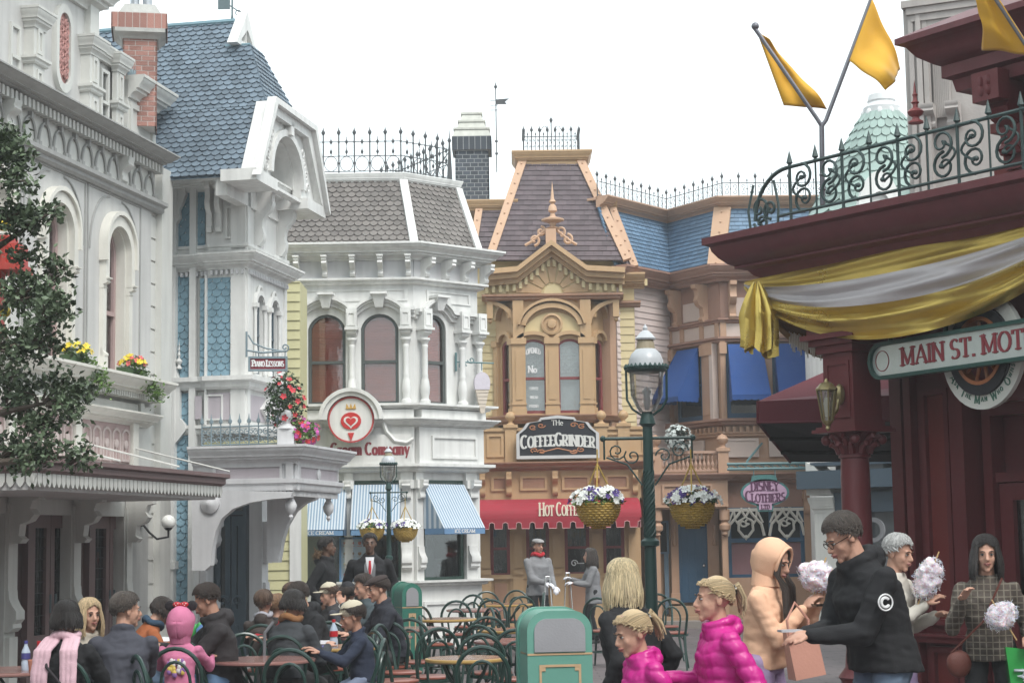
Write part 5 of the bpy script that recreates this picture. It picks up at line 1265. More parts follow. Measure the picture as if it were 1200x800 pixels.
for s, ux in ((-1,c1(574,370)),(1,c1(722,370))):
 m=MB();n=10;xs=uL if s<0 else uR
 fr=M1.off(-.05)
 pts_o=[(xs+(ux-xs)*(1-cos(q*pi/2/n)),zc(377)+(zc(352)-zc(377))*sin(q*pi/2/n)) for q in range(n+1)]
 pts_i=[(a+s*.07,b-.05) for a,b in pts_o];m.ring(fr,pts_o,pts_i,-.05,.06,closed=False);m.box(fr,ux-.06,ux+.06,zc(372),zc(350),-.08,.08);m.lathe(fr.p(ux,zc(372)-.1,0),[(.01,0),(.05,.04),(.03,.1)],8)
 m.build('curved_bracket',CARA,CB)
P2=[M0.xy(c0(573,350)),M1.xy(c1(573,350),.02),M1.xy(c1(722,350),.02),M0.xy(c0(722,350))]
m=MB();m.mould(P2,band(zc(352),zc(345),.14,back=-.3));m.mould([M0.xy(c0(722)),M0.xy(c0(752))],band(zc(356,730),zc(349,730),.14));m.build('band_course',CARAD,CB)
m=MB();m.box(M1,c1(575),c1(721),zc(352),zc(350),-.5,.0);m.build('soffit',CARAD,CB)
gx0, gx1, gy=c1(574,320), c1(722,320), zc(320);pk=zc(290)
m=MB();m.prism(M1,[(gx0,zc(345)),(gx1,zc(345)),(gx1,zc(314)),(c1(686),zc(314)),(c1(648),zc(290)),(c1(610),zc(314)),(gx0,zc(314))][::1],-.5,.02);m.box(M0,c0(722),c0(745),zc(349),zc(318),-.05,.03);m.build('gable_field',OCH,CB)
m=MB();sc=(c1(649),zc(346)+.03)
for k in range(7):
 a0, a1_=radians(180-k*180/7-2.5), radians(180-(k+1)*180/7+2.5)
 def sr(a):
  R=1e9
  ca, sa=abs(cos(a)), sin(a)
  return min((c1(692)-c1(649))/max(ca,1e-3),(zc(305)-zc(346))/max(sa+ca*.45,1e-3))
 r0=.22;pts=[(sc[0]+r0*cos(a0),sc[1]+r0*sin(a0))]+[(sc[0]+sr(a)*cos(a),sc[1]+sr(a)*sin(a)) for a in (a0,(a0+a1_)/2,a1_)]+[(sc[0]+r0*cos(a1_),sc[1]+r0*sin(a1_))]
 m.prism(M1,pts[::-1],.021,.05)
m.build('sunburst',CARA,CB)
m=MB();m.prism(M1,[(sc[0]+.17*cos(q*pi/12),sc[1]+.17*sin(q*pi/12)) for q in range(13)],.021,.07)
for px in (589,702):m.lathe(M1.p(c1(px,340),zc(341),.02),[(.075,0),(.075,.03),(.03,.05)],12,axis=Vector((0,-1,0)))
m.build('rosette',OCHS,CB)
m=MB();m2=MB()
rake=[(gx0-.12,zc(322)),(c1(611),zc(319)),(c1(648),zc(288)),(c1(686),zc(319)),(gx1+.12,zc(322))]
rk=[(c1(566,320),zc(318)),(c1(608),zc(315)),(c1(648),zc(285)),(c1(689),zc(315)),(c1(731,320),zc(318))]
for th0, th1, o1 in ((0,.10,.42),(.10,.2,.3),(.2,.29,.16)):
 m.ring(M1,[(a,b-th0) for a,b in rk][::-1],[(a,b-th1) for a,b in rk][::-1],-.3,o1,closed=False)
m.mould([M0.xy(c0(726),0),M0.xy(c0(757),0)],crown(zc(317,740),.28,.34));m.build('raking_cornice',CARA,CB)
for i in range(4):
 (x0,y0),(x1,y1)=rk[i], rk[i+1];n=int(hypot(x1-x0,y1-y0)/.13)
 for k in range(n):
  t=(k+.5)/n;u, v=x0+(x1-x0)*t, y0+(y1-y0)*t-.30;m2.box(M1,u-.03,u+.03,v-.13,v+.02,0,.1)
for k in range(6):m2.box(M0,c0(724)+.05+k*.1,c0(724)+.11+k*.1,zc(326,735)-.08,zc(326,735)+.05,.03,.1)
m2.build('dentils',OCHS,CB)
m=MB();q=M1.p(c1(648,280),zc(286),.1);k=CYM/F_PX
m.box(M1,c1(648)-.1,c1(648)+.1,zc(287),zc(270),.03,.22);m.lathe(Vector((q.x,q.y,zc(270))),[(.10,0),(.13,.03),(.05,.06),(.07,.12),(.22,.17),(.22,.2),(.06,.25),(.04,.32),(.09,.36),(.07,.46),(.03,.5),(.07,.54),(.035,.6),(.001,.95)][0:],12)
for s in (-1,1):
 m.tube([M1.p(c1(648)+s*.19+a,zc(272)+b,.1) for a,b in spiral((0,0),.10,-s*pi/2+0,s*1.2)],.028,6);m.tube([M1.p(c1(648)+s*.2+a,zc(279)+b-.05,.1) for a,b in spiral((s*.12,0),.11,s*pi/2,-s*1.1)],.03,6)
 m.tube([M1.p(c1(648)+s*.1,zc(270),.1),M1.p(c1(648)+s*.38,zc(284),.1),M1.p(c1(648)+s*.5,zc(288),.1)],.03,6)
m.build('finial',mat('light_caramel_paint',(.50,.32,.21),.55,.06,.15,30),CB)
TR=mat('light_caramel_paint',(.50,.32,.21))
def slant(f,A,B,C_,D,mt,sw,sh,style='rect',t=.02):
 """plane through four frame points given as (px, py, w)"""
 P4=[]
 for (x,y,w) in (A,B,C_,D):u, v=f.uv(x,y,w);P4.append(f.p(u,v,w))
 eu=(P4[1]-P4[0]).normalized();tmp=P4[3]-P4[0];ev=(tmp-eu*tmp.dot(eu)).normalized()
 m=MB();m.shingles(P4[0],eu,ev,[((p-P4[0]).dot(eu),(p-P4[0]).dot(ev)) for p in P4],sw,sh,style,t);o=m.build('roof',mt,CB,smooth=0)
 nn=eu.cross(ev)*-.03;m=MB();m.add([p+nn for p in P4],[(0,1,2,3)]);m.build('roof_deck',mt,o,smooth=0,recalc=False)
 return P4, o
def board(P,Q,wd,root,mt,th=.06,studs=True,nrm=Vector((0,-1,.35))):
 ax=(Q-P).normalized();sd=ax.cross(nrm).normalized();nn=sd.cross(ax).normalized()
 if nn.y>0:nn=-nn
 m=MB();q=[P+sd*x+nn*y for x,y in ((-wd/2,-.02),(wd/2,-.02),(wd/2,th),(-wd/2,th))];m.hexa(q,[p+(Q-P) for p in q])
 if studs:
  n=int((Q-P).length/.22)
  for k in range(n):c=P+(Q-P)*((k+.5)/n)+nn*(th+.005);m.ball(c,.022,n=6,m=4)
 return m.build('roof_trim',mt,root)
P4, ro=slant(M1,(573,305,-.15),(735,305,-.15),(680,188,-.95),(613,188,-.95),PLUMS,.17,.115)
TW_b, TW_t=P4[0:2], P4[2:4]
board(P4[0],P4[3],.16,ro,TR);board(P4[1],P4[2],.16,ro,TR)
m=MB();dpt=1.6
m.add([P4[0],P4[3],P4[3]+Vector((.0,dpt*.6,0)),P4[0]+Vector((0,dpt+.9,0))],[(0,1,2,3)]);m.add([P4[1],P4[2],P4[2]+Vector((0,dpt*.6,0)),P4[1]+Vector((0,dpt+.9,0))],[(3,2,1,0)]);m.add([P4[0]+Vector((0,dpt+.9,0)),P4[3]+Vector((0,dpt*.6,0)),P4[2]+Vector((0,dpt*.6,0)),P4[1]+Vector((0,dpt+.9,0))],[(0,1,2,3)])
m.build('roof_sides',PLUMS,ro,smooth=0,recalc=False)
tf=M1.off(-.95);tl, tr_=tf.U(611,180), tf.U(682,180);tz=tf.V(648,178)
m=MB();tp=[tf.xy(tl,-1.0),tf.xy(tl),tf.xy(tr_),tf.xy(tr_,-1.0)];m.mould(tp,crown(tz,tz-tf.V(648,192),.2));m.box(tf,tl,tr_,tz-.1,tz-.01,-1,0);m.box(tf,tl+.05,tr_-.05,tf.V(648,196),tf.V(648,190),-.1,.05)
for s, u in ((1,tl+.12),(-1,tr_-.12)):m.prism(tf,[(u,tf.V(648,194)),(u+s*.2,tf.V(648,194)),(u+s*.14,tf.V(648,199)),(u,tf.V(648,201))][::s],-.05,.04)
m.build('tower_cornice',CARA,CB)
cr=cresting('roof_cresting','small scrolled iron cresting with finial on top of the plum slate tower',[tf.xy(tl+.05,-.9),tf.xy(tl+.05,-.05),tf.xy(tr_-.05,-.05),tf.xy(tr_-.05,-.9)],(tz,tf.V(648,150)),.17,DIRON,style=1)
m=MB();q=tf.p((tl+tr_)/2,tz,-.05);m.tube([q+Vector((0,0,.2)),q+Vector((0,0,.62))],.012,5);m.lathe(q+Vector((0,0,.6)),[(.01,0),(.03,.04),(.035,.07),(.005,.12)],6)
for s in (-1,1):m.tube([q+Vector((s*(.05+.17*t/6),0,.42+.12*sin(t*pi/6))) for t in range(7)],.007,4)
m.build('crest_finial',DIRON,cr)
for (A,B,C_,D,tb,lab) in (((552,300,-.3),(581,300,-.3),(606,243,-.75),(559,243,-.75),(545,607),'l'),((716,305,-.3),(744,313,-.3),(717,243,-.75),(690,243,-.75),(694,723),'r')):
 P4, o=slant(M1,A,B,C_,D,PLUMS,.17,.115)
 if lab=='r':board(P4[1],P4[2],.14,o,TR)
 else:board(P4[0]+Vector((.02,0,0)),P4[3]+Vector((.05,0,0)),.14,o,TR)
 f=M1.off(-.72);a, b=f.U(tb[0],240), f.U(tb[1],240);zt2=f.V(648,234)+.0
 m=MB();m.mould([f.xy(a),f.xy(b)],crown(zt2,.2,.14));m.box(f,a,b,zt2-.2,zt2,-1.5,0);m.build('roof_cornice',CARA,CB)
P3=[M0.xy(c0(574)),M1.xy(uL-.08),M1.xy(uR+.08),M0.xy(c0(722))]
m=MB();m.mould(P3,crown(zc(486),.16,.16));m.build('sill',CARAD,CB)
bf_=M1.off(.15);zb0, zb1=zc(541), zc(503)
m=MB();m.box(bf_,bf_.U(566),bf_.U(757),zb0,zb1,-.15,0);m.box(bf_,bf_.U(563),bf_.U(759),zb1-.03,zb1+.03,-.2,.05)
for x0, x1 in ((570,590),(706,726),(735,755)):m.ring(bf_,arch(bf_.U(x0),bf_.U(x1),zb0+.1,zb1-.08,0),arch(bf_.U(x0)+.05,bf_.U(x1)-.05,zb0+.15,zb1-.13,0),0,.03)
m.box(M0,c0(560),c0(758),0+2.4,zc(541),-.3,.3)
m.build('balcony_parapet',CARA,CB)
for px in (598.5,705,731):
 m=MB();u=bf_.U(px,515);m.box(bf_,u-.11,u+.11,zb0,zb1+.03,-.17,.06);m.box(bf_,u-.14,u+.14,zb1+.03,zb1+.09,-.2,.09);m.lathe(bf_.p(u,zb1+.09,-.05),[(.10,0),(.04,.04),(.04,.07),(.095,.13),(.10,.17),(.07,.23),(.01,.26)],14);m.build('ball_post',CARA,CB)
GF=M1.off(.30)
g1=lambda x, y=600:GF.U(x,y)
zg=lambda y:GF.V(655,y)
m=MB();m.mould([GF.xy(g1(560),-.3),GF.xy(g1(560)),GF.xy(g1(752)),GF.xy(g1(752),-.3)],crown(zg(541),zg(541)-zg(551),.26,back=-.3));m.build('cornice',CARAD,CB)
m=MB();m.box(GF,g1(560),g1(752),zg(584),zg(550),-.3,0)
for x0, x1 in ((576,596),(610,642),(659,692),(710,738)):
 m.ring(GF,arch(g1(x0),g1(x1),zg(574),zg(557),0),arch(g1(x0)+.05,g1(x1)-.05,zg(574)+.04,zg(557)-.04,0),0,.035)
m.build('frieze',CARA,CB)
m=MB()
for x0, x1 in ((576,596),(610,642),(659,692),(710,738)):m.box(GF,g1(x0)+.05,g1(x1)-.05,zg(574)+.04,zg(557)-.04,0,.008)
m.build('frieze_panel',CARAD,CB)
for px in (566,597,651,700,745):m=MB();m.bracket(GF,g1(px),zg(552),zg(552)-zg(580),.2,.1,0,0);m.build('bracket',CARA,CB)
m=MB();m.box(GF,g1(560),g1(566),0,zg(584),-.5,-.02)
WND=((574,597),(616,643),(661,690),(706,731))
for a, b in ((563,574),(597,616),(643,661),(690,706),(731,750)):
 m.box(GF,g1(a),g1(b),0,zg(584),-.25,0);m.box(GF,(g1(a)+g1(b))/2-.08,(g1(a)+g1(b))/2+.08,zg(664),zg(625),0,.05);m.box(GF,(g1(a)+g1(b))/2-.1,(g1(a)+g1(b))/2+.1,zg(672),zg(666),0,.07);m.box(GF,(g1(a)+g1(b))/2-.1,(g1(a)+g1(b))/2+.1,.05,zg(676),0,.05)
m.box(GF,g1(563),g1(750),0,.12,-.25,.08);m.box(GF,g1(563),g1(750),zg(677),zg(672),-.2,.03)
for a, b in WND:m.box(GF,g1(a),g1(b),.1,zg(675),-.25,-.05)
m.build('shopfront',CARA,CB)
for i,(a,b) in enumerate(WND):
 m=MB();m.box(GF,g1(a)+.07,g1(b)-.07,.2,zg(682),-.06,-.02);m.build('dado_panel',CARAD,CB)
 m=MB();m.ring(GF,arch(g1(a),g1(b),zg(674),zg(590),0),arch(g1(a)+.06,g1(b)-.06,zg(674)+.06,zg(590)-.05,0),-.12,-.04);m.box(GF,g1(a),g1(b),zg(643),zg(640),-.12,-.05)
 o=m.build('shop_window',REDW,CB);g=MB();g.box(GF,g1(a)+.05,g1(b)-.05,zg(674)+.05,zg(590)-.04,-.1,-.095);g.build('pane',GLASSD,o)
 g=MB();g.box(GF,g1(a)+.05,g1(b)-.05,zg(672),zg(643),-.17,-.15);g.build('blind',mat('dull_red_blind',(.20,.10,.10),.7),o)
m=MB();m.box(GF,g1(563),g1(750),0,zg(584),-.32,-.26);m.build('dark_backing',DARK,CB)
q=GF.p(g1(677),zg(658),-.08)
m=MB();m.tube([GF.p(g1(672)+a,zg(660)+b,-.09) for a,b in spiral((0,0),.07,0,1.3)],.012,5);m.tube([GF.p(g1(675),zg(660),-.09),GF.p(g1(687),zg(660),-.09)],.01,5);m.build('key_emblem',WLET,CB)
RAW=mat('crimson_awning',(.29,.02,.035),.75,.08,.3,60);PIP=mat('pale_pink_piping',(.55,.30,.30),.7)
u0, u1=g1(562), g1(746)
A=empty('red_awning',GF.p((u0+u1)/2,zg(600),.3),'long crimson awning with lobed valance and cream lettering on the coffee house','awning')
m=MB();out=.85;n=8
za, zb_=zg(584), GF.V(655,607,out)
for k in range(n):
 def cp(k):t=k/n;return (.02+out*sin(t*pi/2*.98),zb_+(za-zb_)*(cos(t*pi/2)**.9 if k<n else 0))
 w0_, z0_=cp(k);w1_, z1_=cp(k+1);e0_, e1_=.03*w0_/out, .03*w1_/out
 m.hexa([GF.p(u0-e1_,z1_-.012,w1_),GF.p(u1+e1_,z1_-.012,w1_),GF.p(u1+e0_,z0_-.012,w0_),GF.p(u0-e0_,z0_-.012,w0_)],[GF.p(u0-e1_,z1_,w1_),GF.p(u1+e1_,z1_,w1_),GF.p(u1+e0_,z0_,w0_),GF.p(u0-e0_,z0_,w0_)])
 for uu in (u0,u1):m.add([GF.p(uu,zb_,w0_),GF.p(uu,zb_,w1_),GF.p(uu,z1_,w1_),GF.p(uu,z0_,w0_)],[(0,1,2,3)])
m.build('canopy',RAW,A)
fo=GF.off(out+.02)
m=MB();mp=MB();path=[GF.xy(u0-.01,.0),GF.xy(u0-.01,out+.02),GF.xy(u1+.01,out+.02),GF.xy(u1+.01,0)]
for i in range(3):
 g=Fr(path[i],(path[i+1][0]-path[i][0],path[i+1][1]-path[i][1]));LL=hypot(path[i+1][0]-path[i][0],path[i+1][1]-path[i][1]);k=12 if i==1 else 3;s=LL/k
 for j in range(k):
  a, b=j*s,(j+1)*s;zt3=zb_+.01
  P_=[(a,zt3),(a,zt3-.07),(a+s*.18,zt3-.09),(a+s*.22,zt3-.19),(b-s*.22,zt3-.19),(b-s*.18,zt3-.09),(b,zt3-.07),(b,zt3)]
  m.prism(g,P_,-.012,0);mp.tube([g.p(x,y,.003) for x,y in P_[1:-1]],.008,4)
m.build('valance',RAW,A);mp.build('piping',PIP,A)
m=MB()
fl=GF.off(out*.985);stretch(m,'Hot Coffee',Fr(fl.xy(0),tuple(fl.d)),g1(655,600),zb_+.05,.24,g1(680,600)-g1(632,600),w=.03,weight=.13,thin=.06,small=.8)
m.build('lettering',mat('cream_lettering',(.72,.66,.52),.6),A)
SGf=M1.off(.42);s1_=lambda x:SGf.U(x,512)
sv=lambda y:SGf.V(655,y)
SGN=empty('shop_sign',SGf.p(s1_(653),sv(512),0),'black shop sign with shaped silver frame over the red awning','sign')
def shaped(d):
 x0, x1, y0, y1=s1_(605)+d, s1_(702)-d, sv(537)+d, sv(487)-d
 c=(x0+x1)/2;return [(x0,y0),(x1,y0),(x1,sv(508)),(x1-.12,sv(502)),(x1-.2,sv(495)),(x1-.42,sv(493)),(c+.32,sv(489)-d*.7),(c,y1+.01),(c-.32,sv(489)-d*.7),(x0+.42,sv(493)),(x0+.2,sv(495)),(x0+.12,sv(502)),(x0,sv(508))]
m=MB();m.prism(SGf,shaped(.03),-.08,.0);m.build('board',mat('black_board',(.015,.016,.022),.4,.1,.1),SGN)
m=MB();m.ring(SGf,shaped(0),shaped(.06),-.1,.03);m.build('frame',mat('silver_frame',(.50,.50,.50),.4),SGN)
SIL=mat('silver_lettering',(.60,.60,.57),.45);CU=mat('copper_scroll',(.40,.17,.08),.45)
m=MB();cx_=s1_(653.5);bow=lambda a, b:(a,b-(a-cx_)**2*.10)
stretch(m,'CoffeeGrinder',SGf,cx_,sv(522),.24,(s1_(697)-s1_(610)),w=.0,weight=.2,thin=.08,small=.86,warp=bow)
lettering(m,SGf,'The',cx_,sv(498),.1,0,.16,.08,False,1.0)
m.build('lettering',SIL,SGN)
m=MB()
for s in (-1,1):
 for k,(dx,dy) in enumerate(((.28,498),(.42,500),(.4,527),(.28,529))):
  m.tube([SGf.p(cx_+s*dx*1.1+a,sv(dy)+b*.6,.008) for a,b in spiral((0,0),.08,s*k,s*1.2)],.012,5)
m.tube([SGf.p(cx_-.35,sv(530),.008),SGf.p(cx_,sv(525),.008),SGf.p(cx_+.35,sv(530),.008)],.012,5);m.build('scrollwork',CU,SGN)
# ================================================================ CLOTHIER'S HOUSE (pink and tan, blue mansard)
PINK=mat('pale_pink_siding',(.57,.48,.45),.6,.05,.15,30,island=.04)
PINKP=mat('cream_pink_panel',(.58,.48,.43),.6,.05,.15,30)
TAN=mat('tan_trim_paint',(.44,.275,.185),.55,.07,.15,30,streak=.08)
TAND=mat('rose_brown_cornice',(.32,.185,.14),.55,.07,.15,30,streak=.1)
BSL=mat('bright_blue_slate',(.12,.20,.30),.55,.12,.3,60,island=.14)
NAVYP=mat('navy_joinery',(.035,.09,.16),.4,.1,.15,30)
D1=Fr.two((716,400,34.3),(786,400,36.0));D1l=D1.len
D2=Fr.two((786,400,36.0),(845,400,34.6));D2l=D2.len
D3=Fr(D2.xy(D2l),(sin(radians(88)),cos(radians(88))));D3l=5.5
CL=empty('clothier_house',(D2.o.x,D2.o.y,0),'pink and tan corner house with bright blue slate mansard and blue window awnings','building')
zd=lambda y, x=845:D2.V(x,y)
path=[D1.xy(0),D1.xy(D1l),D2.xy(D2l),D3.xy(D3l)]
m=MB()
for f, l in ((D1,D1l),(D2,D2l),(D3,D3l)):m.box(f,-.0,l+.0,0,zd(318),-.5,-.02)
m.wbox(D1.xy(D1l)[0]-.5,D3.xy(D3l)[0],37,41,0,zd(318));m.build('wall',TAN,CL)
m=MB();m.siding(D1,.2,D1l,zd(545),zd(325),.125);m.build('siding',PINK,CL,smooth=0)
m_o, TBc=mansard(CL,path,-.15,.25,zd(316),zd(240),BSL,.15,.088,'rect',mat('light_caramel_paint',(.50,.32,.21)),.0001,ridges=False)
for i, w in ((2,.3), ):
 A_, B_=Vector((*inset(path,-.15)[i],zd(316))), Vector((*TBc[i],zd(240)));board(A_,B_,.34,m_o,TR,.05,nrm=Vector((-.3,-1,.2)))
f3=Fr(TBc[2],tuple(D3.d))
for px in (912,925):pass
m=MB();m.mould(TBc,crown(zd(228),zd(228)-zd(241),.26));m.mould(TBc,[(-1.2,zd(229)),(0,zd(229)),(0,zd(232)),(-1.2,zd(232))]);m.build('roof_cornice',TAN,CL)
cresting('roof_cresting','long dark iron cresting with scroll panels along the blue mansard',inset(TBc,.0),(zd(228),zd(201)),.33,DIRON,style=1)
m=MB();m.mould(inset(path,-.1),crown(zd(312),zd(312)-zd(330),.32));m.build('cornice',TAND,CL)
m=MB();m.box(D2,0,D2l,zd(372),zd(330),-.05,.02);m.box(D3,0,D3l,zd(372),zd(330),-.05,.02);m.build('frieze',TAND,CL)
def d3u(x,y=350):return D3.U(x,y)
for f, xs in ((D2,(797,828)),(D3,(857,885,913,941,965))):
 for i, x in enumerate(xs):
  u=f.U(x,350);m=MB();m.bracket(f,u,zd(331),zd(331)-zd(375),.32,.13,.02,1);m.build('cornice_bracket',TAN,CL)
m=MB()
for f, xa, xb in ((D2,802,822),(D3,862,880),(D3,890,908),(D3,918,936),(D3,945,962)):
 m.box(f,f.U(xa,350),f.U(xb,350),zd(371),zd(349),.02,.045)
m.build('panel',PINKP,CL)
m=MB();m.mould([D2.xy(.05),D2.xy(D2l),D3.xy(D3l)],band(zd(379),zd(373),.12));m.mould([D2.xy(.05),D2.xy(D2l),D3.xy(D3l)],band(zd(402),zd(395),.14));m.build('architrave',TAND,CL)
m=MB();m.box(D2,.05,D2l,zd(397),zd(378),0,.03);m.box(D3,0,D3l,zd(397),zd(378),0,.03);m.build('panel',PINKP,CL)
m=MB()
for f, xs in ((D2,(787,801,824,842)),(D3,(847,872,893,917,941,955))):
 for x in xs:u=f.U(x,385);m.box(f,u-.06,u+.06,zd(398),zd(377),.02,.06)
m.build('frieze_block',TAN,CL)
for f, xs in ((D2,((786,793),(827,840))),(D3,((844,850),(896,904),(950,962),(980,990)))):
 for a, b in xs:
  m=MB();a_, b_=f.U(a,440), f.U(b,440)
  if b_-a_<.1:b_=a_+.1
  m.box(f,a_,b_,zd(492),zd(400),0,.10);m.box(f,a_-.02,b_+.02,zd(415),zd(402),0,.14);m.box(f,a_+.03,b_-.03,zd(485),zd(428),.1,.12);m.build('pilaster',TAN,CL)
m=MB();a_, b_=D2.U(840,440), D2l;m.box(D2,D2.U(838,440)-.02,D2.U(841,440),zd(492),zd(402),0,.13);m.build('panel_strip',PINKP,CL)
for f, a, b in ((D2,796,826),(D3,851,895),(D3,905,948)):
 u0, u1=f.U(a,440), f.U(b,440)
 m=MB();m.ring(f,arch(u0,u1,zd(490),zd(404),0),arch(u0+.07,u1-.07,zd(490)+.09,zd(404)-.05,0),-.01,.05);m.box(f,u0,u1,zd(450),zd(447),0,.045);o=m.build('window',NAVYP,CL)
 g=MB();g.box(f,u0+.05,u1-.05,zd(490)+.06,zd(404),-.005,.004);g.build('curtain',mat('dim_beige_curtain',(.16,.145,.12),.8,.25,.2,8),o)
 g=MB();g.box(f,u0+.05,u1-.05,zd(490)+.06,zd(404),.02,.025);g.build('pane',GLASSD,o)
BAW=mat('royal_blue_canvas',(.012,.062,.235),.75,.08,.35,50)
for f, a, b, lab, sp in ((D2,799,824,'royal blue window awning nearest the street lamp',.10),(D3,853,893,'royal blue window awning in the middle of three on the pink house',.04),(D3,907,945,'royal blue window awning partly behind the hanging gold tassel',.04)):
 awning('blue_awning',lab,f,f.U(a,440),f.U(b,440),zd(404),f.V((a+b)/2,463,.6)-.0,.6,BAW,.10,None,'awning','blue window awnings of the pink house',True,.11,.12,.03,sp)
m=MB();m.mould([D1.xy(D1l-.3),D1.xy(D1l),D2.xy(D2l),D3.xy(D3l)],band(zd(499),zd(491),.2));m.build('sill',TAND,CL)
m=MB();m.mould([D2.xy(.1),D2.xy(D2l),D3.xy(D3l)],band(zd(512),zd(506),.08));m.dentils([D2.xy(.1),D2.xy(D2l),D3.xy(D3l)],0,.09,zd(507),zd(500),.06,.07);m.build('dentils',TAN,CL)
m=MB()
for f, a, b in ((D2,805,826),(D3,850,889),(D3,901,930),(D3,942,975)):m.ring(f,arch(f.U(a,525),f.U(b,525),zd(536),zd(514),0),arch(f.U(a,525)+.05,f.U(b,525)-.05,zd(536)+.05,zd(514)-.05,0),0,.04);m.box(f,f.U(a,525)+.04,f.U(b,525)-.04,zd(536)+.04,zd(514)-.04,0,.02)
m.build('panel',PINKP,CL)
EF=Fr.two((764,580,33.6),(856,580,33.6));e=lambda x, y=580:EF.U(x,y)
ze=lambda y:EF.V(810,y)
PO=empty('porch',EF.p(e(810),0,0),'tan timber porch with balustraded balcony and ball finials at the blue door','porch')
m=MB();m.mould([EF.xy(e(765),-1.2),EF.xy(e(765)),EF.xy(e(855)),EF.xy(e(855),-1.2)],crown(ze(555),ze(555)-ze(563),.14,back=-.2));m.box(EF,e(765),e(855),ze(560),ze(554),-1.3,0);m.build('cornice',TAND,PO)
m=MB();m.box(EF,e(766),e(853),ze(596),ze(560),-.15,0);m.box(EF,e(766),e(853),ze(594),ze(591),0,.05)
for a, b in ((776,798),(800,835)):m.ring(EF,arch(e(a),e(b),ze(589),ze(567),0),arch(e(a)+.04,e(b)-.04,ze(589)+.04,ze(567)-.04,0),0,.035)
m.box(EF,e(766),e(770),ze(596),ze(560),-1.2,-.15);m.box(EF,e(849),e(853),ze(596),ze(560),-1.2,-.15);m.build('fascia',TAN,PO)
for x in (770,849):
 m=MB();u=e(x);k=33.6/F_PX
 m.box(EF,u-.1,u+.1,ze(554),ze(528),-.2,0);m.box(EF,u-.13,u+.13,ze(529),ze(525),-.23,.03);m.lathe(EF.p(u,ze(525),-.1),[(.1,0),(.05,.03),(.05,.06),(.1,.11),(.115,.17),(.08,.23),(.01,.27)],14);m.build('ball_post',TAN,PO)
 m=MB();m.lathe(EF.p(u,ze(628),-.1),[(.02,0),(.06,.03),(.05,.08),(.1,.12),(.11,.2),(.06,.26),(.1,.3),(.1,.5)],12);m.build('pendant',TAN,PO)
 m=MB();m.box(EF,u-.05,u+.05,0.0,ze(600),-.25,-.16);m.build('post',TAN,PO)
m=MB();a, b=e(775), e(844)
m.box(EF,a,b,ze(552),ze(550),-.13,-.06);m.box(EF,a,b,ze(531),ze(528),-.15,-.04)
n=14
for k in range(n):m.lathe(EF.p(a+(b-a)*(k+.5)/n,ze(550),-.095),scaled(BAL,.035,ze(531)-ze(550)),8);
m.build('balustrade',mat('pinkish_tan_paint',(.42,.27,.20),.6),PO)
q=EF.p(e(797),ze(513),-.05);TB_=empty('flower_ball',q,'round ball of white flowers on the tan porch balcony','topiary')
g, bl=flower_mass('x',q,.24,.24,.26,150,[FWHITE],GREENF,seed=11,size=.04,dome=False,leafn=420);g.build('foliage',mat('dark_topiary',(.03,.045,.035),.5,.3,island=.4),TB_,smooth=0,recalc=False);bl[0].build('blooms',mat('greyed_white_petals',(.48,.52,.50),.6,.1,island=.2),TB_,smooth=0,recalc=False)
m=MB();m.tube([q+Vector((0,0,-.5)),q],.02,6);m.build('stem',TAN,TB_)
DWf=EF.off(-.9);d=lambda x, y=650:DWf.U(x,y)
m=MB();m.box(DWf,d(765),d(1010),0,DWf.V(810,545),-.3,-.02);m.build('wall',mat('shaded_tan_wall',(.30,.19,.12),.6),CL)  # tan darkened in its base colour for the porch shade
m=MB();a, b=d(795), d(829);dz=.42
m.ring(DWf,arch(a-.1,b+.1,dz,DWf.V(810,606),0),arch(a,b,dz,DWf.V(810,612),0),-.02,.08);m.build('door_frame',TAN,CL)
m=MB();m.box(DWf,a,b,dz,DWf.V(810,612),-.03,.02)
for k in range(4):m.box(DWf,a+.05+k*(b-a)/4,a+.0+(k+1)*(b-a)/4-.03,dz+.75,DWf.V(810,618),.02,.035);m.box(DWf,a+.05+k*(b-a)/4,a+(k+1)*(b-a)/4-.03,dz+.08,dz+.62,.02,.035)
o=m.build('door',NAVYP,CL);m=MB();m.ball(DWf.p(b-.08,dz+.7,.06),.03);m.build('handle',STEEL,o)
m=MB();a_, b_=d(770), d(784);m.ring(DWf,arch(a_,b_,1.35,DWf.V(770,610),0),arch(a_+.04,b_-.04,1.39,DWf.V(770,610)-.04,0),0,.06);o=m.build('display_case',mat('blue_grey_case',(.12,.18,.24),.5),CL);m=MB();m.box(DWf,a_+.03,b_-.03,1.38,DWf.V(770,612),.01,.02);m.build('pane',DARK,o)
m=MB();m.box(DWf,d(778),d(783),0.2,1.35,0,.05);m.build('board_strip',mat('blue_grey_case',(.12,.18,.24)),CL)
for x0, x1 in ((786,794),(832,842)):
 m=MB();m.box(DWf,d(x0),d(x1),.4,DWf.V(810,598),0,.1);m.box(DWf,d(x0)-.02,d(x1)+.02,.4,.6,0,.14);m.lathe(DWf.p(d((x0+x1)/2),1.5,.12),[(.03,0),(.05,.05),(.03,.12),(.05,.3),(.03,.4)],8);m.build('door_pilaster',TAN,CL)
SF3=EF.off(-.45);s3=lambda x, y=640:SF3.U(x,y);z3_=lambda y:SF3.V(890,y)
m=MB();m.box(SF3,s3(846),s3(1000),.35,z3_(676),-.4,0)
for a, b in ((846,853),(943,951),(995,1003)):m.box(SF3,s3(a),s3(b),.35,z3_(563),-.1,.07);m.box(SF3,s3(a)-.02,s3(b)+.02,z3_(585),z3_(576),-.1,.1)
m.build('shopfront',TAN,CL)
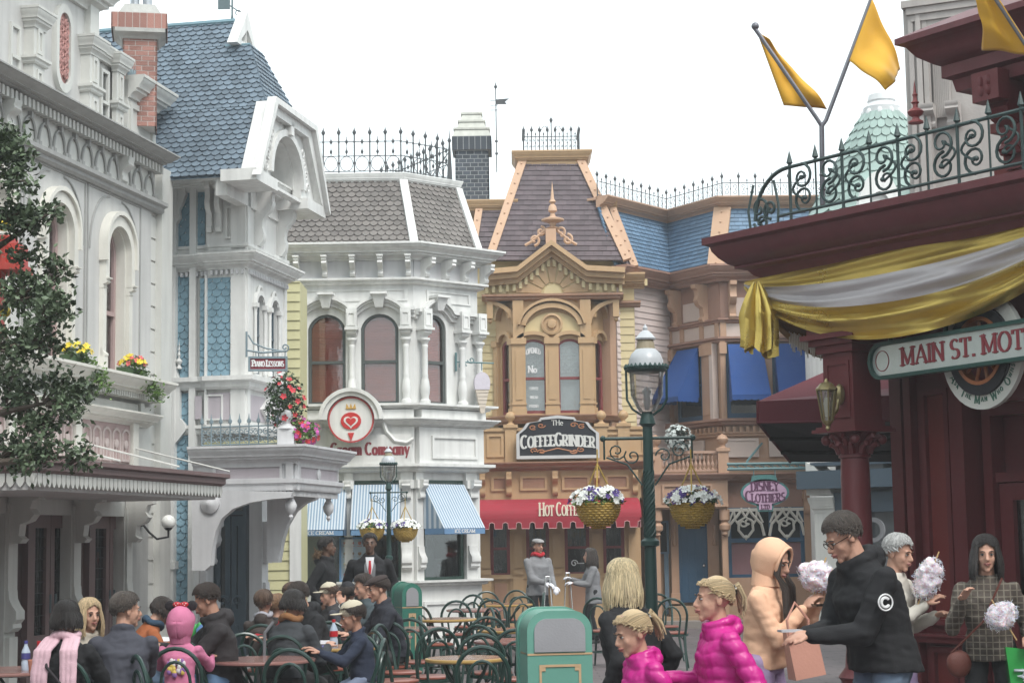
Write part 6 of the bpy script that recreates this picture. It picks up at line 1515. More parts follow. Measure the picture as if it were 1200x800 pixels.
m=MB();m.mould([SF3.xy(s3(846)),SF3.xy(s3(1003))],crown(z3_(554),z3_(554)-z3_(566),.3));m.box(SF3,s3(846),s3(1003),z3_(594),z3_(566),-.2,-.02);m.build('cornice',TAND,CL)
for x in (947,848):m=MB();m.bracket(SF3,s3(x),z3_(566),.6,.22,.14,.07,0);m.build('bracket',TAN,CL)
m=MB();u0, u1=s3(853), s3(943);m.ring(SF3,arch(u0,u1,z3_(676),z3_(594),0),arch(u0+.07,u1-.07,z3_(676)+.06,z3_(594)-.03,0),-.08,.0);m.box(SF3,u0,u1,z3_(635),z3_(630),-.07,.005);m.box(SF3,s3(902),s3(905),z3_(676),z3_(594),-.07,.004)
o=m.build('shop_window',NAVYP,CL)
m=MB();m.box(SF3,u0+.06,u1-.06,z3_(676)+.05,z3_(636),-.065,-.05)
for k in range(30):uu=u0+.08+(u1-u0-.16)*k/30;m.box(SF3,uu,uu+.02,z3_(676)+.06,z3_(636),-.05,-.042)
m.build('curtain',mat('mauve_pink_curtain',(.28,.15,.16),.8),o)
m=MB();m.box(SF3,u0+.04,u1-.04,z3_(635),z3_(595),-.3,-.28);m.build('dark_backing',DARK,CL)
FRET=mat('white_fretwork',(.62,.60,.55),.6)
for cx0, cx1 in ((853,896),(902,943)):
 m=MB();a, b=s3(cx0), s3(cx1);c=(a+b)/2;t=z3_(595);h=z3_(595)-z3_(629)
 m.box(SF3,a,b,t-.06,t,-.01,.03)
 for s in (-1,1):
  e_=c+s*(b-a)/2
  m.tube([SF3.p(e_-s*.0,t-h*.95,.01),SF3.p(e_-s*.05,t-h*.55,.01),SF3.p(e_-s*.2,t-h*.25,.01),SF3.p(e_-s*.3,t,.01)],.03,6)
  m.tube([SF3.p(e_-s*.02,t-h*.5,.01),SF3.p(e_-s*.12,t-h*.1,.01)],.022,5)
  m.tube([SF3.p(c+s*.03,t-h,.01),SF3.p(c+s*.14,t-h*.75,.01),SF3.p(c+s*.13,t-h*.45,.01),SF3.p(c,t-h*.3,.01),SF3.p(c+s*.1,t,.01)],.028,6)
  m.tube([SF3.p(c+s*.05+x,t-h*.5+y,.01) for x,y in spiral((0,0),.09,0,s*.9)],.02,5);m.tube([SF3.p(c+s*.22,t,.01),SF3.p(c+s*.2,t-h*.4,.01),SF3.p(c+s*.12,t-h*.6,.01)],.022,5)
 m.lathe(SF3.p(c,t-h*1.1,.01),[(.005,0),(.04,.05),(.02,.1)],8);m.build('fretwork',FRET,o)
m=MB();m.box(EF,e(850),e(1010),0.0,.2,-1,.1);m.box(EF,e(785),e(1010),.0,.36,-1.1,-.2);m.box(EF,e(764),e(850),0.0,.18,-1.1,-.0);m.build('steps',mat('tan_step_paint',(.33,.22,.14),.6,.1,.2),CL)
OF=EF.off(.35);ou=lambda x:OF.U(x,578);oz=lambda y:OF.V(896,y)
SN=empty('hanging_sign',OF.p(ou(896),oz(552),0),'oval lilac hanging sign with teal frame under a teal bracket','sign')
def oval(sx,sy,dy=0):
 pts=[]
 for q in range(40):
  a=-pi/2+2*pi*q/40;x, y=sx*cos(a), sy*sin(a)
  pts.append((ou(896.5)+x,oz(577)+y))
 return pts
rx, ry=(ou(925)-ou(868))/2,(oz(561)-oz(593))/2
TEALP=mat('teal_sign_paint',(.06,.17,.165),.45)
m=MB();m.prism(OF,oval(rx,ry),-.05,0);m.prism(OF,[(ou(886),oz(590)),(ou(907),oz(590)),(ou(905),oz(599)),(ou(888),oz(599))],-.05,.0);m.prism(OF,[(ou(880),oz(566)),(ou(912),oz(566)),(ou(910),oz(557)),(ou(903),oz(556)),(ou(890),oz(556)),(ou(882),oz(557))],-.05,.0)
m.build('frame',TEALP,SN)
m=MB();m.prism(OF,oval(rx*.9,ry*.85),-.02,.012);m.box(OF,ou(889),ou(904),oz(597),oz(588),-.02,.011);o=m.build('panel',mat('lilac_sign_paint',(.46,.30,.42),.5),SN)
TXT=mat('plum_lettering',(.10,.035,.08),.5)
m=MB();cc=ou(896.5)
stretch(m,'DISNEY',OF,cc,oz(575),.17,rx*1.15,w=.012,weight=.2,thin=.08,warp=lambda a,b:(a,b-(a-cc)**2*.22+.01))
stretch(m,'Clothiers',OF,cc,oz(588),.19,rx*1.62,w=.012,weight=.18,thin=.08,small=.8,warp=lambda a,b:(a,b+(a-cc)**2*.18))
stretch(m,'LTD',OF,cc,oz(596),.08,.16,w=.012,weight=.2,thin=.1)
m.build('lettering',TXT,SN)
m=MB()
for x in (884,909):m.tube([OF.p(ou(x),oz(558),0),OF.p(ou(x),oz(548),0)],.01,5)
m.tube([OF.p(ou(853),oz(549),0),OF.p(ou(956),oz(549),0)],.03,6);m.tube([OF.p(ou(853),oz(543),0),OF.p(ou(950),oz(543),0)],.03,6)
for k in range(10):c=ou(858)+(ou(950)-ou(858))*k/9;m.tube([OF.p(c+a,oz(546)+b*.5,0) for a,b in spiral((0,0),.09,0,1)],.012,4)
m.tube([OF.p(ou(875),oz(544),0),OF.p(ou(880),oz(538),-.3),OF.p(ou(906),oz(515),-1.3)],.022,6)
m.build('bracket',TEAL,SN)
# ================================================================ RED MOTOR SHOP on the right
OX=mat('oxblood_paint',(.13,.027,.031),.42,.12,.2,40,streak=.12)
OXL=mat('brick_red_panel',(.17,.032,.030),.42,.1,.2,40,streak=.1)
OXC=mat('dark_rose_cornice',(.125,.032,.038),.5,.12,.25,40,streak=.15)
GOLD=mat('gold_satin',(.66,.49,.13),.30,.12,.3,14,metal=.75,grain=(3,3,14));GOLDP=mat('gold_leaf_paint',(.5,.36,.12),.35,.1,.1,metal=.6)
SILVERC=mat('silver_white_satin',(.52,.49,.50),.35,.06,.2,14,metal=.2,grain=(3,3,14))
GIRON=mat('verdigris_iron',(.035,.062,.06),.5,.2,.25,60)
_r=ray(-925,628);AR=math.degrees(atan2(_r.x,_r.y))
_e=at(822,281,15.5)
dR=(-sin(radians(AR)),-cos(radians(AR)))
RE=Fr((_e.x,_e.y),dR)
r_=lambda x, y, w=0:RE.uv(x,y,w)
zE=RE.V(822,281);zEb=RE.V(867,323,-.45)
eR=9.0
RB=empty('red_shop',RE.p(3,0,-2),'oxblood red corner shop with deep moulded cornice and panelled front','building')
OV=.48
wallp=[RE.xy(OV,-5.5),RE.xy(OV,-OV),RE.xy(eR,-OV)]
prof=[(-.25,zE+.01),(OV,zE+.01),(OV,zE-.05),(OV-.05,zE-.07),(OV-.06,zE-.11),(OV-.10,zE-.17),(OV-.16,zE-.23),(OV-.2,zE-.25),(OV-.2,zE-.27),(.2,zE-.29),(.17,zE-.33),(.12,zE-.36),(.07,zE-.40),(.07,zEb+.04),(.02,zEb),(-.25,zEb)]
m=MB();m.mould(wallp,prof);m.build('cornice',OXC,RB)
m=MB()
wb=[RE.xy(OV-.09,-5.5),RE.xy(OV-.09,-OV+.09),RE.xy(eR,-OV+.09)]
for i in (1, ):
 f=Fr(wb[i],(wb[i+1][0]-wb[i][0],wb[i+1][1]-wb[i][1]));LL=eR-OV
 m.tube([f.p(0,zEb+.10,0),f.p(LL,zEb+.10,0)],.022,6)
 for k in range(int(LL/.42)):
  u=.2+k*.42
  for j in range(3):m.lathe(f.p(u+j*.035,zEb+.10,0),[(.024,-.01),(.04,.005),(.024,.02)],8,axis=Vector((f.d.x,f.d.y,0)))
  m.tube([f.p(u+.12,zEb+.135,0),f.p(u+.3,zEb+.11,.01)],[.02,.006],5)
m.build('leaf_moulding',OXC,RB)
m=MB()
m.mould([RE.xy(OV,-5.5),RE.xy(OV,-OV),RE.xy(eR,-OV)],[(-.35,zEb+.02),(-.02,zEb+.02),(-.02,zEb-.42),(-.05,zEb-.42),(-.05,zEb-.46),(-.35,zEb-.46)])
m.box(RE,OV-.3,eR,zE-.04,zE-.0,-5.5,-OV+.2)
m.box(RE,OV+.3,eR,zEb-.2,zEb-.15,-5.5,-OV-.3)
m.build('beam',OX,RB)
zW=zEb-.3
col_xy=at(1001,520,15.0)
cf=Fr((col_xy.x,col_xy.y),dR)
SW=RE.off(-1.25)
sw=lambda x, y=600:SW.U(x,y)
m=MB();uW=sw(1047)
m.box(SW,uW,eR,0,zW,-4.2,-.35);m.box(SW,uW,sw(1060),0,zW,-.3,0);m.box(SW,sw(1060),sw(1066),0,zW,-.3,-.05)
m.box(SW,sw(1066),sw(1074),0,zW,-.3,.03);m.box(SW,sw(1074),sw(1120),0,zW,-.3,-.06)
m.box(SW,sw(1120),sw(1136),0,zW,-.3,.04);m.box(SW,uW-.02,eR,0,.22,-.3,.07)
m.box(SW,sw(1136),eR,2.72,zW,-.3,-.03)
m.build('wall',OX,RB)
m=MB()
zk=lambda y, x=1100:SW.V(x,y)
a, b=sw(1083), sw(1115)
for v0, v1 in ((zk(732),zk(455)),(.3,zk(757))):
 m.ring(SW,arch(a,b,v0,v1,0),arch(a+.045,b-.045,v0+.05,v1-.05,0),-.06,.0)
m.box(SW,sw(1062),sw(1136),zk(752),zk(745),-.1,.09);m.box(SW,sw(1062),sw(1136),zk(745)-.0,zk(742),-.1,.12)
m.build('panel_moulding',OX,RB)
m=MB();m.box(SW,a+.04,b-.04,zk(732)+.05,zk(455)-.05,-.06,-.045);m.box(SW,a+.04,b-.04,.35,zk(757)-.05,-.06,-.045);m.build('panel',OXL,RB)
m=MB();dx0, dx1=sw(1142), sw(1142)+3.4;DF=SW.off(-.28);zD=2.72
m.ring(DF,arch(dx0-.02,dx1,0,zD,0),arch(dx0+.07,dx1-.07,.0,zD-.1,0),-.05,.12);m.box(DF,dx0,dx1,zD-.65,zD-.57,-.03,.08);o=m.build('door_frame',OX,RB)
for k in range(3):
 x0=dx0+.08+k*1.0;x1=x0+.92
 e_=MB();e_.ring(DF,arch(x0,x1,.02,zD-.66,0),arch(x0+.13,x1-.13,.75,zD-.8,0),-.02,.05);e_.box(DF,x0+.13,x1-.13,.2,.75,-.02,.03);dd=e_.build('door',OX,RB)
 g=MB();g.box(DF,x0+.1,x1-.1,.7,zD-.78,-.005,.0);g.build('pane',GLASSD,dd)
 g=MB();g.tube([DF.p(x1-.06,.95,.05),DF.p(x1-.06,.98,.1),DF.p(x1-.06,1.65,.1),DF.p(x1-.06,1.68,.05)],.016,8);g.build('handle',GOLDP,dd)
 g=MB();g.ring(DF,circle(((x0+x1)/2,1.75),.15,22,.24),circle(((x0+x1)/2,1.75),.13,22,.22),.002,.006)
 g.ring(DF,circle(((x0+x1)/2,1.75),.08,18,.13),circle(((x0+x1)/2,1.75),.065,18,.115),.002,.006);g.build('etched_oval',mat('etched_white',(.30,.32,.32),.6),dd)
m=MB();m.box(DF,dx0-.1,eR,0,zD,-.4,-.3);m.build('dark_backing',DARK,RB)
CU_=lambda x, y:cf.U(x,y)
zc2=lambda y:cf.V(1001,y)
m=MB();o=cf.p(0,0,0);rS=(cf.U(1014,600)-cf.U(989,600))/2*.98
m.lathe(o,[(rS*2,0),(rS*2,.25),(rS*1.5,.28),(rS*1.5,.45),(rS*1.7,.48),(rS*1.2,.56),(rS*1.08,.7),(rS*1.04,zc2(560)),(rS,zc2(537)),(rS*1.15,zc2(536)),(rS*1.15,zc2(533))],22)
cap=m.build('column',OX,RB)
m=MB();h0, h1=zc2(534), zc2(507)
m.lathe(o+Vector((0,0,h0)),[(rS*.98,0),(rS*1.05,(h1-h0)*.3),(rS*1.3,(h1-h0)*.75),(rS*1.75,h1-h0)],20)
for ring_,(zz,rr,n) in enumerate(((.1,1.12,10),(.45,1.3,10))):
 for k in range(n):
  a_=2*pi*(k+.5*ring_)/n;c=Vector((cos(a_),sin(a_),0));b0=o+c*rS*rr*.95+Vector((0,0,h0+(h1-h0)*zz))
  m.tube([b0,b0+c*.02+Vector((0,0,(h1-h0)*.3)),b0+c*.07+Vector((0,0,(h1-h0)*.42)),b0+c*.085+Vector((0,0,(h1-h0)*.3))],[.03,.032,.024,.01],6)
for k in range(4):
 a_=radians(AR)+pi/4+k*pi/2;c=Vector((sin(a_),cos(a_),0));b0=o+c*rS*1.7+Vector((0,0,h1-.06));m.ball(b0+c*.03,.045,n=8,m=6)
s_=rS*2.1;m.box(cf,-s_,s_,zc2(507),zc2(503),-s_,s_);m.box(cf,-s_*.9,s_*.9,zc2(503),zc2(500),-s_*.9,s_*.9)
m.build('leaf_capital',OX,RB)
m=MB();s_=rS*1.42
m.box(cf,-s_,s_,zc2(502),zc2(414),-s_,s_);m.box(cf,-s_*1.1,s_*1.1,zc2(500),zc2(493),-s_*1.1,s_*1.1)
for g_ in (cf,Fr(cf.xy(-s_,-s_),tuple(cf.n))):
 u0=-s_ if g_ is cf else 0
 g2=g_ if g_ is cf else g_
 w0=s_ if g_ is cf else 0
 m.ring(g_,arch(u0+.035,u0+2*s_-.035,zc2(490),zc2(424),0),arch(u0+.06,u0+2*s_-.06,zc2(490)+.03,zc2(424)-.03,0),w0-.005,w0+.012)
for k,(ya,yb,q) in enumerate(((414,405,1.25),(405,398,1.5),(398,392,1.8),(392,375,1.55))):m.box(cf,-s_*q,s_*q,zc2(ya),zc2(yb),-s_*q,s_*q)
m.box(cf,-s_*1.45,s_*1.45,zc2(375),zEb-.1,-s_*1.45,s_*1.45)
m.build('pier',OX,RB)
m=MB()
for k in range(26):
 u, v=cf.uv(925+k*1.9,388+k*.5+(k%3),-.2);m.tube([cf.p(u,v,-.2),cf.p(u,v-.12-.02*(k%4),-.2)],.006,4)
m.build('tassel_fringe',mat('pale_fringe',(.5,.47,.42),.6),RB)
q=cf.p(-s_*1.0,zc2(470),s_*.2)
lc=at(969,468,14.6)
WL=empty('wall_lantern',(lc.x,lc.y,lc.z),'brass coach lantern on a curved bracket beside the red corner pier','lamp')
k=14.6/F_PX;BR_=mat('aged_brass',(.30,.25,.13),.35,.2,.2,40,metal=.75)
m=MB();m.lathe(lc+Vector((0,0,15*k)),[(.005,10*k),(1.5*k,9*k),(2.5*k,7*k),(3*k,5.5*k),(7*k,4.5*k),(10*k,1*k),(13*k,-2*k),(13*k,-4*k),(11*k,-5*k)][::-1],8)
m.lathe(lc+Vector((0,0,-25*k)),[(1*k,-12*k),(3*k,-9*k),(2*k,-6*k),(6*k,-2*k),(6.5*k,0)],8)
for i in range(8):
 a_=2*pi*i/8;c=Vector((cos(a_),sin(a_),0));m.tube([lc+c*(11.5*k)+Vector((0,0,11*k)),lc+c*(6.2*k)+Vector((0,0,-25*k))],.007,4)
m.build('frame',BR_,WL)
m=MB();m.lathe(lc,[(5.8*k,-25*k),(11*k,11*k)],8);m.build('glass',glass('lantern_glass',(.8,.82,.75),.25,.2),WL)
m=MB();m.lathe(lc,[(.02,-20*k),(.03,-5*k),(.02,2*k)],8);m.build('mantle',mat('frosted_mantle',(.7,.68,.6),.6),WL)
pp=at(984,462,14.85)
m=MB();m.ball(pp,.045,.045,.09,n=8);m.tube([pp,pp+(lc-pp)*.25+Vector((0,0,-.12)),Vector((lc.x,lc.y,lc.z-.16))+(pp-lc)*.3,Vector((lc.x,lc.y,lc.z-.24))],.016,6);m.build('bracket',BR_,WL)
def drape(root,f,P,Q,sag0,sag1,bands,w0,name='drape',amp=.035,n=48,seed=3):
 """cloth hung between P and Q (u, v); top edge sags sag0, bottom edge sag1; bands = [(share, material)...]"""
 r=random.Random(seed);tot=sum(b[0] for b in bands);k0=0;rows=40;ph=[r.uniform(0,6) for _ in range(7)]
 share=[0]
 for b in bands:share.append(share[-1]+b[0]/tot)
 for bi,(sh,mt) in enumerate(bands):
  m=MB();s0, s1=share[bi], share[bi+1];nr=max(3,int(rows*(s1-s0)));vs=[]
  for j in range(nr+1):
   s=s0+(s1-s0)*j/nr
   for i in range(n+1):
    t=i/n;g=4*t*(1-t)
    u=P[0]+(Q[0]-P[0])*t;top=P[1]+(Q[1]-P[1])*t-sag0*g;bot=P[1]+(Q[1]-P[1])*t-sag1*g**.8
    pin=.03*(1-g)
    v=top+(bot-top)*s-pin*s*2
    fold=sin(s*26+ph[0]+2.2*sin(t*5+ph[1]))*.6+sin(s*47+ph[2]+1.5*sin(t*9+ph[3]))*.35+sin(s*13+t*7+ph[4])*.4
    w=w0+amp*fold*(.35+.65*min(1,g*1.6))*(.5+s)+.10*sin(s*pi)*g+.03
    vs.append(f.p(u,v,w))
  m.add(vs,[(j*(n+1)+i,j*(n+1)+i+1,(j+1)*(n+1)+i+1,(j+1)*(n+1)+i) for j in range(nr) for i in range(n)])
  m.build(name if mt is GOLD else 'white_band',mt,root,smooth=60,recalc=False)
dfr=RE.off(-OV+.06)
P_=dfr.uv(878,331);P2_=dfr.uv(1240,268)
BU=empty('gold_bunting',dfr.p(P_[0],P_[1],0),'gold and silver satin swag draped under the red shop cornice','bunting')
mid=dfr.uv(1060,384);g_mid=4*((mid[0]-P_[0])/(P2_[0]-P_[0]))*(1-(mid[0]-P_[0])/(P2_[0]-P_[0]))
tline=P_[1]+(P2_[1]-P_[1])*(mid[0]-P_[0])/(P2_[0]-P_[0])
Qd=dfr.uv(1300,240)
drape(BU,dfr,(P_[0],P_[1]),(Qd[0],Qd[1]+.02),-.02,(tline-mid[1])*1.25,[(.30,GOLD),(.32,SILVERC),(.38,GOLD)],.03)
df2=Fr(RE.xy(OV-.06,-5.0),(-RE.n.x*-1,-RE.n.y*-1));df2=Fr(RE.xy(OV-.08,-4.5),tuple(RE.n))
LL=4.5-OV+.06
BU2=empty('gold_bunting',df2.p(LL,P_[1],0),'shaded gold and white swag on the return side of the red shop cornice','bunting')
m_in=RE.off(-.95)
Pa, Pb=m_in.uv(884,338), m_in.uv(1010,330)
inner=Fr((dfr.p(P_[0],0,-.04).x,dfr.p(P_[0],0,-.04).y),(at(1010,380,16.6).x-dfr.p(P_[0],0,0).x,at(1010,380,16.6).y-dfr.p(P_[0],0,0).y))
a0=inner.uv(884,334);b0=inner.uv(1040,352)
drape(BU2,inner,(0.02,a0[1]),(b0[0],b0[1]),.10,.62,[(.5,SILVERC),(.5,mat('shaded_gold_satin',(.22,.13,.045),.4,.1,.2,14,metal=.3,grain=(3,3,14)))],0,amp=.02,seed=9)  # gold cloth darkened in its base colour for the shaded side
TS=empty('gold_tassel',dfr.p(P_[0],P_[1],0),'gathered gold satin tail hanging from the corner of the red cornice','bunting')
tp=at(886,331,15.35);k=15.35/F_PX;vs=[];n=64;rows=30;m=MB()
r=random.Random(5)
for j in range(rows+1):
 t=j/rows;wd=(3+13.5*min(1,t*2.2)**.7)*k;z_=tp.z-t*86*k
 for i in range(n):
  a_=2*pi*i/n;fold=1+.32*sin(a_*7+t*1.5)*min(1,t*3+.2)+.16*sin(a_*13+2*t+1);zz=z_+(.035*sin(a_*5)+.04*(cos(a_)<.2))*t**4
  vs.append((tp.x+wd*fold*cos(a_)+.02*t*sin(3*t),tp.y+wd*.75*fold*sin(a_)-.05,zz))
m.add(vs,[(j*n+i,j*n+(i+1)%n,(j+1)*n+(i+1)%n,(j+1)*n+i) for j in range(rows) for i in range(n)]);m.build('cloth',GOLD,TS,smooth=60,recalc=False)
SB=RE.off(-.62);SB=Fr(SB.xy(0),dR)
sa=SB.uv(1016,431);
_b1=at(1034,430,14.55);_far=ray(-460,628)
d2=Vector((-_far.x,-_far.y)).normalized();SBf=Fr((_b1.x,_b1.y),(d2.x,d2.y))
zs=lambda x, y:SBf.V(x,y)
zC=SBf.V(1034,423);hR=(SBf.V(1034,402)-SBf.V(1034,446))/2;us=0.0;ue=SBf.U(1300,400)
def pill(r,u1):return [(us+r*0-r*sin(q*pi/14)*1.0,zC-r*cos(q*pi/14)*-1) for q in range(15)][::1]
def stadium(r,u1):return [(-r*sin(q*pi/16),zC+r*cos(q*pi/16)) for q in range(17)]+[(u1,zC-r),(u1,zC+r)]
SNB=empty('long_sign',(SBf.o.x,SBf.o.y,zC),'long silver sign board with green rounded frame and maroon capitals','sign')
DG=mat('deep_green_frame',(.015,.06,.05),.35,.1,.1);MIR=mat('silvered_sign_face',(.55,.60,.58),.22,.12,.3,5,metal=.45)
m=MB();m.ring(SBf,stadium(hR,ue),stadium(hR*.80,ue-.04),-.05,.03);m.prism(SBf,stadium(hR*.9,ue-.03),-.05,-.01);m.build('frame',DG,SNB)
m=MB();m.prism(SBf,stadium(hR*.8,ue-.05),-.012,.0);m.build('face',MIR,SNB)
m=MB();tu=SBf.uv(1056,425)[0];te=SBf.uv(1200,400)[0]
tt=MB();wl=lettering(tt,SBf,'MAIN ST. MOT',tu,0,hR*.95,weight=.2,thin=.07,align='l')
lettering(m,SBf,'MAIN ST. MOTORS',tu,zC-hR*.42,hR*.95,.0,.2,.07,True,(te-tu)/wl*1.0,.06,'l')
m.build('lettering',MAROON,SNB)
m=MB();cx_=SBf.uv(1034,423)[0];m.ring(SBf,circle((cx_,zC),hR*.56,30),circle((cx_,zC),hR*.52,30),0,.004);m.build('ring_emblem',MAROON,SNB)
m=MB()
for x in (1040,1105):uu=SBf.U(x,400);m.tube([SBf.p(uu,zC+hR,-.03),SBf.p(uu,zC+hR+.5,-.1)],.02,6)
m.tube([SBf.p(-hR,zC,0),SBf.p(-hR-.15,zC,-.15)],.03,6);m.build('hanger',DG,SNB)
WF=SBf.off(-.16);wc=WF.uv(1152,411);wR=WF.V(1152,411)-WF.V(1152,480)
WE=empty('wheel_emblem',WF.p(wc[0],wc[1],0),'round motor wheel emblem with orange spokes and white lettered ring behind the long sign','sign')
def ann(f,c,r0,r1,w0,w1,mt,nm,n=40):m=MB();m.ring(f,circle(c,r1,n),circle(c,r0,n),w0,w1);return m.build(nm,mt,WE)
wh=ann(WF,wc,wR*.76,wR,-.02,.02,mat('white_enamel',(.58,.58,.54),.4),'lettered_ring')
m=MB();msg='ASK THE MAN WHO OWNS ONE';R=wR*.82;ang=radians(205)
for i, ch in enumerate(msg):
 if ch==' ':ang+=radians(5);continue
 big=i==0 or msg[i-1]==' '
 hh=wR*(.14 if big else .075);gw=GL[ch][0]*hh;da=(gw+.012)/R;ca=ang+da/2
 lettering(m,WF,ch,wc[0],wc[1],hh,.02,.14,.06,False,1,0,warp=lambda a,b:(wc[0]+(R+hh*.6-(b-wc[1]))*cos(ca+(a-wc[0])/R),wc[1]+(R+hh*.6-(b-wc[1]))*sin(ca+(a-wc[0])/R)))
 ang+=da
m.build('lettering',mat('green_lettering',(.05,.14,.10),.5),wh)
ann(WF,wc,wR*.58,wR*.76,-.05,.05,mat('black_tyre',(.02,.02,.025),.6),'tyre')
ORW=mat('varnished_orange_wood',(.38,.13,.045),.35,.15,.1)
ann(WF,wc,wR*.52,wR*.585,-.04,.055,ORW,'rim')
m=MB()
for k in range(12):
 a_=2*pi*k/12+.15;m.tube([WF.p(wc[0]+.06*cos(a_),wc[1]+.06*sin(a_),0),WF.p(wc[0]+wR*.54*cos(a_),wc[1]+wR*.54*sin(a_),0)],[.02,.013],6)
m.lathe(WF.p(wc[0],wc[1],-.05),[(.07,0),(.07,.08),(.04,.1)],14,axis=Vector((WF.n.x,WF.n.y,0)));m.build('spokes',ORW,WE)
m=MB();m.tube([WF.p(wc[0],wc[1]+wR*.9,0),WF.p(wc[0],zEb,0)],.02,6);m.build('hanger',DG,WE)
m=MB();gq=at(1038,388,15.2)
fz=Fr((gq.x,gq.y),dR);m.box(fz,-.05,.04,gq.z-.12,gq.z+.12,0,.04)
for s in (-1,1):
 for k_ in range(3):m.tube([fz.p(s*(.12+.06*k_)+a,gq.z+.02*k_+b,.02) for a,b in spiral((0,0),.06,k_,s*1.2)],.014,5)
gb_=m.build('gilt_bracket',GOLDP,RB)
MAW=mat('maroon_canvas',(.095,.014,.022),.8,.1,.3,50)
p1=at(888,470,17.2);p2=at(977,431,18.2);p3=at(1075,452,18.0);p1b=at(888,495,17.2);p4=at(1075,492,16.2);p4t=at(1075,462,16.2)
AM=empty('maroon_awning',(p1.x,p1.y,p1.z-.3),'dark maroon street awning reaching out behind the red corner column','awning')
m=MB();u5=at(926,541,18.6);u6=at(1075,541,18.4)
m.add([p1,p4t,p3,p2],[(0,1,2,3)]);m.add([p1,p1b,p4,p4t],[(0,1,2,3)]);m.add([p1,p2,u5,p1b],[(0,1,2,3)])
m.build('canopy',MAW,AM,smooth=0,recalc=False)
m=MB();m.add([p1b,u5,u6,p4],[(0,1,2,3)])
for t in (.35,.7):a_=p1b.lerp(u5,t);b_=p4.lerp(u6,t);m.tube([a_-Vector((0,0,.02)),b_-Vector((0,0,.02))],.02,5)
m.build('underside',mat('black_underside',(.012,.01,.01),.8),AM,smooth=0,recalc=False)  # separate near-black sheet under the maroon canvas
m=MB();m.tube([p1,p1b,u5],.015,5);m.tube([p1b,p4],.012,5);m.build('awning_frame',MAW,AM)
SS=Fr.two((948,600,30.0),(1062,600,29.0));su=lambda x, y=600:SS.U(x,y);sz=lambda y:SS.V(1000,y)
SH=empty('side_shop',SS.p(su(1000),0,-.5),'dark shopfront in the side street with navy fascia seen past the red column','building')
m=MB();m.box(SS,su(975),su(1075),0,sz(470),-2,-.2);m.build('wall',mat('slate_blue_wall',(.10,.115,.13),.6),SH)
m=MB();m.box(SS,su(950),su(1070),sz(572),sz(551),-.2,.5);m.box(SS,su(985),su(1070),sz(600),sz(577),-.2,.25);m.box(SS,su(960),su(1070),sz(545),sz(541),-.2,.3);m.build('fascia',mat('navy_fascia',(.05,.075,.10),.5),SH)
m=MB();m.box(SS,su(1008),su(1043),sz(550),sz(540),-.1,.2);m.box(SS,su(1025),su(1047),sz(690),sz(600),-.1,.0);m.build('shop_window',mat('grey_shop_glass',(.16,.17,.175),.2),SH)
m=MB();cc=(su(1031),sz(621));m.ring(SS,circle(cc,.2,24),circle(cc,.13,24),.25,.3);m.box(SS,su(1016),su(1020),sz(650),sz(608),.25,.3);m.build('round_sign',mat('pale_sign',(.2,.2,.21),.5),SH)
m=MB();m.box(SS,su(962),su(986),.0,sz(590),-.3,.25);m.mould([SS.xy(su(962),-.3),SS.xy(su(962),.25),SS.xy(su(986),.25)],crown(sz(582),.25,.08));m.prism(SS,[(su(955),sz(579)),(su(985),sz(579)),(su(975),sz(560)),(su(965),sz(545)),(su(955),sz(540))],-.3,.3)
m.build('white_pier',GREYT,SH)
TWf=RE.off(-.95);tw=lambda x, y=150:TWf.U(x,y)
zt0, tipv=TWf.V(1048,48,.5), 0
TU=empty('roof_tower',TWf.p(tw(1120),zE,-1),'dark red bracketed tower storey rising above the iron railing','tower')
CT=RE.off(-.55);zct=CT.V(1048,48);uct=CT.U(1048,48)
m=MB();ub=uct+.42
pth=[CT.xy(ub,-3.0),CT.xy(ub,-.42),CT.xy(ub+5,-.42)]
m.mould(pth,[(-.3,zct+.25),(-.3,zct+.32),(.0,zct+.22),(.42,zct+.01),(.42,zct-.04),(.36,zct-.06),(.30,zct-.15),(.2,zct-.22),(.16,zct-.24),(.16,zct-.34),(.1,zct-.36),(.08,zct-.46),(-.3,zct-.46)]);m.build('cornice',OXC,TU)
m=MB();bodyf=CT.off(-.42-.18);m.box(bodyf,ub+.16,ub+5,zE,zct-.3,-2.4,0)
m.box(bodyf,ub+.1,ub+5,zE,zE+.35,-2.4,.05);m.box(bodyf,ub+.12,ub+5,zE+.62,zE+.70,-2.4,.1);m.build('wall',OXL,TU)
for k in range(4):
 uu=ub+.34+k*.52;m=MB();m.bracket(bodyf,uu,zct-.42,.62,.34,.2,0,1);m.box(bodyf,uu-.13,uu+.13,zct-.64,zct-.40,.28,.42)
 for s in range(4):a_=s*pi/2+pi/4;m.ball(bodyf.p(uu+.05*cos(a_),zct-.52+.05*sin(a_),.42),.035,.02,.05,n=6,m=4)
 m.box(bodyf,uu-.1,uu+.1,zE+.3,zct-1.0,0,.08);m.build('bracket',OX,TU)
m=MB();qq=TWf.p(tw(1101,130),TWf.V(1101,150),.3);m.lathe(qq,scaled(FIN,.07,.36),10);m.build('finial',mat('rose_red_paint',(.24,.06,.06),.5),TU)
GK=Fr.two((1060,60,21.5),(1300,60,20.5));gk=lambda x, y=60:GK.U(x,y);gz=lambda y:GK.V(1065,y)
KB=empty('stone_block',GK.p(1.2,0,-1),'pale grey stone building with layered pilaster behind the red tower','building')
m=MB();m.box(GK,gk(1072),4,0,gz(8),-2.5,-.15)
for i,(x,o_) in enumerate(((1060,.0),(1066,.05),(1070,.02),(1075,.07),(1082,.04))):m.box(GK,gk(x),4,0,gz(2+i*2),-.14-.001*i,o_) if False else m.box(GK,gk(x),gk(x)+.06,0,gz(4+i*4),-.3,o_)
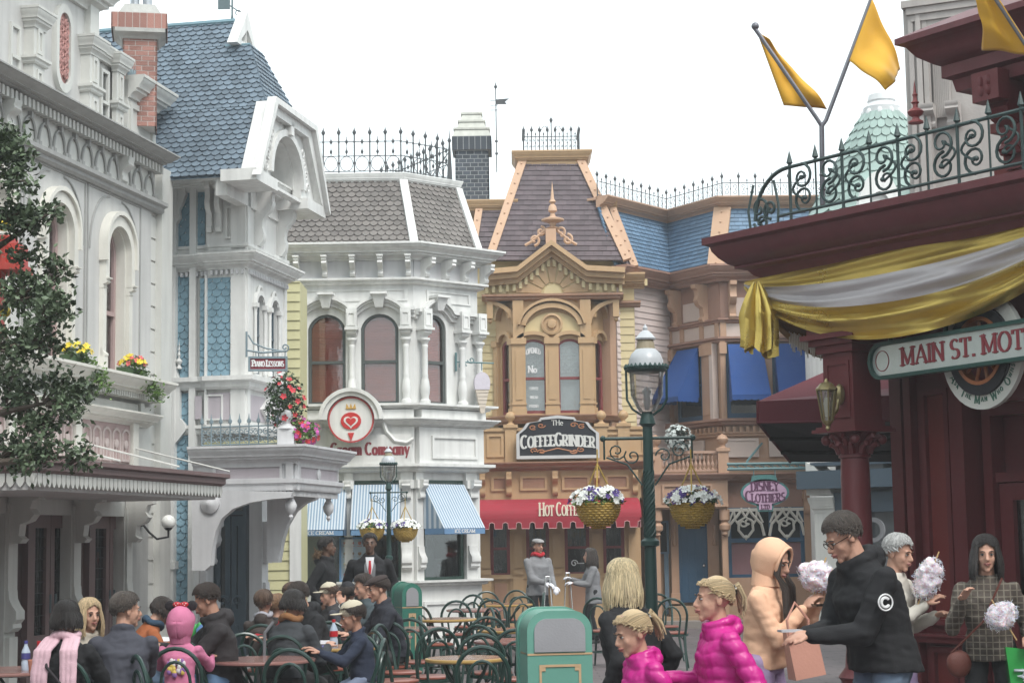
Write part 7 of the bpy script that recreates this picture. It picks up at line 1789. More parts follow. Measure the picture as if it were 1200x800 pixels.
for i in range(4):m.box(GK,gk(1060+i*5),4,gz(10+i*8)-.02,gz(4+i*8),-.3,.12-.03*i)
m.box(GK,gk(1060),gk(1075),0,gz(4),-.8,-.02)
m.build('wall',mat('pale_taupe_stone',(.40,.37,.35),.8,.08,.3,30,streak=.15),KB)
m=MB();m.box(GK,gk(1090),gk(1110),gz(140),gz(45),-.14,-.10)
for k in range(9):m.box(GK,gk(1091)+k*.022,gk(1091)+k*.022+.011,gz(140),gz(46),-.1,-.09)
m.build('fluting',mat('pale_taupe_stone',(.40,.37,.35)),KB)
m=MB()
for k in range(2):m.bracket(GK,gk(1085)+k*.3,gz(126),.3,.22,.16,-.1,0)
m.tube([GK.p(x,y,-.06) for x,y in spiral((gk(1082),gz(140)),.08,0,1.5)],.02,5);m.build('corbel',mat('pale_taupe_stone',(.40,.37,.35)),KB)
tq=at(1036,200,33.0);k=33.0/F_PX;TC=empty('green_turret',(tq.x,tq.y,0),'pale green scale-slated turret roof with white rounded cap behind the iron railing','turret')
VERD=mat('verdigris_slate',(.25,.33,.30),.6,.15,.3,60,island=.14)
cz=lambda y:at(1036,y,33.0).z
m=MB();rows=15;rad=lambda y:(20+(y-128)*.62)*k if y<160 else (40+(y-160)*.56)*k
ys=[134+i*(300-134)/rows for i in range(rows+1)]
for i in range(rows):
 y0, y1=ys[i], ys[i+1];r0, r1=rad(y0), rad(y1)*1.0;nS=26;
 for j in range(nS):
  a0_=2*pi*(j+(i%2)*.5)/nS;da=2*pi/nS;pts=[]
  def cpt(s,t,lift):
   rr=r0+(r1-r0)*t;a_=a0_+da*s;zz=cz(y0)+(cz(y1)-cz(y0))*t;return Vector((tq.x+(rr+lift)*cos(a_),tq.y+(rr+lift)*sin(a_),zz))
  o2=[(-.48,0),(.48,0),(.48,.75),(.38,.95),(.2,1.08),(0,1.13),(-.2,1.08),(-.38,.95),(-.48,.75)]
  top=[cpt(s,t,.005+.028*t) for s,t in o2];n_=len(o2);bot=[cpt(s,t,-.01) for s,t in o2]
  m.add(top+bot,[tuple(range(n_))]+[(q,n_+q,n_+(q+1)%n_,(q+1)%n_) for q in range(n_)])
rs=m.build('roof',VERD,TC,smooth=0)
m=MB();m.lathe((tq.x,tq.y,0),[(rad(300)*.99,cz(300)),(rad(160)*.985,cz(160)),(rad(134)*.96,cz(134))],30);m.build('roof_deck',VERD,rs)
m=MB();m.lathe((tq.x,tq.y,0),[(21*k,cz(140)),(22*k,cz(127)),(16*k,cz(121)),(17*k,cz(119)),(15*k,cz(112)),(6*k,cz(109)),(2*k,cz(108)),(.001,cz(104))],24)
for j in range(10):
 a_=2*pi*j/10;c=Vector((cos(a_),sin(a_),0));m.ball(Vector((tq.x,tq.y,cz(137)))+c*22*k,4*k,4*k,8*k,n=8,m=6)
m.build('cap',mat('white_lead_cap',(.55,.56,.56),.5),TC)
m=MB();m.lathe((tq.x,tq.y,0),[(rad(300)*.85,0),(rad(300)*.85,cz(300))],24);m.build('wall',WHITE,TC)
m=MB()
for (x0,x1,y0,y1) in ((1004,1060,250,200),(1080,1110,215,165)):
 dfm=Fr.two((x0,y0,31),(x1,y0,31));L_=dfm.len;v0=dfm.V(x0,y0)-.3;v1=dfm.V(x0,y1)
 m.ring(dfm,[(L_*.5+L_*.5*cos(q*pi/12),v0+(v1-v0)*sin(q*pi/12)) for q in range(13)],[(L_*.5+L_*.3*cos(q*pi/12),v0+(v1-v0)*.65*sin(q*pi/12)) for q in range(13)],-.3,.0,closed=False);m.prism(dfm,[(L_*.5+L_*.31*cos(q*pi/12),v0+(v1-v0)*.66*sin(q*pi/12)) for q in range(13)],-.25,-.1)
m.build('dormer',WHITE,TC)
RF=RE.off(-.16);
zr0=lambda u:zE+.03
zr0=zE+.10;
tl=RF.uv(925,196);zr1=tl[1]
RAIL=empty('scroll_railing',RF.p(tl[0],zE,0),'verdigris wrought iron railing of big scrolls along the red cornice','railing')
u0r=RF.U(912,240);m=MB()
m.tube([RF.p(u0r-.0,zr0,0),RF.p(eR,zr0,0)],.014,6);m.tube([RF.p(u0r+.12,zr1,0),RF.p(eR,zr1,0)],.016,6)
c_=u0r+.12
m.tube([RF.p(c_-.40*sin(q*pi/2/10),zr1-.40*(1-cos(q*pi/2/10)),0) for q in range(11)],.018,6)
m.tube([RF.p(c_-.33+a,zr1-.42+b,0) for a,b in spiral((0,0),.09,pi,1.3)],.014,5)
m.build('rails',GIRON,RAIL)
m=MB();H=zr1-zr0;n=int((eR-u0r)/.30)
for k_ in range(-2,n):
 u=u0r+.15+k_*.30
 if k_>=0:
  m.tube([RF.p(u,zE,0),RF.p(u,zr1,0)],.009 if k_%2 else .014,5)
  m.lathe(RF.p(u,zr1,0),[(.012,0),(.02,.01),(.012,.02),(.028,.035),(.022,.06),(.002,.14)],6)
 c=u+.15
 if k_>=0:
  s=1 if k_%2 else -1
  for sv in (-1,1):
   pts=spiral((0,sv*H*.22),.115,-s*sv*pi/2+(0 if s>0 else 0),s*1.45,20,.12)
   m.tube([RF.p(c+a,zr0+H*.5+b,.012*sv) for a,b in pts],[.014*(1-.35*i/20) for i in range(21)],5)
  m.tube([RF.p(c+s*.12*sin(q*pi/8),zr0+H*(q/16+.25),0) for q in range(9)],.011,5)
  m.ball(RF.p(c+s*.02,zr0+H*.72,0),.022,n=6,m=4);m.ball(RF.p(c-s*.02,zr0+H*.28,0),.022,n=6,m=4)
for cx0, rr, sg in ((880,.22,1),(893,.16,-1)):
 u, v=RF.uv(cx0+10,245);m.tube([RF.p(u+a,v+b,0) for a,b in spiral((0,0),rr*.55,-pi/2,sg*1.4,20,.1)],.014,5);m.tube([RF.p(u-sg*rr*.5,zE,0),RF.p(u-sg*rr*.62,zE+.2,0),RF.p(u-sg*rr*.3,zE+.42,0)],.012,5)
m.build('scrollwork',GIRON,RAIL)
FLAG=mat('golden_yellow_flag',(.62,.33,.02),.7,.06,.2,50,sheen=.2)
POLE=mat('grey_metal_pole',(.16,.16,.18),.4,.15,.1,50,metal=.5)
YF=14.7
def fp(x,y,Y=YF):return at(x,y,Y)
FPo=empty('flag_pole',fp(963,228),'forked grey metal flag pole standing at the railing corner','flag pole')
m=MB();m.tube([fp(964,240),fp(963,148)],.022,8);m.tube([fp(963,148),fp(958,140),fp(885,34)],.018,8);m.tube([fp(963,148),fp(968,141),fp(1020,2),fp(1024,-12)],.018,8);m.ball(fp(885,31),.034,n=10,m=8)
for y in (205,222):m.ball(fp(964,y),.03,.03,.02,n=8,m=6)
m.build('pole',POLE,FPo)
def flag(label,corners,seed,n=22,amp=.06,Y=YF,tip=.0,group=None):
 """corners: four (px, py, dy) of the cloth a-b along the pole, c-d free edge"""
 A, B, C2, D=[at(x,y,Y+dy) for x,y,dy in corners];r=random.Random(seed);ph=r.uniform(0,6);vs=[]
 nn=((B-A).cross(D-A)).normalized()
 for j in range(n+1):
  for i in range(n+1):
   s, t=i/n, j/n;p=A*(1-s)*(1-t)+B*(1-t)*s+C2*s*t+D*(1-s)*t
   p=p+nn*(amp*t*(sin(s*7+ph+2*t)+.5*sin(s*13+3*t+ph))+.02*sin(t*9+ph));vs.append(p)
 m=MB();m.add(vs,[(j*(n+1)+i,j*(n+1)+i+1,(j+1)*(n+1)+i+1,(j+1)*(n+1)+i) for j in range(n) for i in range(n)])
 o=m.build('flag',FLAG,None,smooth=80,recalc=False);tag(o,label,'flag',group);so=o.modifiers.new('t','SOLIDIFY');so.thickness=.004
 return o
G_='golden flags over the red shop'
flag('plain golden flag hanging on the left arm of the forked pole',((885,34,.05),(918,124,.17),(971,128,.09),(906,52,.08)),1,amp=.05,group=G_)
flag('plain golden flag on the right arm of the forked pole',((1021,0,0),(994,72,0),(1042,104,-.25),(1058,80,.1)),4,amp=.045,group=G_)
flag('plain golden flag high at the right corner above the red tower',((1165,-8,0),(1212,66,0),(1154,56,.25),(1142,-20,0)),6,amp=.04,group=G_,Y=12.6)
FP2=tag(MB().tube([at(1160,-12,12.6),at(1215,72,12.6)],.018,8).build('flag_pole',POLE),'slanting grey flag pole crossing the top right corner','flag pole')
# ================================================================ STREET LAMPS with hanging baskets
LG=mat('dark_green_iron',(.02,.052,.047),.38,.12,.15,50)
LAMPG=glass('lamp_glass',(.86,.86,.84),.22,.12);MILK=mat('milk_glass',(.46,.48,.50),.3,.06,0)
WICK=mat('golden_wicker',(.45,.30,.07),.6,.15,.5,60,island=.15);SOIL=mat('brown_cap_paint',(.30,.25,.17),.5)
def pole_lamp(px,py,Y,s,lab):
 p=at(px,py,Y);k=s;q=Vector((p.x,p.y,0));zt=p.z
 T=empty('street_lamp',q,lab,'street lamp','green street lamps')
 m=MB();z0=zt-.83*k
 m.lathe(q,[(.19*k,0),(.19*k,.1),(.14*k,.14),(.12*k,.35),(.15*k,.38),(.11*k,.45),(.085*k,.8),(.11*k,.84),(.085*k,.88),(.07*k,z0*.32)],20)
 m.lathe(q,[(.060*k,z0*.3),(.056*k,z0*.55),(.09*k,z0*.555),(.09*k,z0*.57),(.052*k,z0*.58),(.047*k,z0*.95),(.08*k,z0*.96),(.05*k,z0)],16)
 for i in range(9):
  a0=2*pi*i/9;m.tube([q+Vector(((.053-.006*t/24)*k*cos(a0+t*.42),(.053-.006*t/24)*k*sin(a0+t*.42),z0*(.585+.22*t/24))) for t in range(25)],0.009*k,5)
 zb=z0*.86+.0
 zb=zt-1.08*k
 m.build('pole',LG,T)
 m=MB();fx=Fr((q.x,q.y),(1,0))
 m.tube([fx.p(-.42*k,zb,0),fx.p(.42*k,zb,0)],.018*k,6)
 for sg in (-1,1):
  m.ball(fx.p(sg*.43*k,zb,0),.03*k,n=8,m=6);m.tube([fx.p(sg*.06*k,zb-.45*k,0),fx.p(sg*.2*k,zb-.25*k,0),fx.p(sg*.4*k,zb-.18*k,0)],.009*k,5)
  m.tube([fx.p(sg*(.3*k)+a,zb-.12*k+b,0) for a,b in spiral((0,0),.09*k,0,sg*1.4)],.008*k,5);m.tube([fx.p(sg*(.15*k)+a,zb-.17*k+b,0) for a,b in spiral((0,0),.08*k,pi,-sg*1.2)],.008*k,5)
  m.tube([fx.p(sg*.42*k,zb,0),fx.p(sg*.42*k,zb-.2*k,0)],.01*k,5)
  m.tube([fx.p(sg*.04*k,z0-.04,0),fx.p(sg*.14*k,z0+.03*k,0),fx.p(sg*.19*k,z0+.12*k,0),fx.p(sg*.195*k,z0+.42*k,0)],.012*k,5)
 m.build('cross_arm',LG,T)
 m=MB();m.lathe((q.x,q.y,z0),[(.07*k,0),(.1*k,.04*k),(.155*k,.16*k),(.165*k,.4*k)],24);m.build('glass',LAMPG,T)
 m=MB();m.lathe((q.x,q.y,z0),[(.02*k,.02),(.035*k,.1*k),(.03*k,.16*k),(.045*k,.2*k),(.01,.24*k)],10);m.build('burner',MILK,T)
 m=MB();m.lathe((q.x,q.y,z0),[(.17*k,.38*k),(.2*k,.4*k),(.2*k,.43*k),(.17*k,.44*k)],24)
 for i in range(26):a=2*pi*i/26;m.lathe((q.x+.2*k*cos(a),q.y+.2*k*sin(a),z0+.41*k),[(.015*k,0),(.022*k,.02*k),(.004*k,.05*k)],5)
 m.build('crown_ring',LG,T)
 m=MB();m.lathe((q.x,q.y,z0),[(.17*k,.44*k),(.165*k,.5*k),(.14*k,.56*k),(.09*k,.61*k)],24);d=m.build('dome',MILK,T)
 m=MB();m.lathe((q.x,q.y,z0),[(.095*k,.60*k),(.08*k,.68*k),(.075*k,.70*k)],16);m.build('collar',SOIL,T)
 m=MB();m.lathe((q.x,q.y,z0),[(.095*k,.695*k),(.10*k,.71*k),(.05*k,.77*k),(.02*k,.79*k),(.025*k,.81*k),(.002,.85*k)],16);m.build('cap',MILK,T)
 return q, zb
def basket(c,s,lab,seed):
 """woven half-round basket hung on three cords, pansies on top; c = centre of the rim"""
 B=empty('hanging_basket',c,lab,'hanging basket','hanging flower baskets');m=MB();R=.20*s;H=.22*s
 for j in range(11):
  t=j/10;z=-H*t;r=R*sqrt(max(.06,1-t*t*.93))
  for i in range(22):
   a0, a1=2*pi*(i+.5*(j%2))/22, 2*pi*(i+1+.5*(j%2))/22;b=.006*s
   m.tube([c+Vector((r*cos(a0),r*sin(a0),z)),c+Vector(((r+b*1.6)*cos((a0+a1)/2),(r+b*1.6)*sin((a0+a1)/2),z-b)),c+Vector((r*cos(a1),r*sin(a1),z))],.012*s,5)
 m.lathe(c,[(R*.2,-H*.97),(R*.6,-H*.8),(R*.85,-H*.5),(R*.96,0)],18);m.build('bowl',WICK,B)
 m=MB()
 for i in range(3):a=2*pi*i/3+.4;m.tube([c+Vector((R*cos(a),R*sin(a),0)),c+Vector((0,0,.38*s))],.008*s,5)
 m.tube([c+Vector((0,0,.36*s)),c+Vector((0,0,.52*s))],.008*s,5);m.build('cord',WICK,B)
 g, bl=flower_mass('x',c+Vector((0,0,.03*s)),R*1.3,R*1.3,.15*s,130,[FWHITE,FWHITE,FWHITE,FPURP],GREENL,seed=seed,size=.036*s,leafn=330)
 g.build('foliage',GREENL if seed%2 else GREENF,B,smooth=0,recalc=False)
 for b_, mt, nm in ((bl[0],FWHITE,'white_blooms'),(bl[1],FWHITE,'white_blooms'),(bl[2],FWHITE,'white_blooms'),(bl[3],FPURP,'violet_blooms')):b_.build(nm,mt,B,smooth=0,recalc=False)
q, zb=pole_lamp(756,382,17.0,1.0,'tall green street lamp with glass lantern in front of the coffee house')
for px, seed, lab in ((701,3,'large basket of white and violet pansies left of the near street lamp'),(811,4,'large basket of white and violet pansies right of the near street lamp')):basket(at(px,590,17.0),1.0,lab,seed)
q, zb=pole_lamp(455,523,26.0,.62,'smaller green street lamp in front of the ice cream parlour windows')
for px, seed, lab in ((436,5,'small flower basket left of the far lamp post'),(475,6,'small flower basket right of the far lamp post')):basket(at(px,619,26.0),.84,lab,seed)
# ================================================================ hanging music sign and flowers on the balcony
sg=at(314,426,20.9);f=Fr((sg.x,sg.y),(1,.12));k=20.9/F_PX
PS_=empty('hanging_sign',(sg.x,sg.y,sg.z),'small dark red hanging sign on a scrolled blue-grey bracket at the blue house','sign')
m=MB();m.ring(f,arch(-23*k,23*k,sg.z-9*k,sg.z+8.5*k,0),arch(-20.5*k,20.5*k,sg.z-6.5*k,sg.z+6*k,0),-.025,.025);m.build('frame',IRONL,PS_)
m=MB();m.box(f,-21*k,21*k,sg.z-7*k,sg.z+6.5*k,-.012,.012);o=m.build('board',mat('wine_red_paint',(.20,.02,.035),.5),PS_)
m=MB();stretch(m,'Piano Lessons',f,0,sg.z-3.4*k,7.5*k,37*k,w=.012,weight=.22,thin=.12,small=.8);m.build('lettering',WLET,o)
m=MB();zz=sg.z+14*k;x0=-25*k
m.tube([f.p(x0,zz+24*k,0),f.p(x0,zz-6*k,0)],.014,6);m.tube([f.p(x0,zz+2*k,0),f.p(-8*k,zz-1*k,0),f.p(22*k,zz+1*k,0)],.013,6);m.tube([f.p(x0+2*k,zz+20*k,0),f.p(x0+8*k,zz+10*k,0),f.p(-2*k,zz+4*k,0),f.p(16*k,zz+1*k,0)],.01,5)
m.tube([f.p(a,b,0) for a,b in spiral((20*k,zz+5*k),5*k,-pi/2,1.3)],.009,5)
for x in (-14*k,20*k):m.tube([f.p(x,zz,0),f.p(x,sg.z+8*k,0)],.006,4)
m.build('bracket',IRONL,PS_)
for (px,py,rx,rz,nb,pet,lab,sd,nm) in ((334,470,.25,.38,34,[FRED],'leafy bush with sparse red blooms above the balcony corner',8,'flowering_bush'),(353,506,.22,.17,90,[FPINK,FRED],'mound of magenta and pink flowers trailing over the balcony corner',9,'flower_mound')):
 c=at(px,py,21.7);B=empty(nm,c,lab,'flowers');g, bl=flower_mass('x',c,rx,rx,rz,nb,pet,GREENF,seed=sd,size=.038,dome=False,leafn=900 if sd==8 else 380)
 g.build('foliage',GREENF if sd==8 else GREENL,B,smooth=0,recalc=False)
 for b_, mt in zip(bl,pet):b_.build('blooms',mt,B,smooth=0,recalc=False)
 if sd==8:m=MB();m.tube([c-Vector((0,-.1,.6)),c],.02,5);m.tube([c-Vector((0,0,.3)),c+Vector((.15,0,.2))],.012,5);m.build('stem',SOIL,B)
# ================================================================ tree at the left edge: trunk outside the picture, boughs reach in
BARK=mat('grey_brown_bark',(.10,.08,.065),.9,.2,.6,30);TLEAF=mat('dark_laurel_leaf',(.085,.118,.068),.45,.25,.1,30,island=.6,spec=.35)
TY=10.0;tb=at(-150,640,TY);TR_=empty('tree',(tb.x,tb.y,0),'dark evergreen tree reaching in from the left edge over the porch canopy','tree')
r=random.Random(21);wd=MB();lf=MB();wd.tube([Vector((tb.x,tb.y,0)),Vector((tb.x+.03,tb.y,1.6)),Vector((tb.x-.02,tb.y+.1,3.4)),Vector((tb.x+.1,tb.y,4.8))],[.13,.11,.08,.03],10)
def spray(px,py,rx,ry,n,dy=0):
 c=at(px,py,TY+dy)
 for _ in range(max(3,n//72)):
  d=Vector((r.gauss(0,1),r.gauss(0,.8),r.gauss(0,1)));d=d.normalized()*r.random()**.45
  e=c+Vector((d.x*rx*TY/F_PX,d.y*.16,d.z*ry*TY/F_PX));wd.tube([c.lerp(e,.2)-Vector((.05,0,.03)),c.lerp(e,.6),e],[.009,.006,.003],4)
  ax=(e-c).normalized() if (e-c).length>.02 else Vector((1,0,0))
  for _ in range(52):
   q=e+Vector((r.gauss(0,1),r.gauss(0,1),r.gauss(0,1)))*.038;leaf(lf,q,r,.037,(ax*.5+Vector((r.gauss(0,1),r.gauss(0,1),r.gauss(0,1)))).normalized())
C_S=((8,178,22,26,900),(22,205,24,22,500),(45,258,30,22,700),(15,250,25,20,500),(30,300,18,12,260),(30,345,42,28,1100),(12,400,30,28,900),(58,372,24,28,620),(72,322,12,16,90),(50,398,26,22,500),(20,470,32,24,700),(62,468,40,24,900),(95,455,18,10,130),(40,495,34,16,500),(14,530,26,18,520),(52,532,40,13,520),(90,538,22,9,240),(5,440,18,20,260),(-40,260,40,60,1500),(-45,420,45,70,1800),(-90,120,60,60,1600))
for px, py, rx, ry, n in C_S:spray(px,py,rx,ry,n,r.uniform(-.25,.25))
for a, b in (((-150,420),(45,258)),((-150,480),(30,345)),((-145,520),(55,380)),((-145,560),(62,470)),((-150,600),(80,535)),((-150,300),(10,185)),((-150,200),(-90,120))):
 A, B=at(*a,TY), at(*b,TY);mid=A.lerp(B,.5)+Vector((0,.1,.12));wd.tube([A,mid,B],[.05,.03,.008],6)
wd.build('trunk',BARK,TR_);lf.build('crown',TLEAF,TR_,smooth=0,recalc=False)
for (a,b,c3) in (((80,112),(50,150),1),((95,118),(30,150),2)):
 pass
m=MB();m2=MB();c=at(2,300,10.6);f=Fr((c.x,c.y),(1,0));kk=10.6/F_PX
m.box(f,-60*kk,26*kk,c.z-12*kk,c.z+12*kk,-.1,.1);m.box(f,-60*kk,30*kk,c.z-20*kk,c.z-12*kk,-.14,.14);m.box(f,-60*kk,14*kk,c.z+12*kk,c.z+22*kk,-.1,.1);m.box(f,-60*kk,2*kk,c.z-100*kk,c.z-20*kk,-.05,.05);m.box(f,6*kk,12*kk,c.z-12*kk,c.z+8*kk,.1,.13)
RS=empty('red_sign_box',c,'coral red sign box half hidden behind the tree leaves','sign');m.build('body',mat('coral_red_paint',(.50,.075,.06),.5),RS)
m2.ball(at(4,262,10.4),.045,n=10,m=8);m2.ball(at(6,365,10.4),.035,n=10,m=8);m2.build('yellow_lamp',FYEL,RS)
# ================================================================ litter bins
MINT=mat('mint_green_paint',(.13,.31,.25),.4,.06,.1,40);MINTD=mat('bin_green_paint',(.04,.16,.12),.4,.08,.1,40);FLAPM=mat('brushed_grey_flap',(.36,.36,.38),.4,.1,.15,80,metal=.3);PALEG=mat('pale_gold_line',(.50,.34,.20),.5)
def bin_(px,Y,wpx,ztop,rot,mt,lab):
 c=at(px,700,Y);wd_=wpx*Y/F_PX;f=Fr((c.x-wd_/2*cos(rot),c.y-wd_/2*sin(rot)),(cos(rot),sin(rot)));B=empty('litter_bin',(c.x,c.y+.2,0),lab,'bin')
 def hump(d,top,r_):return [(d,.02),(wd_-d,.02),(wd_-d,top-r_)]+[(wd_-d-r_*(1-cos(q*pi/16)),top-r_+r_*sin(q*pi/16)) for q in range(1,9)]+[(d+r_*(1-sin(q*pi/16)),top-r_+r_*cos(q*pi/16)) for q in range(0,9)]
 m=MB();m.prism(f,hump(0,ztop,.13),-.46,0);m.box(f,-.015,wd_+.015,0,.08,-.48,.015);m.prism(f,[(a,b) for a,b in hump(-.012,ztop+.012,.14)],-.46+.02,-.36);m.build('body',mt,B)
 z1, z2=ztop-.05, ztop-.26
 m=MB();fl=[(.045,z2),(wd_-.045,z2),(wd_-.045,z1-.08)]+[(wd_-.045-.08*(1-cos(q*pi/12)),z1-.08+.08*sin(q*pi/12)) for q in range(1,7)]+[(.045+.08*(1-sin(q*pi/12)),z1-.08+.08*cos(q*pi/12)) for q in range(0,7)]
 m.prism(f,fl,-.01,.012);m.build('flap',FLAPM,B)
 m=MB();m.box(f,.0,wd_,z2-.02,z2-.008,-.3,.004);m.ring(f,arch(.075,wd_-.075,.18,z2-.08,0),arch(.09,wd_-.09,.195,z2-.095,0),0,.006)
 for x in (.075,wd_-.115):m.box(f,x,x+.04,z2-.12,z2-.08,0,.005)
 m.build('trim_line',PALEG,B);return B
bin_(655,11.5,76,1.20,radians(8),MINT,'mint green litter bin with grey flap in the foreground beside the blonde woman')
bin_(483,20.3,24,1.19,radians(20),MINTD,'dark green litter bin standing behind the man in the flat cap')
# ================================================================ café tables and bentwood chairs
CHG=mat('dark_green_bentwood',(.014,.042,.034),.38,.12,.1,50,coat=.3);SEAT=mat('red_brown_seat',(.26,.085,.06),.35,.12,.15,40,coat=.3)
TOP=mat('rose_brown_table_top',(.30,.155,.135),.22,.08,.05,20,coat=.4);TOPW=mat('worn_brown_table_top',(.33,.185,.115),.25,.1,.05,20,coat=.3);RIM=mat('yellow_brown_rim',(.45,.29,.10),.35,.08,.1);TIR=mat('green_black_cast_iron',(.018,.04,.034),.45,.1,.2)
CH0=[]
def seat_at(x,y,rz,lab):
 if not CH0:
  R=empty('cafe_chair',(0,0,0),lab,'chair','green bentwood café chairs')
  m=MB();m.lathe((0,0,.44),[(.17,0),(.19,.012),(.19,.026),(.17,.034)],26);m.build('seat',SEAT,R)
  m=MB();m.lathe((0,0,.415),[(.185,0),(.2,.005),(.2,.03),(.185,.03)],26);m.build('seat_rim',CHG,R)
  for s in (-1,1):
   m=MB();m.tube([(s*.13,-.13,.43),(s*.15,-.16,.22),(s*.18,-.2,0)],[.017,.015,.012],7);m.build('leg',CHG,R)
   m=MB();m.tube([(s*.155,.13,.43),(s*.165,.18,.2),(s*.18,.235,0)],[.017,.016,.012],7);m.build('leg',CHG,R)
  m=MB();m.tube([(-.16,.12,.42),(-.185,.16,.6)]+[(-.195*cos(q*pi/12),.19+.03*sin(q*pi/12),.68+.21*sin(q*pi/12)) for q in range(13)]+[(.185,.16,.6),(.16,.12,.42)],.0165,8);m.build('back_hoop',CHG,R)
  m=MB();m.tube([(-.085,.175,.44),(-.10,.185,.56)]+[(-.11*cos(q*pi/10),.195+.02*sin(q*pi/10),.64+.15*sin(q*pi/10)) for q in range(11)]+[(.10,.185,.56),(.085,.175,.44)],.0125,7);m.build('inner_hoop',CHG,R)
  m=MB();m.tube([(.155*cos(q*pi/10),.155*sin(q*pi/10),.19) for q in range(21)],.010,6)
  for s in (-1,1):m.tube([(s*.15,-.15,.34),(s*.09,-.155,.40),(s*.02,-.16,.425)],.009,5)
  m.build('stretcher',CHG,R);CH0.append(R);o=R
 else:o=copy_tree(CH0[0]);o['label']=lab
 o.location=(x,y,0);o.rotation_euler=(0,0,rz);return o
TB0={}
def table(x,y,R_,lab,mt=TOP):
 key=(R_,mt.name)
 if key not in TB0:
  R=empty('cafe_table',(0,0,0),lab,'table','round café tables')
  m=MB();m.lathe((0,0,.718),[(R_-.02,0),(R_-.02,.022)],44);m.build('tabletop',mt,R)
  m=MB();m.lathe((0,0,.705),[(R_-.03,0),(R_,.010),(R_+.003,.019),(R_,.030),(R_-.018,.0335),(R_-.02,.033)],44);m.build('rim',RIM if mt is TOPW else mt,R)
  m=MB()
  for k in range(4):
   a=pi/4+k*pi/2;c, s=cos(a), sin(a);m.tube([(c*R_*.75,s*R_*.75,.70),(c*.2,s*.2,.62),(c*.05,s*.05,.45),(c*.04,s*.04,.3),(c*.15,s*.15,.12),(c*.27,s*.27,.015)],[.012,.013,.015,.015,.014,.012],6)
  m.tube([(.06*cos(q*pi/8),.06*sin(q*pi/8),.38) for q in range(17)],.012,5);m.build('base',TIR,R);TB0[key]=R;o=R
 else:o=copy_tree(TB0[key]);o['label']=lab
 o.location=(x,y,0);return o
def GP(px,Y):p=at(px,720,Y);return p.x, p.y
tabs=[(22,13.6,.42,'round table at the left edge with bottles and paper cups',TOP),(182,17.6,.42,'round table with toys and papers behind the pink hooded child',TOP),(307,14.4,.43,'empty rose-brown table in front of the dark-haired woman',TOP),(398,16.0,.36,'table with food trays and a bottle beside the boy in the cap',TOPW),(545,14.2,.32,'empty yellow-rimmed table nearest the camera in the seating area',TOPW),(600,16.6,.36,'empty table just left of the mint green bin',TOP),(600,18.6,.36,'empty brown table behind the mint green bin',TOPW),(521,21.4,.38,'empty table in front of the parlour corner',TOPW),(486,19.2,.36,'empty rose table right of the man in the flat cap',TOP),(440,17.6,.36,'pinkish table behind the boy in the cap',TOP),(556,24.2,.38,'farther empty table towards the coffee house',TOP),(592,26.0,.40,'farthest brown table in front of the coffee house',TOPW)]
for px, Y, R_, lab, mt in tabs:x, y=GP(px,Y);table(x,y,R_,lab,mt)
chs=[(92,12.5,165,'chair under the woman with the pink scarf'),(155,12.9,172,'chair under the man in the navy jacket'),(196,12.6,118,'empty chair turned sideways right of the navy-jacketed man'),(213,13.6,178,'chair under the pink hooded child'),(250,14.2,128,'chair under the man in jeans'),(346,13.2,176,'empty chair in front of the rose-brown table'),(288,15.2,12,'empty chair behind the left of the rose-brown table'),(262,14.8,80,'empty chair at the left side of the rose-brown table'),(335,15.1,178,'chair under the dark-haired woman in the grey coat'),(312,17.2,175,'chair under the boy with the grey hood'),(418,14.2,-95,'chair under the boy in the cream cap'),(384,17.2,0,'chair behind the food table'),(458,17.4,176,'chair under the man in the flat cap'),(438,15.2,150,'empty chair right behind the boy in the cream cap'),(465,15.6,120,'empty chair with red seat between the boy and the middle tables'),(470,16.6,70,'empty chair beside the pinkish table'),(505,16.0,200,'empty chair left of the yellow-rimmed table'),(486,18.0,170,'empty chair in front of the rose table'),(517,18.4,95,'empty chair facing the rose table'),(512,21.0,60,'empty chair left of the table at the parlour corner'),(553,20.2,-70,'empty chair right of the table at the parlour corner'),(561,14.9,185,'empty chair behind the yellow-rimmed table'),(568,13.2,175,'empty chair cut by the lower edge left of the bin'),(575,16.4,150,'empty chair left of the table by the bin'),(567,18.2,190,'empty chair between the two tables left of the bin'),(606,15.6,176,'empty chair in front of the table by the bin'),(536,23.2,178,'farther empty chair in front of the parlour counter'),(548,25.2,-20,'empty chair beyond the parlour corner table'),(580,23.4,170,'empty chair before the farthest brown table'),(606,24.6,200,'empty chair near the man in the grey coat'),(573,26.8,10,'chair behind the farthest brown table, left one'),(602,27.2,-12,'chair behind the farthest brown table, right one'),(620,26.0,-90,'chair at the right side of the farthest brown table'),(788,22.8,172,'single empty chair standing right of the near street lamp'),(779,24.4,20,'chair half hidden behind the near street lamp'),(706,23.5,160,'chair seen between the grey-coated woman and the blonde woman'),(640,20.5,182,'empty chair hidden low behind the mint green bin')]
for px, Y, rz, lab in chs:x, y=GP(px,Y);seat_at(x,y,radians(rz),lab)
def bottle(x,y,z,col,cap,lab,s=1.0,nm='bottle'):
 B=empty(nm,(x,y,z),lab,'bottle');m=MB();m.lathe((x,y,z),[(.03*s,0),(.033*s,.01),(.033*s,.06*s),(.028*s,.08*s),(.033*s,.1*s),(.033*s,.14*s),(.013*s,.185*s),(.013*s,.2*s)],14);m.build('body',col,B)
 m=MB();m.lathe((x,y,z+.198*s),[(.015*s,0),(.015*s,.022*s)],12);m.build('cap',cap,B);m=MB();m.lathe((x,y,z+.085*s),[(.0338*s,0),(.0338*s,.045*s)],14);m.build('label_band',cap if cap is not MAROON else FWHITE,B);return B
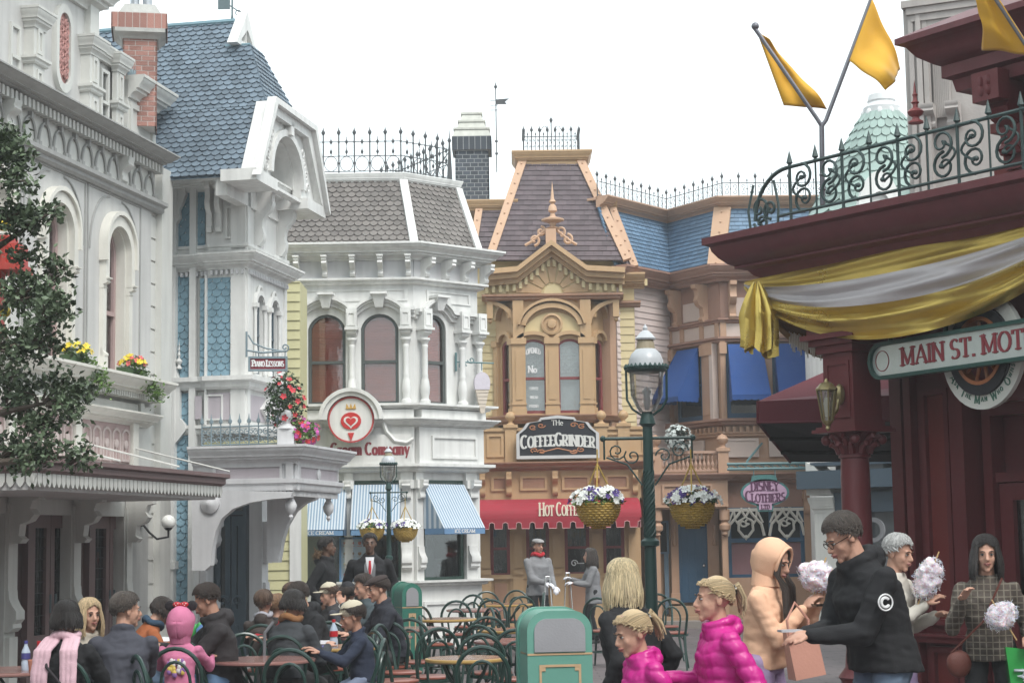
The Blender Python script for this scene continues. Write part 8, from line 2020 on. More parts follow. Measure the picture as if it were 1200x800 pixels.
WATER=mat('clear_blue_bottle',(.42,.50,.60),.15,.05,0,20,spec=.7);REDC=mat('red_plastic',(.45,.02,.03),.3);ORC=mat('orange_plastic',(.65,.13,.02),.3);WPAP=mat('white_paper',(.68,.68,.70),.7,.05,.2);BLT=mat('blue_tray',(.06,.06,.22),.5);GRB=mat('green_plastic_bag',(.05,.33,.08),.3,.2,.4,8)
def small(nm,cat,lab,x,y,z,prof,mt,n=14):o=MB().lathe((x,y,z),prof,n).build(nm,mt);tag(o,lab,cat)
z_=.7405
x, y=GP(31,13.45);bottle(x,y,z_,WATER,BLT,'clear water bottle at the left edge table');x, y=GP(46,13.4);bottle(x,y,z_,REDC,REDC,'red sauce bottle on the left edge table')
x, y=GP(40,13.25);small('paper_cup','cup','salmon paper cup on the left edge table',x,y,z_,[(.03,0),(.042,.09),(.038,.085)],mat('salmon_cup',(.55,.22,.15),.6));x, y=GP(53,13.6);small('food_carton','carton','white and green carton by the scarf wearer',x,y,z_,[(.045,0),(.055,.12),(.05,.12)],WPAP,4)
x, y=GP(391,15.85);bottle(x,y,z_,WATER,REDC,'clear water bottle with red cap on the food table',1.1)
for px, Y, lab, mt, sz in ((374,15.9,'blue plastic food tray on the food table',BLT,.13),(383,16.1,'crumpled white paper on the food tray',WPAP,.07),(412,16.1,'folded white napkin near the boy in the cap',WPAP,.06),(195,17.4,'white papers on the table behind the pink hooded child',WPAP,.16)):
 x, y=GP(px,Y);m=MB();f=Fr((x,y),(cos(.3),sin(.3)));rr=random.Random(px);h_=.016 if mt is BLT else .05
 zo=z_ if lab[0]!='c' else z_+.017
 m.hexa([f.p(-sz,zo,sz*.7),f.p(sz,zo,sz*.7),f.p(sz,zo,-sz*.7),f.p(-sz,zo,-sz*.7)],[f.p(-sz*.9,zo+h_*rr.uniform(.3,1),sz*.6),f.p(sz*.8,zo+h_*rr.uniform(.3,1),sz*.6),f.p(sz*.9,zo+h_*rr.uniform(.3,1),-sz*.6),f.p(-sz*.8,zo+h_*rr.uniform(.3,1),-sz*.5)]);tag(m.build('tray' if mt is BLT else 'paper',mt),lab,'tray' if mt is BLT else 'paper')
x, y=GP(214,17.4);m=MB();c=Vector((x,y,z_+.09))
for j in range(9):m.ball(c+Vector((rnd.gauss(0,.08),rnd.gauss(0,.04),rnd.gauss(0,.03))),.05,.04,.06,n=7,m=5)
tag(m.build('plastic_bag',GRB),'bright green plastic bag on the table behind the pink hooded child','bag')
x, y=GP(243,17.3);m=MB();m.ball(Vector((x,y,z_+.08)),.12,.05,.09,n=7,m=5);tag(m.build('plastic_bag',mat('blue_bag',(.10,.20,.40),.4)),'blue crumpled bag beside the bright green bag','bag')
m=MB();p0, p1=at(752,735,33.2), at(1010,735,32.4);f=Fr((p0.x,p0.y),(p1.x-p0.x,p1.y-p0.y));m.box(f,-.1,6,0,.12,-.9,0);kb=m.build('kerb',mat('pale_kerb_stone',(.24,.21,.19),.8,.1,.3));tag(kb,kind='structure')
# ================================================================ PEOPLE
from mathutils import noise
V3=Vector
TX={}
SKIN=mat('light_skin',(.50,.285,.205),.5,.06,.15,90,spec=.35);SKIND=mat('dark_skin',(.125,.068,.045),.45,.08,.1,90);SKINT=mat('tanned_skin',(.40,.215,.15),.5,.06,.15,90)
LIP=mat('lip',(.34,.135,.115),.45,.05,0);LIPD=mat('dark_lip',(.09,.04,.035),.45,.05,0);EYEW=mat('eye_white',(.36,.34,.32),.2,.02,0);IRIS=mat('dark_iris',(.02,.015,.012),.15,0,0)
def cl(nm,c,r=.85,b=.5,s=220,sh=.0):return mat(nm,c,r,.1,b,s,sheen=sh)
def hairm(nm,c):return mat(nm,c,.36,.25,.7,120,grain=(60,60,4),island=.45,spec=.6)
HBLK, HBRN, HDBR, HBLD, HGREY, HWHT=hairm('black_hair',(.018,.014,.013)), hairm('brown_hair',(.075,.040,.022)), hairm('dark_brown_hair',(.030,.018,.013)), hairm('blonde_hair',(.52,.39,.23)), hairm('greying_brown_hair',(.075,.06,.05)), hairm('white_hair',(.50,.50,.49))
def capsule(m,a,b,ra,rb,n=10,flat=1):
 a, b=V3(a), V3(b);d=(b-a)
 if d.length<1e-5:d=V3((0,0,.001))
 d.normalize();P=[];R=[]
 for q in range(4):t=pi/2*q/4;P.append(a-d*ra*cos(t));R.append(max(.001,ra*sin(t)))
 P.append(a);R.append(ra);P.append(b);R.append(rb)
 for q in range(3,-1,-1):t=pi/2*q/4;P.append(b+d*rb*cos(t));R.append(max(.001,rb*sin(t)))
 m.tube(P,R,n)
def loft(m,rings,n=18):
 """rings: (centre, right vector * half width, forward vector * half depth)"""
 vs=[]
 for c, x, y in rings:
  for i in range(n):
   a=2*pi*i/n;ca, sa=cos(a), sin(a);e=.85
   vs.append(c+x*(abs(ca)**e*(1 if ca>0 else -1))+y*(abs(sa)**e*(1 if sa>0 else -1)))
 k=len(rings);m.add(vs,[(j*n+i,j*n+(i+1)%n,(j+1)*n+(i+1)%n,(j+1)*n+i) for j in range(k-1) for i in range(n)]+[tuple(range(n))[::-1],tuple((k-1)*n+i for i in range(n))])
def melt(m,nm,mt,root,vox,disp=None,smooth=4):
 """fuse the shapes into one continuous surface, then wrinkle it"""
 o=m.build('tmp',mt,None,smooth=0);r=o.modifiers.new('r','REMESH');r.mode='VOXEL';r.voxel_size=vox
 s=o.modifiers.new('s','SMOOTH');s.factor=.5;s.iterations=smooth
 me=bpy.data.meshes.new_from_object(o.evaluated_get(bpy.context.evaluated_depsgraph_get()));bpy.data.objects.remove(o)
 me.name=nm
 if disp:
  nr=[v.normal.copy() for v in me.vertices]
  for v, n in zip(me.vertices,nr):v.co=v.co+n*disp(v.co,n)
 me.polygons.foreach_set('use_smooth',[True]*len(me.polygons));me.materials.clear();me.materials.append(mt)
 q=bpy.data.objects.new(nm,me);C.objects.link(q);q.parent=root;return q
def ik(a,b,l1,l2,pole):
 a, b, pole=V3(a), V3(b), V3(pole);d=b-a;L=min(d.length,(l1+l2)*.999);d.normalize();b=a+d*L
 x=(l1*l1-l2*l2+L*L)/(2*L);h=sqrt(max(0,l1*l1-x*x));p=pole-d*pole.dot(d);p.normalize();return a+d*x+p*h, b
def hand(m,w,d,up,s,curl=.6,side=1):
 """palm, four unequal fingers with a bend, thumb leaving the side of the palm"""
 d=d.normalized();sd=d.cross(up).normalized();up=sd.cross(d).normalized();M=Matrix((sd,d,up)).transposed()
 m.ball(w+d*.05*s,.040*s,.052*s,.018*s,10,8,M)
 for i, L in enumerate((.066,.076,.072,.056)):
  o=w+d*(.085 if i in (1,2) else .078)*s+sd*((i-1.5)*.0205*s*side);e1=o+(d*cos(curl*.5)-up*sin(curl*.5))*L*.5*s;e2=e1+(d*cos(curl*1.5)-up*sin(curl*1.5))*L*.5*s
  capsule(m,o-d*.02*s,e1,.0098*s,.0088*s,8);capsule(m,e1,e2,.0088*s,.0072*s,8)
 t0=w+d*.025*s-sd*.03*s*side;t1=t0+(d*.6-sd*.65*side-up*.3).normalized()*.04*s;capsule(m,t0,t1,.014*s,.011*s,8);capsule(m,t1,t1+(d*.9-up*.5*curl).normalized()*.032*s,.0105*s,.0085*s,8)
def wrinkle(amp,kind=''):
 def f(p,n):
  if kind=='puff':
   z=p.z*15+.5*abs(((p.x*5+p.y*2)%1)-.5)+.25*noise.noise(p*5);return amp*(abs(sin(z*pi))**.4-.7)+.004*noise.noise(V3((p.x*45,p.y*45,p.z*12)))
  a=noise.noise(V3((p.x*7,p.y*7,p.z*16)))+.6*noise.noise(V3((p.x*19+5,p.y*19,p.z*34)));return amp*a
 return f
def person(label,px,Y,H,face,skin=SKIN,pose='stand',top=None,topkind='jacket',legs=None,shoes=None,hair=('short',HBRN),head=(0,0,0),hands=None,lean=4,twist=0,hem=None,build=1.0,hd=1.0,near=False,extra=None,step=0,shirt=None,female=False,elbow=None,curl=.6):
 x, y=GP(px,Y);s=H/1.75;R=empty('person',(0,0,0),label,'person');TX[R.name]=Matrix.Translation((x,y,0))@Matrix.Rotation(radians(face),4,'Z');rr=random.Random(int(px*7+Y*13))
 sit=pose=='sit';pz=(.50+.07*s) if sit else .53*H
 fw=V3((0,-1,0));P0=V3((0,.04 if sit else 0,pz));sp=V3((0,-sin(radians(lean)),cos(radians(lean))));tw=radians(twist)
 sx=V3((cos(tw),sin(tw),0));sf=sp.cross(sx)*-1
 if sf.y>0:sf=-sf
 px_=V3((1,0,0));b=build;shw=(.165 if female else .185)*s*b
 nk=P0+sp*.50*s;chest=P0+sp*.34*s
 hp, hyaw, hroll=[radians(a) for a in head]
 HM=Matrix.Rotation(hyaw,3,'Z')@Matrix.Rotation(hroll,3,'Y')@Matrix.Rotation(hp,3,'X')
 hs=s**.35*hd;hc=nk+sp*.030*s+HM@V3((0,-.016,.104*hs));HS=lambda v:hc+HM@(V3(v)*hs)
 sh={sd:nk-sp*.105*s+sx*sd*shw for sd in (-1,1)};hip={sd:P0+px_*sd*.09*s for sd in (-1,1)}
 D=hands or {};ht={}
 for sd in (-1,1):
  q=D.get(sd);ht[sd]=(V3(q) if q else (V3((sd*.17,-.40*s-.02,.78)) if sit else V3((sd*(shw+.07),-.04,pz-.06*s))))
 el={}
 for sd in (-1,1):
  po=V3((sd*.35,.45,-1)) if (sit or D.get(sd)) else V3((sd*.3,1,0))
  if elbow and sd in elbow:po=V3(elbow[sd])
  el[sd], ht[sd]=ik(sh[sd],ht[sd],.285*s,.255*s,po)
 kn, an={},{}
 for sd in (-1,1):
  ft=V3((sd*.12,-.42*s,.07)) if sit else V3((sd*(.085),-step*sd*.5+.02,.08*s))
  kn[sd], an[sd]=ik(hip[sd],ft,.44*s if not sit else .43*s,.43*s,V3((sd*.15,-1,.35 if sit else 0)))
 vb=.0065 if near else .010;vc=.010 if near else .014
 m=MB()
 E=lambda c, r, **k:m.ball(HS(c),*[a*hs for a in r],14,10,HM)
 E((0,.014,.03),(.074,.092,.088));E((0,-.02,-.025),(.060,.070,.085));E((0,-.036,-.072),(.044,.048,.038));m.ball(HS((0,-.072,-.097)),.020*hs)
 capsule(m,HS((0,-.084,.010)),HS((0,-.106,-.026)),.009*hs,.0135*hs);m.ball(HS((0,-.098,-.032)),.017*hs,.011*hs,.010*hs,10,8,HM)
 capsule(m,HS((-.030,-.075,.022)),HS((.030,-.075,.022)),.010*hs,.010*hs)
 for sd in (-1,1):
  E((sd*.034,-.056,-.028),(.020,.021,.026));m.ball(HS((sd*.076,.006,-.010)),.009*hs,.019*hs,.030*hs,10,8,HM)
 capsule(m,HS((0,-.090,-.056)),HS((0,-.090,-.062)),.014*hs,.014*hs)
 capsule(m,HS((0,.018,-.06)),nk-sp*.04,.050*s,.060*s)
 loft(m,[(P0-sp*.05*s,px_*.13*s*b,fw*.09*s*b),(P0+sp*.12*s,px_*.115*s*b,fw*.085*s*b),(P0+sp*.32*s,sx*.14*s*b,sf*.10*s*b),(nk-sp*.09*s,sx*(shw-.04),sf*.070*s),(nk-sp*.02,sx*.055*s,sf*.05*s)])
 for sd in (-1,1):
  capsule(m,sh[sd],el[sd],.037*s,.034*s);capsule(m,el[sd],ht[sd],.034*s,.024*s);capsule(m,hip[sd],kn[sd],.075*s,.050*s);capsule(m,kn[sd],an[sd],.050*s,.034*s)
  capsule(m,an[sd]-V3((0,0,.03)),an[sd]+V3((0,-.13*s,-.045)),.034*s,.028*s)
  dd=(ht[sd]-el[sd]);up=V3((0,-.3,1)) if abs(dd.normalized().z)<.8 else V3((-sd,-.2,0));hand(m,ht[sd],dd,up,s**.6*1.0,curl,sd)
 melt(m,'body',skin,R,vb,None,2 if near else 2)
 m=MB();mi=MB();mb=MB();ml=MB()
 for sd in (-1,1):
  m.ball(HS((sd*.030,-.0795,.004)),0.0115*hs,.0085*hs,.0060*hs,10,8,HM);mi.ball(HS((sd*.030,-.0865,.004)),.0062*hs,.003*hs,.0062*hs,8,6,HM)
  mb.tube([HS((sd*.014,-.092,.0235)),HS((sd*.030,-.092,.029)),HS((sd*.048,-.079,.022))],[.0035*hs,.0042*hs,.002*hs],6);mb.tube([HS((sd*.018,-.0885,.010)),HS((sd*.030,-.0915,.013)),HS((sd*.043,-.082,.009))],.0018*hs,4)
 m.build('eyes',EYEW,R);mi.build('irises',IRIS,R)
 if hair[0]!='none':mb.build('eyebrows',hair[1] if hair[1] not in (HWHT,HBLD) else HBRN,R)
 ml.tube([HS((-.023,-.088,-.056)),HS((-.008,-.1035,-.053)),HS((.008,-.1035,-.053)),HS((.023,-.088,-.056))],[.003*hs,.0055*hs,.0055*hs,.003*hs],6);ml.tube([HS((-.021,-.088,-.059)),HS((0,-.1035,-.063)),HS((.021,-.088,-.059))],[.003*hs,.0065*hs,.003*hs],6);ml.build('lips',LIPD if skin is SKIND else LIP,R)
 g=.020*s if topkind in ('thin', ) else .030*s
 if topkind=='puff':g=.034*s
 hz=hem if hem is not None else pz-.10*s
 m=MB();lower=max(hz,pz-.08*s) if not sit else pz-.02
 rings=[]
 if not sit and hz<pz-.08*s:
  kf=(pz-hz)/(.4*s);rings.append((V3((P0.x,P0.y-step*.0,hz)),px_*(.165+.055*kf)*s*b,fw*(.125+.055*kf)*s*b))
 rings+=[(V3((P0.x,P0.y,lower)) if not sit else P0-sp*.02,px_*(.150*s*b+g),fw*(.115*s*b+g)),(P0+sp*.12*s,px_*(.128*s*b+g),fw*(.10*s*b+g)),(P0+sp*.32*s,sx*(.150*s*b+g),sf*(.108*s*b+g)),(nk-sp*.115*s,sx*(shw-.0),sf*(.084*s+g*.7)),(nk-sp*.05*s,sx*(shw*.70),sf*(.074*s+g*.5)),(nk-sp*.005*s,sx*.078*s,sf*.068*s)]
 loft(m,rings)
 for sd in (-1,1):
  capsule(m,sh[sd]-sp*.002,el[sd],.046*s+g*.6,.040*s+g*.75);w_=ht[sd]-(ht[sd]-el[sd]).normalized()*.015;capsule(m,el[sd],w_,.040*s+g*.75,.030*s+g*.45,12)
  if sit and hz<pz-.15:capsule(m,hip[sd],hip[sd].lerp(kn[sd],.55),.085*s+g,.07*s+g)
 if topkind in ('hoodie','jacket','puff'):
  big=topkind!='jacket';n_=16;rad=(.080 if big else .066)*s;th=(.034 if big else .024)*s
  m.tube([nk+sx*rad*cos(a)+sf*(-rad*sin(a))*(1.0)+sp*(-.005+.018*sin(a))*s for a in [2*pi*i/n_ for i in range(n_+1)]],th,8)
  if big:m.ball(nk-sf*.10*s-sp*.035*s,.085*s,.05*s,.07*s,12,8)
 to=melt(m,'top',top,R,vc,wrinkle(.012 if topkind=='puff' else (.009 if near else .007),topkind),3)
 if legs is not None:
  m=MB();gl=.014*s
  loft(m,[(P0-sp*.07*s,px_*(.150*s*b+gl*.3),fw*(.105*s*b+gl)),(P0+sp*.10*s,px_*(.120*s*b+gl),fw*(.092*s*b+gl))])
  for sd in (-1,1):capsule(m,hip[sd],kn[sd],.074*s*b+gl,.056*s+gl,12);capsule(m,kn[sd],an[sd]+V3((0,0,.01)),.056*s+gl,.042*s+gl,12)
  melt(m,'trousers',legs,R,vc,wrinkle(.007),3)
 m=MB()
 for sd in (-1,1):a_=an[sd];capsule(m,a_+V3((0,.02,-.035)),a_+V3((0,-.15*s,-.045)),.040*s,.034*s);m.ball(a_+V3((0,-.05,-.06)),.045*s,.12*s,.018)
 melt(m,'shoes',shoes or cl('black_leather',(.02,.018,.018),.4),R,.012)
 kind, hm=hair[0], hair[1];hl=hair[2] if len(hair)>2 else 0
 if kind not in ('none','hood'):
  m=MB();c0=V3((0,.014,.028));rx, ry, rz=.0790, .0985, .0945;n=(760 if near else 300) if kind in ('long','bob') else (430 if near else 190);w0=(.0056 if near else .009) if kind in ('long','bob') else (.0070 if near else .0105)
  pony=V3((0,.115,.035)) if kind=='pony' else None
  def S_(t,a,o=0):return V3((c0.x+(rx+o)*sin(t)*sin(a),c0.y-(ry+o)*sin(t)*cos(a),c0.z+(rz+o)*cos(t)))
  for i in range(n):
   a=-pi+2*pi*(i+.5)/n+rr.uniform(-.03,.03);aa=abs(a);start=rr.uniform(.0,.55)
   te=(1.02+.10*sin(a*5+1)*.4) if aa<.75 else (1.02+(aa-.75)*.95 if aa<1.45 else 1.69+(aa-1.45)*.38)
   if kind=='bald' and aa<1.5:te=min(te,.55)
   if kind in ('long','bob'):te=.98+.5*aa if aa<1.0 else 1.48
   if kind=='capped':start=1.0;te=max(te,1.15)
   te=te*rr.uniform(.86,1.03) if kind not in ('pony', ) else te
   k=6;pts=[HS(S_(start+(te-start)*j/k,a+.06*sin(j+i),.008*rr.random()+.005*sin(pi*j/k))) for j in range(k+1)]
   if kind=='pony':
    e=S_(te,a);pts=[HS(e.lerp(V3(S_(1.0,pi*.0+a*.5+pi*.5*(1 if a>0 else -1))),.0))];k=7;pts=[]
    for j in range(k+1):
     t=j/k;v=e.lerp(pony,t)-c0;L_=sqrt((v.x/rx)**2+(v.y/ry)**2+(v.z/rz)**2);v=v/max(L_,.5)*(1.02 if t<.9 else 1.05);pts.append(HS(c0+v))
   if kind in ('long','bob') and aa>.8:
    p=S_(te,a,.003);L_=hl*rr.uniform(.78,1.05);out=V3((sin(a),-cos(a),0));side=1 if a>0 else -1
    for j in range(1,7):t=j/6;w=p+out*(.026*sin(t*2.0)-.004*t)+V3((.004*sin(i*2.1),.004*cos(i*1.3),0));pts.append(HS(w)*1+V3((0,.0,0)) if t==0 else (HM@(w*hs)+hc)+V3((0,0,-L_*t))+V3((.009*t*sin(i*.9+t*5),.009*t*cos(i*.7+t*4),0)))
   q=len(pts);m.tube(pts,[w0*hs*(.75+.5*sin(pi*min(1,.15+j/q)))*(1 if j<q-2 else .6) for j in range(q)],5)
  if kind not in ('bald','capped'):m.ball(HS((0,.022,.036)),.074*hs,.089*hs,.086*hs,14,10,HM)
  if kind=='pony':
   for i in range(60 if near else 26):
    d=V3((rr.gauss(0,.016),.030+rr.random()*.02,rr.gauss(0,.014)));pts=[HS(pony+V3((rr.gauss(0,.008),-.01,rr.gauss(0,.008)))),HS(pony+d*.7+V3((0,0,.008))),HS(pony+d+V3((rr.gauss(0,.012),.005,-.045))),HS(pony+d*1.0+V3((rr.gauss(0,.016),.0,-.085-.035*rr.random())))];m.tube(pts,[.008*hs,.011*hs,.009*hs,.003*hs],5)
   t=MB();t.tube([HS(pony+V3((.022*cos(q),.006,.022*sin(q)))) for q in [2*pi*i/12 for i in range(13)]],.008*hs,6);t.build('hair_tie',IRIS,R)
  if kind in ('short','bald','capped','pony'):
   for i in range((900 if near else 260) if kind=='short' else 220):
    a=rr.uniform(-pi,pi);aa=abs(a);te=1.06 if aa<.75 else (1.06+(aa-.75)*.95 if aa<1.45 else 1.72+(aa-1.45)*.38);t=te*rr.uniform(.85 if kind!='short' else .12,1.0)
    if kind=='capped' and t<1.05:continue
    dl=(.22 if kind=='short' else .08)*rr.uniform(.5,1);da=rr.gauss(0,.18);m.tube([HS(S_(t-dl*.4,a,.004)),HS(S_(t+dl*.2,a+da*.5,.011+.004*rr.random())),HS(S_(t+dl*.7,a+da,.008+.007*rr.random()))],[.0045*hs,.0052*hs,.001],4)
  m.build('hair',hm,R)
 if extra:extra(dict(R=R,HS=HS,HM=HM,hs=hs,s=s,nk=nk,sp=sp,sx=sx,sf=sf,sh=sh,el=el,ht=ht,P0=P0,pz=pz,an=an,kn=kn,b=b,g=g,shw=shw,near=near,to=to,fw=fw,rr=rr))
 R.location=(x,y,0);R.rotation_euler=(0,0,radians(face));return R
def W(R,v):return TX[R.name]@V3(v)
def hoodup(mt,open_=.9):
 def f(d):
  HS, HM, hs=d['HS'], d['HM'], d['hs'];m=MB();vs=[];n, k=26, 16
  for j in range(k+1):
   t=j/k;ang=radians(52)+(pi-radians(52))*t
   for i in range(n+1):
    A=pi*(.80+.20*min(1,t*1.8));a=-A+2*A*i/n;r=sin(ang);x, z=.096*r*sin(a), .116*r*cos(a);y=.012-.118*cos(ang)
    zz=z+.012 if z>-.04 else z*1.15;q=V3((x,y+(.01 if z<0 else 0),zz));q*=1+.07*noise.noise(q*14+V3((3,1,2)))+.03*noise.noise(q*34);vs.append(HS(q))
  m.add(vs,[(j*(n+1)+i,j*(n+1)+i+1,(j+1)*(n+1)+i+1,(j+1)*(n+1)+i) for j in range(k) for i in range(n)]);o=m.build('hood',mt,d['R'],smooth=70,recalc=False);so=o.modifiers.new('t','SOLIDIFY');so.thickness=.014*hs;so.offset=1
  m=MB();m.tube([HS((.085*sin(a),-.066,.098*cos(a)+.012)) for a in [(-pi*.80+2*pi*.80*i/16) for i in range(17)]],.011*hs,6);loft(m,[(d['nk']-d['sp']*.03,d['sx']*.10*d['s'],d['sf']*.09*d['s']),(HS((0,.035,-.06)),d['sx']*.088*hs,d['sf']*.080*hs)]);m.build('hood_edge',mt,d['R'],smooth=60)
 return f
def cap_(mt,kind='flat',badge=None):
 def f(d):
  HS, HM, hs=d['HS'], d['HM'], d['hs'];m=MB()
  if kind=='flat':m.ball(HS((0,.004,.082)),.092*hs,.118*hs,.040*hs,18,8,HM@Matrix.Rotation(.12,3,'X'));m.ball(HS((0,-.095,.066)),.062*hs,.045*hs,.010*hs,14,6,HM)
  elif kind=='beanie':m.ball(HS((0,.014,.050)),.088*hs,.108*hs,.092*hs,16,10,HM)
  else:m.ball(HS((0,.012,.058)),.087*hs,.106*hs,.080*hs,18,10,HM);m.ball(HS((0,-.125,.052)),.066*hs,.062*hs,.009*hs,16,6,HM@Matrix.Rotation(-.18,3,'X'));m.ball(HS((0,.01,.138)),.008)
  melt(m,'cap',mt,d['R'],.006,None,2)
 return f
def both(*fs):
 def f(d):
  for g in fs:g(d)
 return f
def scarf(mt,ends=None):
 def f(d):
  m=MB();s=d['s'];nk=d['nk'];m.tube([nk+d['sx']*.085*s*cos(a)+d['sf']*.085*s*sin(a)+d['sp']*(.012*sin(3*a)+.01) for a in [2*pi*i/16 for i in range(17)]],.034*s,8)
  if ends:
   for sd in ends[1]:
    pts=[nk+d['sx']*sd*.07*s+d['sf']*ends[0]*.05*s,nk+d['sx']*sd*.10*s+d['sf']*ends[0]*(.155*s+d['g'])-d['sp']*.10*s,nk+d['sx']*sd*.11*s+d['sf']*ends[0]*(.175*s+d['g'])-d['sp']*.3*s,nk+d['sx']*sd*.105*s+d['sf']*ends[0]*(.165*s+d['g'])-d['sp']*.45*s]
    for k in range(7):o=d['sx']*(k-3)*.016;m.tube([p+o+d['sf']*ends[0]*.006*(k%2) for p in pts],[.016,.017,.015,.008],6)
  melt(m,'scarf',mt,d['R'],.008,wrinkle(.004),1)
 return f
def candy(sd,off=(0,0,.14),r=(.10,.08,.13),mt=None,tilt=0,lab='puff of pale candyfloss on a stick'):
 def f(d):
  c=d['ht'][sd]+V3(off);w=W(d['R'],c);T=empty('candyfloss',w,lab,'candyfloss');m=MB();rr=d['rr']
  M=Matrix.Rotation(radians(tilt),3,'Y')
  for i in range(110):
   v=V3((rr.gauss(0,1),rr.gauss(0,1),rr.gauss(0,1))).normalized()*rr.random()**.5;q=M@V3((v.x*r[0]*.8,v.y*r[1]*.8,v.z*r[2]*.8));m.ball(w+q,.021*rr.uniform(.6,1.5),n=7,m=5)
  fz=MB()
  for i in range(420):
   v=V3((rr.gauss(0,1),rr.gauss(0,1),rr.gauss(0,1))).normalized();q=w+M@V3((v.x*r[0]*.86,v.y*r[1]*.86,v.z*r[2]*.86));e=V3((rr.gauss(0,.011),rr.gauss(0,.011),rr.gauss(0,.011)));fz.tube([q-e,q+v*.008,q+e+v*.004],[.0018,.002,.001],3)
  o=melt(m,'floss',mt or mat('candyfloss',(.76,.68,.73),.95,.06,.9,60,sheen=.4),None,.009,lambda p,n:.007*noise.noise(p*30)+.008*noise.noise(p*80),2)
  for v in o.data.vertices:v.co=v.co-w
  o.parent=T;fz.build('fuzz',o.data.materials[0],T);o.data.materials[0].node_tree.nodes['Principled BSDF'].inputs['Subsurface Weight'].default_value=.6;m=MB();m.tube([w+M@V3((0,0,-r[2]-.09)),w+M@V3((0,0,r[2]+.03))],.005,6);m.build('stick',mat('wood_stick',(.5,.33,.15),.7),T)
 return f
BLKC, NAVC, GRC, DGC=cl('black_cloth',(.013,.013,.015)), cl('navy_cloth',(.026,.034,.055)), cl('light_grey_wool',(.22,.22,.23)), cl('charcoal_cloth',(.045,.043,.045))
PINKC, MAGC, PEACH, LILC, JEAN=cl('pink_fleece',(.58,.18,.31)), cl('magenta_nylon',(.50,.018,.22),.38,.2,60), cl('peach_cotton',(.78,.47,.31)), cl('lilac_cotton',(.36,.27,.44)), cl('blue_denim',(.10,.15,.22));WHC=cl('cream_knit',(.55,.52,.46));REDK=cl('red_knit',(.42,.02,.03));CRM=cl('cream_cap_cotton',(.52,.47,.36));SLC=cl('slate_jacket',(.06,.062,.08))
def pinkscarf(d):
 scarf(cl('pale_pink_scarf',(.66,.44,.50)),(-1,(-1,1)))(d);m=MB();s, nk, sx, sf, sp, g=(d[k] for k in ('s','nk','sx','sf','sp','g'))
 m.tube([nk+sx*.13*s-sf*.04-sp*.02,nk+sx*.05*s-sf*(.19*s+g)-sp*.2,nk-sx*.12*s-sf*(.185*s+g)-sp*.40*s],.011,6);m.build('bag_strap',cl('dark_strap',(.03,.025,.03)),d['R'])
person('seated woman with black bob and pale pink fringed scarf, seen from behind',78,12.4,1.64,172,pose='sit',top=BLKC,legs=DGC,hair=('bob',HBLK,.11),female=True,near=True,extra=pinkscarf)
person('seated woman with curly blonde hair facing the man in the navy jacket',104,13.4,1.60,38,pose='sit',top=mat('pale_knit',(.40,.36,.30),.9),legs=DGC,hair=('long',HBLD,.20),female=True,near=True,head=(3,0,0))
person('seated man with receding brown hair in a dark navy jacket turned to the left',146,12.7,1.76,205,pose='sit',top=SLC,legs=JEAN,hair=('short',HGREY),near=True,head=(4,-85,0),twist=-18,lean=9)
def bagb(d):pass
person('bending person with dark hair and rust sleeve behind the navy-jacketed man',158,15.6,1.60,120,pose='sit',top=cl('rust_corduroy',(.33,.10,.035)),legs=JEAN,hair=('bob',HDBR,.10),female=True,head=(35,0,0),lean=26,extra=scarf(cl('petrol_scarf',(.03,.06,.10))))
def ears(d):
 hoodup(PINKC)(d);HS, HM, hs=d['HS'], d['HM'], d['hs'];m=MB()
 for sd in (-1,1):m.ball(HS((sd*.088,.0,.140)),.042*hs,.012*hs,.040*hs,14,10,HM)
 m.tube([HS((.104*sin(a),.005,.128*cos(a)+.012)) for a in [-pi*.5+pi*i/12 for i in range(13)]],.006*hs,6);m.build('ear_headband',mat('black_felt',(.015,.012,.015),.8),d['R'])
 m=MB();[m.ball(HS((sd*.030,.016,.150)),.034*hs,.014*hs,.022*hs,12,8,HM) for sd in (-1,1)];m.ball(HS((0,.016,.150)),.014*hs);o=m.build('red_bow',REDC,d['R'])
 m=MB();[m.ball(HS((sd*x,.031,.150+z)),.004*hs,n=6,m=4) for sd in (-1,1) for x,z in ((.02,.006),(.035,-.006),(.045,.006))];m.build('bow_dots',FWHITE,o)
 m=MB();rr=d['rr'];sf, sp, sx, s=d['sf'], d['sp'], d['sx'], d['s']
 pm=[mat('print_yellow',(.6,.45,.1)),mat('print_violet',(.25,.12,.35)),mat('print_white',(.65,.6,.62))]
 for ci in range(3):
  m=MB()
  for i in range(9):c=d['P0']+sp*(.22+rr.uniform(-.07,.08))*s+sx*rr.uniform(-.06,.06)-sf*(.108*s+d['g']+.012);m.ball(c,.018,.008,.022,8,6)
  m.build('back_print',pm[ci],d['R'])
person('child in a pink hooded top with a red bow and black ear headband',212,13.8,1.32,176,pose='sit',top=PINKC,topkind='thin',legs=JEAN,hair=('hood',HBLD),near=True,extra=ears,hd=1.08)
person('seated man with short dark hair, charcoal hoodie and blue jeans leaning to the left',258,14.3,1.84,-72,SKINT,'sit',cl('charcoal_hoodie',(.028,.024,.026)),'hoodie',cl('bright_denim',(.09,.16,.27)),hair=('short',HDBR),head=(22,-6,0),lean=10,near=True,hands={-1:(-.10,-.50,.86),1:(.08,-.46,.86)})
person('boy with brown hair and grey hood over a brown jacket, seen from behind',309,17.3,1.42,172,pose='sit',top=cl('brown_jacket',(.055,.042,.038)),topkind='hoodie',legs=DGC,hair=('short',HBRN),hd=1.05,extra=scarf(cl('pale_grey_hood',(.38,.38,.42))))
person('small child with light brown hair beyond the boy with the grey hood',325,18.0,1.25,150,pose='sit',top=DGC,legs=DGC,hair=('short',hairm('light_brown_hair',(.22,.12,.06))),hd=1.08)
